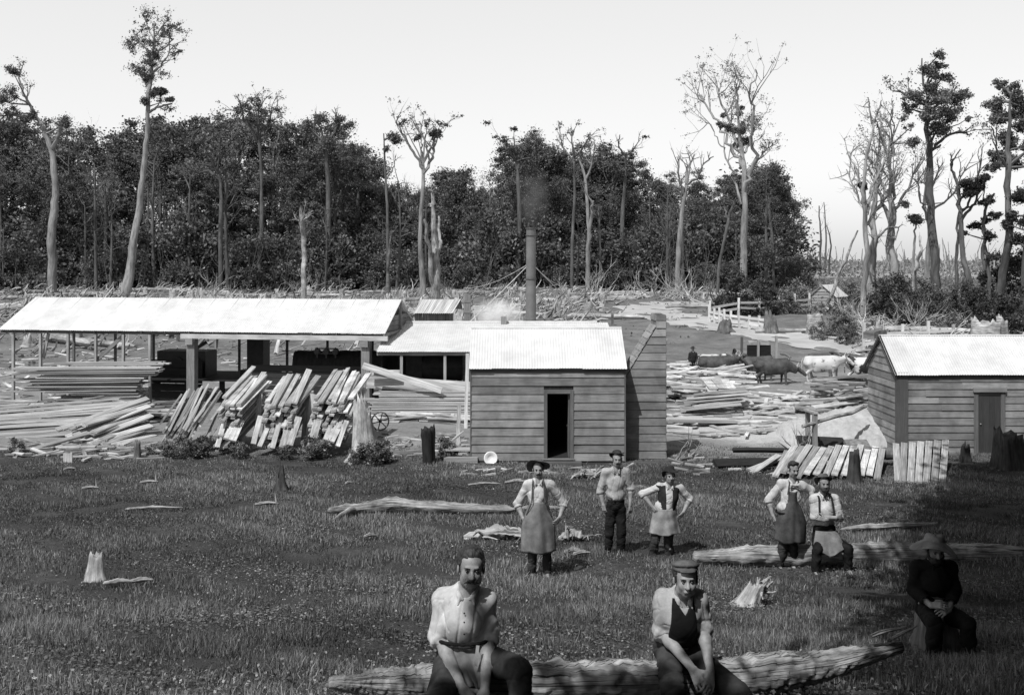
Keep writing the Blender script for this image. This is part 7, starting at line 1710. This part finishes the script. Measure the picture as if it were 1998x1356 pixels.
    single('sawdust_heap',m,mat('sawdust',.34,.46,coord='Object',scale=6,detail=8,bump=.5,bdist=.03,stain=.12,stain_scale=1.5),'smooth pale sawdust heap between the pole frame and the right cabin','heap',c,smooth=True)
    for k,(a,b,w_,lab,kd) in enumerate(((W(1560,862,31.5),W(1650,866,32),.5,'charred slab lying under the sawdust heap front edge','dark'),(W(1566,872,31.2),W(1640,874,31.4),.5,'black slab below the charred one at the heap foot','dark'),(W(1650,868,31.6),W(1695,868,31.7),.4,'grey board propping the right end of the sawdust heap','old'),(W(1430,878,30.5),W(1560,880,30.6),.12,'dark straight plank edging the foot of the sawdust bank','dark'),(W(1395,905,28.4),W(1560,902,29.2),.3,'dark heavy beam lying under the leaning boards','dark'))):
        board(a,b,w_,.10,lab,None,up=(0,-.6,1),kind=kd,seed=k,name='plank',cat='plank')
    board(W(1695,655,45),W(1720,652,46),.5,.3,'dark plank end box just above the right cabin gable',None,kind='old',seed=2)
    # log under the leaning boards
    a=WG(1560,29.4);b=WG(1850,29.0); a[2]+=.35;b[2]+=.35; single('support_log',log_mb([a,(a+b)/2,b],[.16,.18,.15],5,12,.08,6),M_stump,'dark log raised behind the leaning boards to carry their tops','log',a)
    # little marker post on the hillside
    m=MB(); a=WG(1195,88); m.beam(a,a+np.array([0,0,1.0]),.25,.2,up=(1,0,0)); single('marker_post',m,M_stump,'short dark post on the bare slope left of the road bend','post',a)
    # broken little iron ladder / rail behind sheds
    # steam and smoke
    def puff(name,c,r,dens,label,col,seed,sc):
        m=MB(); s=SDF(np.array([-1,-1,-1])*1.0,np.array([1,1,1])*1.0,.12); s.ell((0,0,0),(.9,.9,.9)); m=s.mb(); m.v[0]=m.v[0]*np.array(r)+np.array(c)
        mt=bpy.data.materials.new(name+'_vapour'); mt.use_nodes=True; nt=mt.node_tree; nt.nodes.clear(); out=nt.nodes.new('ShaderNodeOutputMaterial'); pv=nt.nodes.new('ShaderNodeVolumePrincipled')
        tc=nt.nodes.new('ShaderNodeTexCoord'); ln=nt.nodes.new('ShaderNodeVectorMath'); ln.operation='LENGTH'; mp=nt.nodes.new('ShaderNodeMapping'); mp.inputs['Scale'].default_value=[1./a for a in r]; nt.links.new(tc.outputs['Object'],mp.inputs[0]); nt.links.new(mp.outputs[0],ln.inputs[0])
        nz=noise_n(nt,tc.outputs['Object'],sc,4,.6); f=math_n(nt,'SUBTRACT',.95,ln.outputs['Value'],clamp=True); n2=math_n(nt,'MULTIPLY_ADD',nz,3.0,-1.0,clamp=True)
        de=math_n(nt,'MULTIPLY',math_n(nt,'MULTIPLY',f,n2),dens); nt.links.new(de,pv.inputs['Density']); pv.inputs['Color'].default_value=(col,col,col,1); nt.links.new(pv.outputs[0],out.inputs['Volume'])
        return single(name,m,mt,None,None,c,kind='stuff')
    puff('steam',W(970,612,52),(1.5,1.0,.9),5.0,'',.98,1,1.1)
    puff('smoke',W(1042,385,49),(.9,.7,1.9),1.8,'',.25,2,1.2)
oxen(); small_things(); flush_boards()
# ---------------------------------------------------------------- added unseen trees, placed beside and behind the camera to cast shade
def in_view(c,m=1.7):
    return c[1]>-.5 and abs(c[0])-m<.5*max(c[1],0) and (c[2]-m)<.2525*max(c[1],0)
def added_shade_trees():
    rg=np.random.RandomState(91)
    sd=SUN*1.08
    # outline of the shade on the ground (x,y) inside which crowns must block the sun
    lb={'a':MB(),'b':MB(),'c':MB()}; cen={'a':[], 'b':[], 'c':[]}
    for k in range(1700):
        y=3.0+rg.rand()*26; xb=np.interp(y,[3,5,6.2,7.3,9.3,12,15,20,25,28],[-1.6,-.4,1.3,2.5,3.6,4.8,6.0,8.1,11.0,12.8]); x=xb+(1.2 if y<8.5 else .05)+rg.rand()**1.2*7.5
        # height needed so the clump stays out of the picture
        p=np.array([x,y,g(x,y)]); t0=4.3+ .13*y; t=t0+rg.rand()*1.6; c=p+sd*t
        while in_view(c) and t<14: t+=.5; c=p+sd*t
        if in_view(c): continue
        key='a' if y<10 else ('b' if y<18 else 'c'); cen[key].append(c); clump(lb[key],c,.55+.35*rg.rand(),55,.34,rg,.7+.6*rg.rand(),.8)
    for k in range(620):  # added leaf clumps that darken the front of the seat log
        x=-2.6+rg.rand()*6.6; y=(6.08 if x<.6 else 6.4)+.25*x-rg.rand()*3.6; p=np.array([x,y,g(x,y)]); c=p+sd*(4.3+rg.rand()); clump(lb['a'],c,.30,44,.24,rg,.8,.8); cen['a'].append(c)
    # added leafy skirt beside and behind the view, blocking low skylight
    for k in range(1400):
        y=1.5+rg.rand()*25; x=.53*y+1.9+rg.rand()*3.0; c=np.array([x,y,g(x,y)+.2+rg.rand()*6.5]); clump(lb['a' if y<10 else ('b' if y<18 else 'c')],c,.5+.3*rg.rand(),40,.34,rg,.7+.6*rg.rand(),.8)
    for k in range(260):
        y=-4.5+rg.rand()*3; x=-3+rg.rand()*9; c=np.array([x,y,g(x,y)+.2+rg.rand()*5]); clump(lb['a'],c,.55,40,.34,rg,.8,.8)
    for key,(x,y),lab in (('a',(4.5,-3.0),'big leafy tree added for shade behind the camera, nearest the seat log'),('b',(9.8,2.5),'leafy tree added for shade just outside the lower right of the picture'),('c',(13.5,9.0),'tall leafy tree added for shade outside the right edge nearest the right cabin')):
        z=g(x,y); C_=np.array(cen[key]); top=C_.mean(0); e=thing('tree',lab,'tree',(x,y,z)); tb=MB(); b0=np.array([x,y,z-.2]); f0=b0+np.array([.1,.1,3.0]); 
        hub=np.array([x*.75+top[0]*.25,y*.75+top[1]*.25,top[2]*.55+z*.0]); tb.tube([b0,f0*.6+hub*.4,hub],[.42,.3,.22],12,rough=.06)
        for c in C_[::14]:
            if any(in_view(hub+(c-hub)*u,.4) for u in (.3,.6,.8,1)): continue
            tb.tube(wig(hub,c,6,.05,rg),[.12,.03],5)
        part('trunk',tb,M_barkd,e,True); part('crown',lb[key],M_leafd,e)
added_shade_trees()
# ---------------------------------------------------------------- light, sky, camera
sdir=SUN.copy(); sdir/=np.linalg.norm(sdir)
sl=bpy.data.lights.new('sun','SUN'); sl.energy=4.3; sl.angle=math.radians(.5); sl.color=(1,1,1)
so=bpy.data.objects.new('sun',sl); C.objects.link(so); so.rotation_euler=Vector(sdir).to_track_quat('Z','Y').to_euler()
w=bpy.data.worlds.new('World'); bpy.context.scene.world=w; w.use_nodes=True; nt=w.node_tree; nt.nodes.clear()
sky=nt.nodes.new('ShaderNodeTexSky'); sky.sky_type='NISHITA'; sky.sun_disc=False
sky.sun_elevation=math.asin(sdir[2]); sky.sun_rotation=math.atan2(sdir[0],sdir[1]); sky.air_density=1.0; sky.dust_density=2.0
bl=nt.nodes.new('ShaderNodeRGBToBW'); nt.links.new(sky.outputs[0],bl.inputs[0])   # black and white plate: keep brightness only
bg=nt.nodes.new('ShaderNodeBackground'); bg.inputs[1].default_value=.094
tc=nt.nodes.new('ShaderNodeTexCoord'); sp=nt.nodes.new('ShaderNodeSeparateXYZ'); nt.links.new(tc.outputs['Generated'],sp.inputs[0])
mr=nt.nodes.new('ShaderNodeMapRange'); mr.interpolation_type='SMOOTHSTEP'; mr.inputs[1].default_value=.24; mr.inputs[2].default_value=.6; mr.inputs[3].default_value=6.0; mr.inputs[4].default_value=.6
nt.links.new(sp.outputs[2],mr.inputs[0])   # white haze low in the sky, clearer overhead
veil=math_n(nt,'ADD',bl.outputs[0],mr.outputs[0])
nt.links.new(veil,bg.inputs[0])
out=nt.nodes.new('ShaderNodeOutputWorld'); nt.links.new(bg.outputs[0],out.inputs[0])
cam=bpy.data.cameras.new('camera'); cam.sensor_width=36; cam.lens=36*F_PX/1998; cam.shift_y=-(678-HY)/1998; cam.shift_x=0
cam.clip_start=.1; cam.clip_end=6000
co=bpy.data.objects.new('camera',cam); C.objects.link(co); co.location=(0,0,0); co.rotation_euler=(PI/2,0,0)
sc=bpy.context.scene; sc.camera=co
sc.view_settings.view_transform='Standard'; sc.view_settings.look='None'; sc.view_settings.exposure=0; sc.view_settings.gamma=1
sc.cycles.use_denoising=True if hasattr(sc,'cycles') else None
sc.cycles.volume_bounces=3; sc.cycles.max_bounces=5; sc.cycles.diffuse_bounces=3; sc.cycles.transparent_max_bounces=4
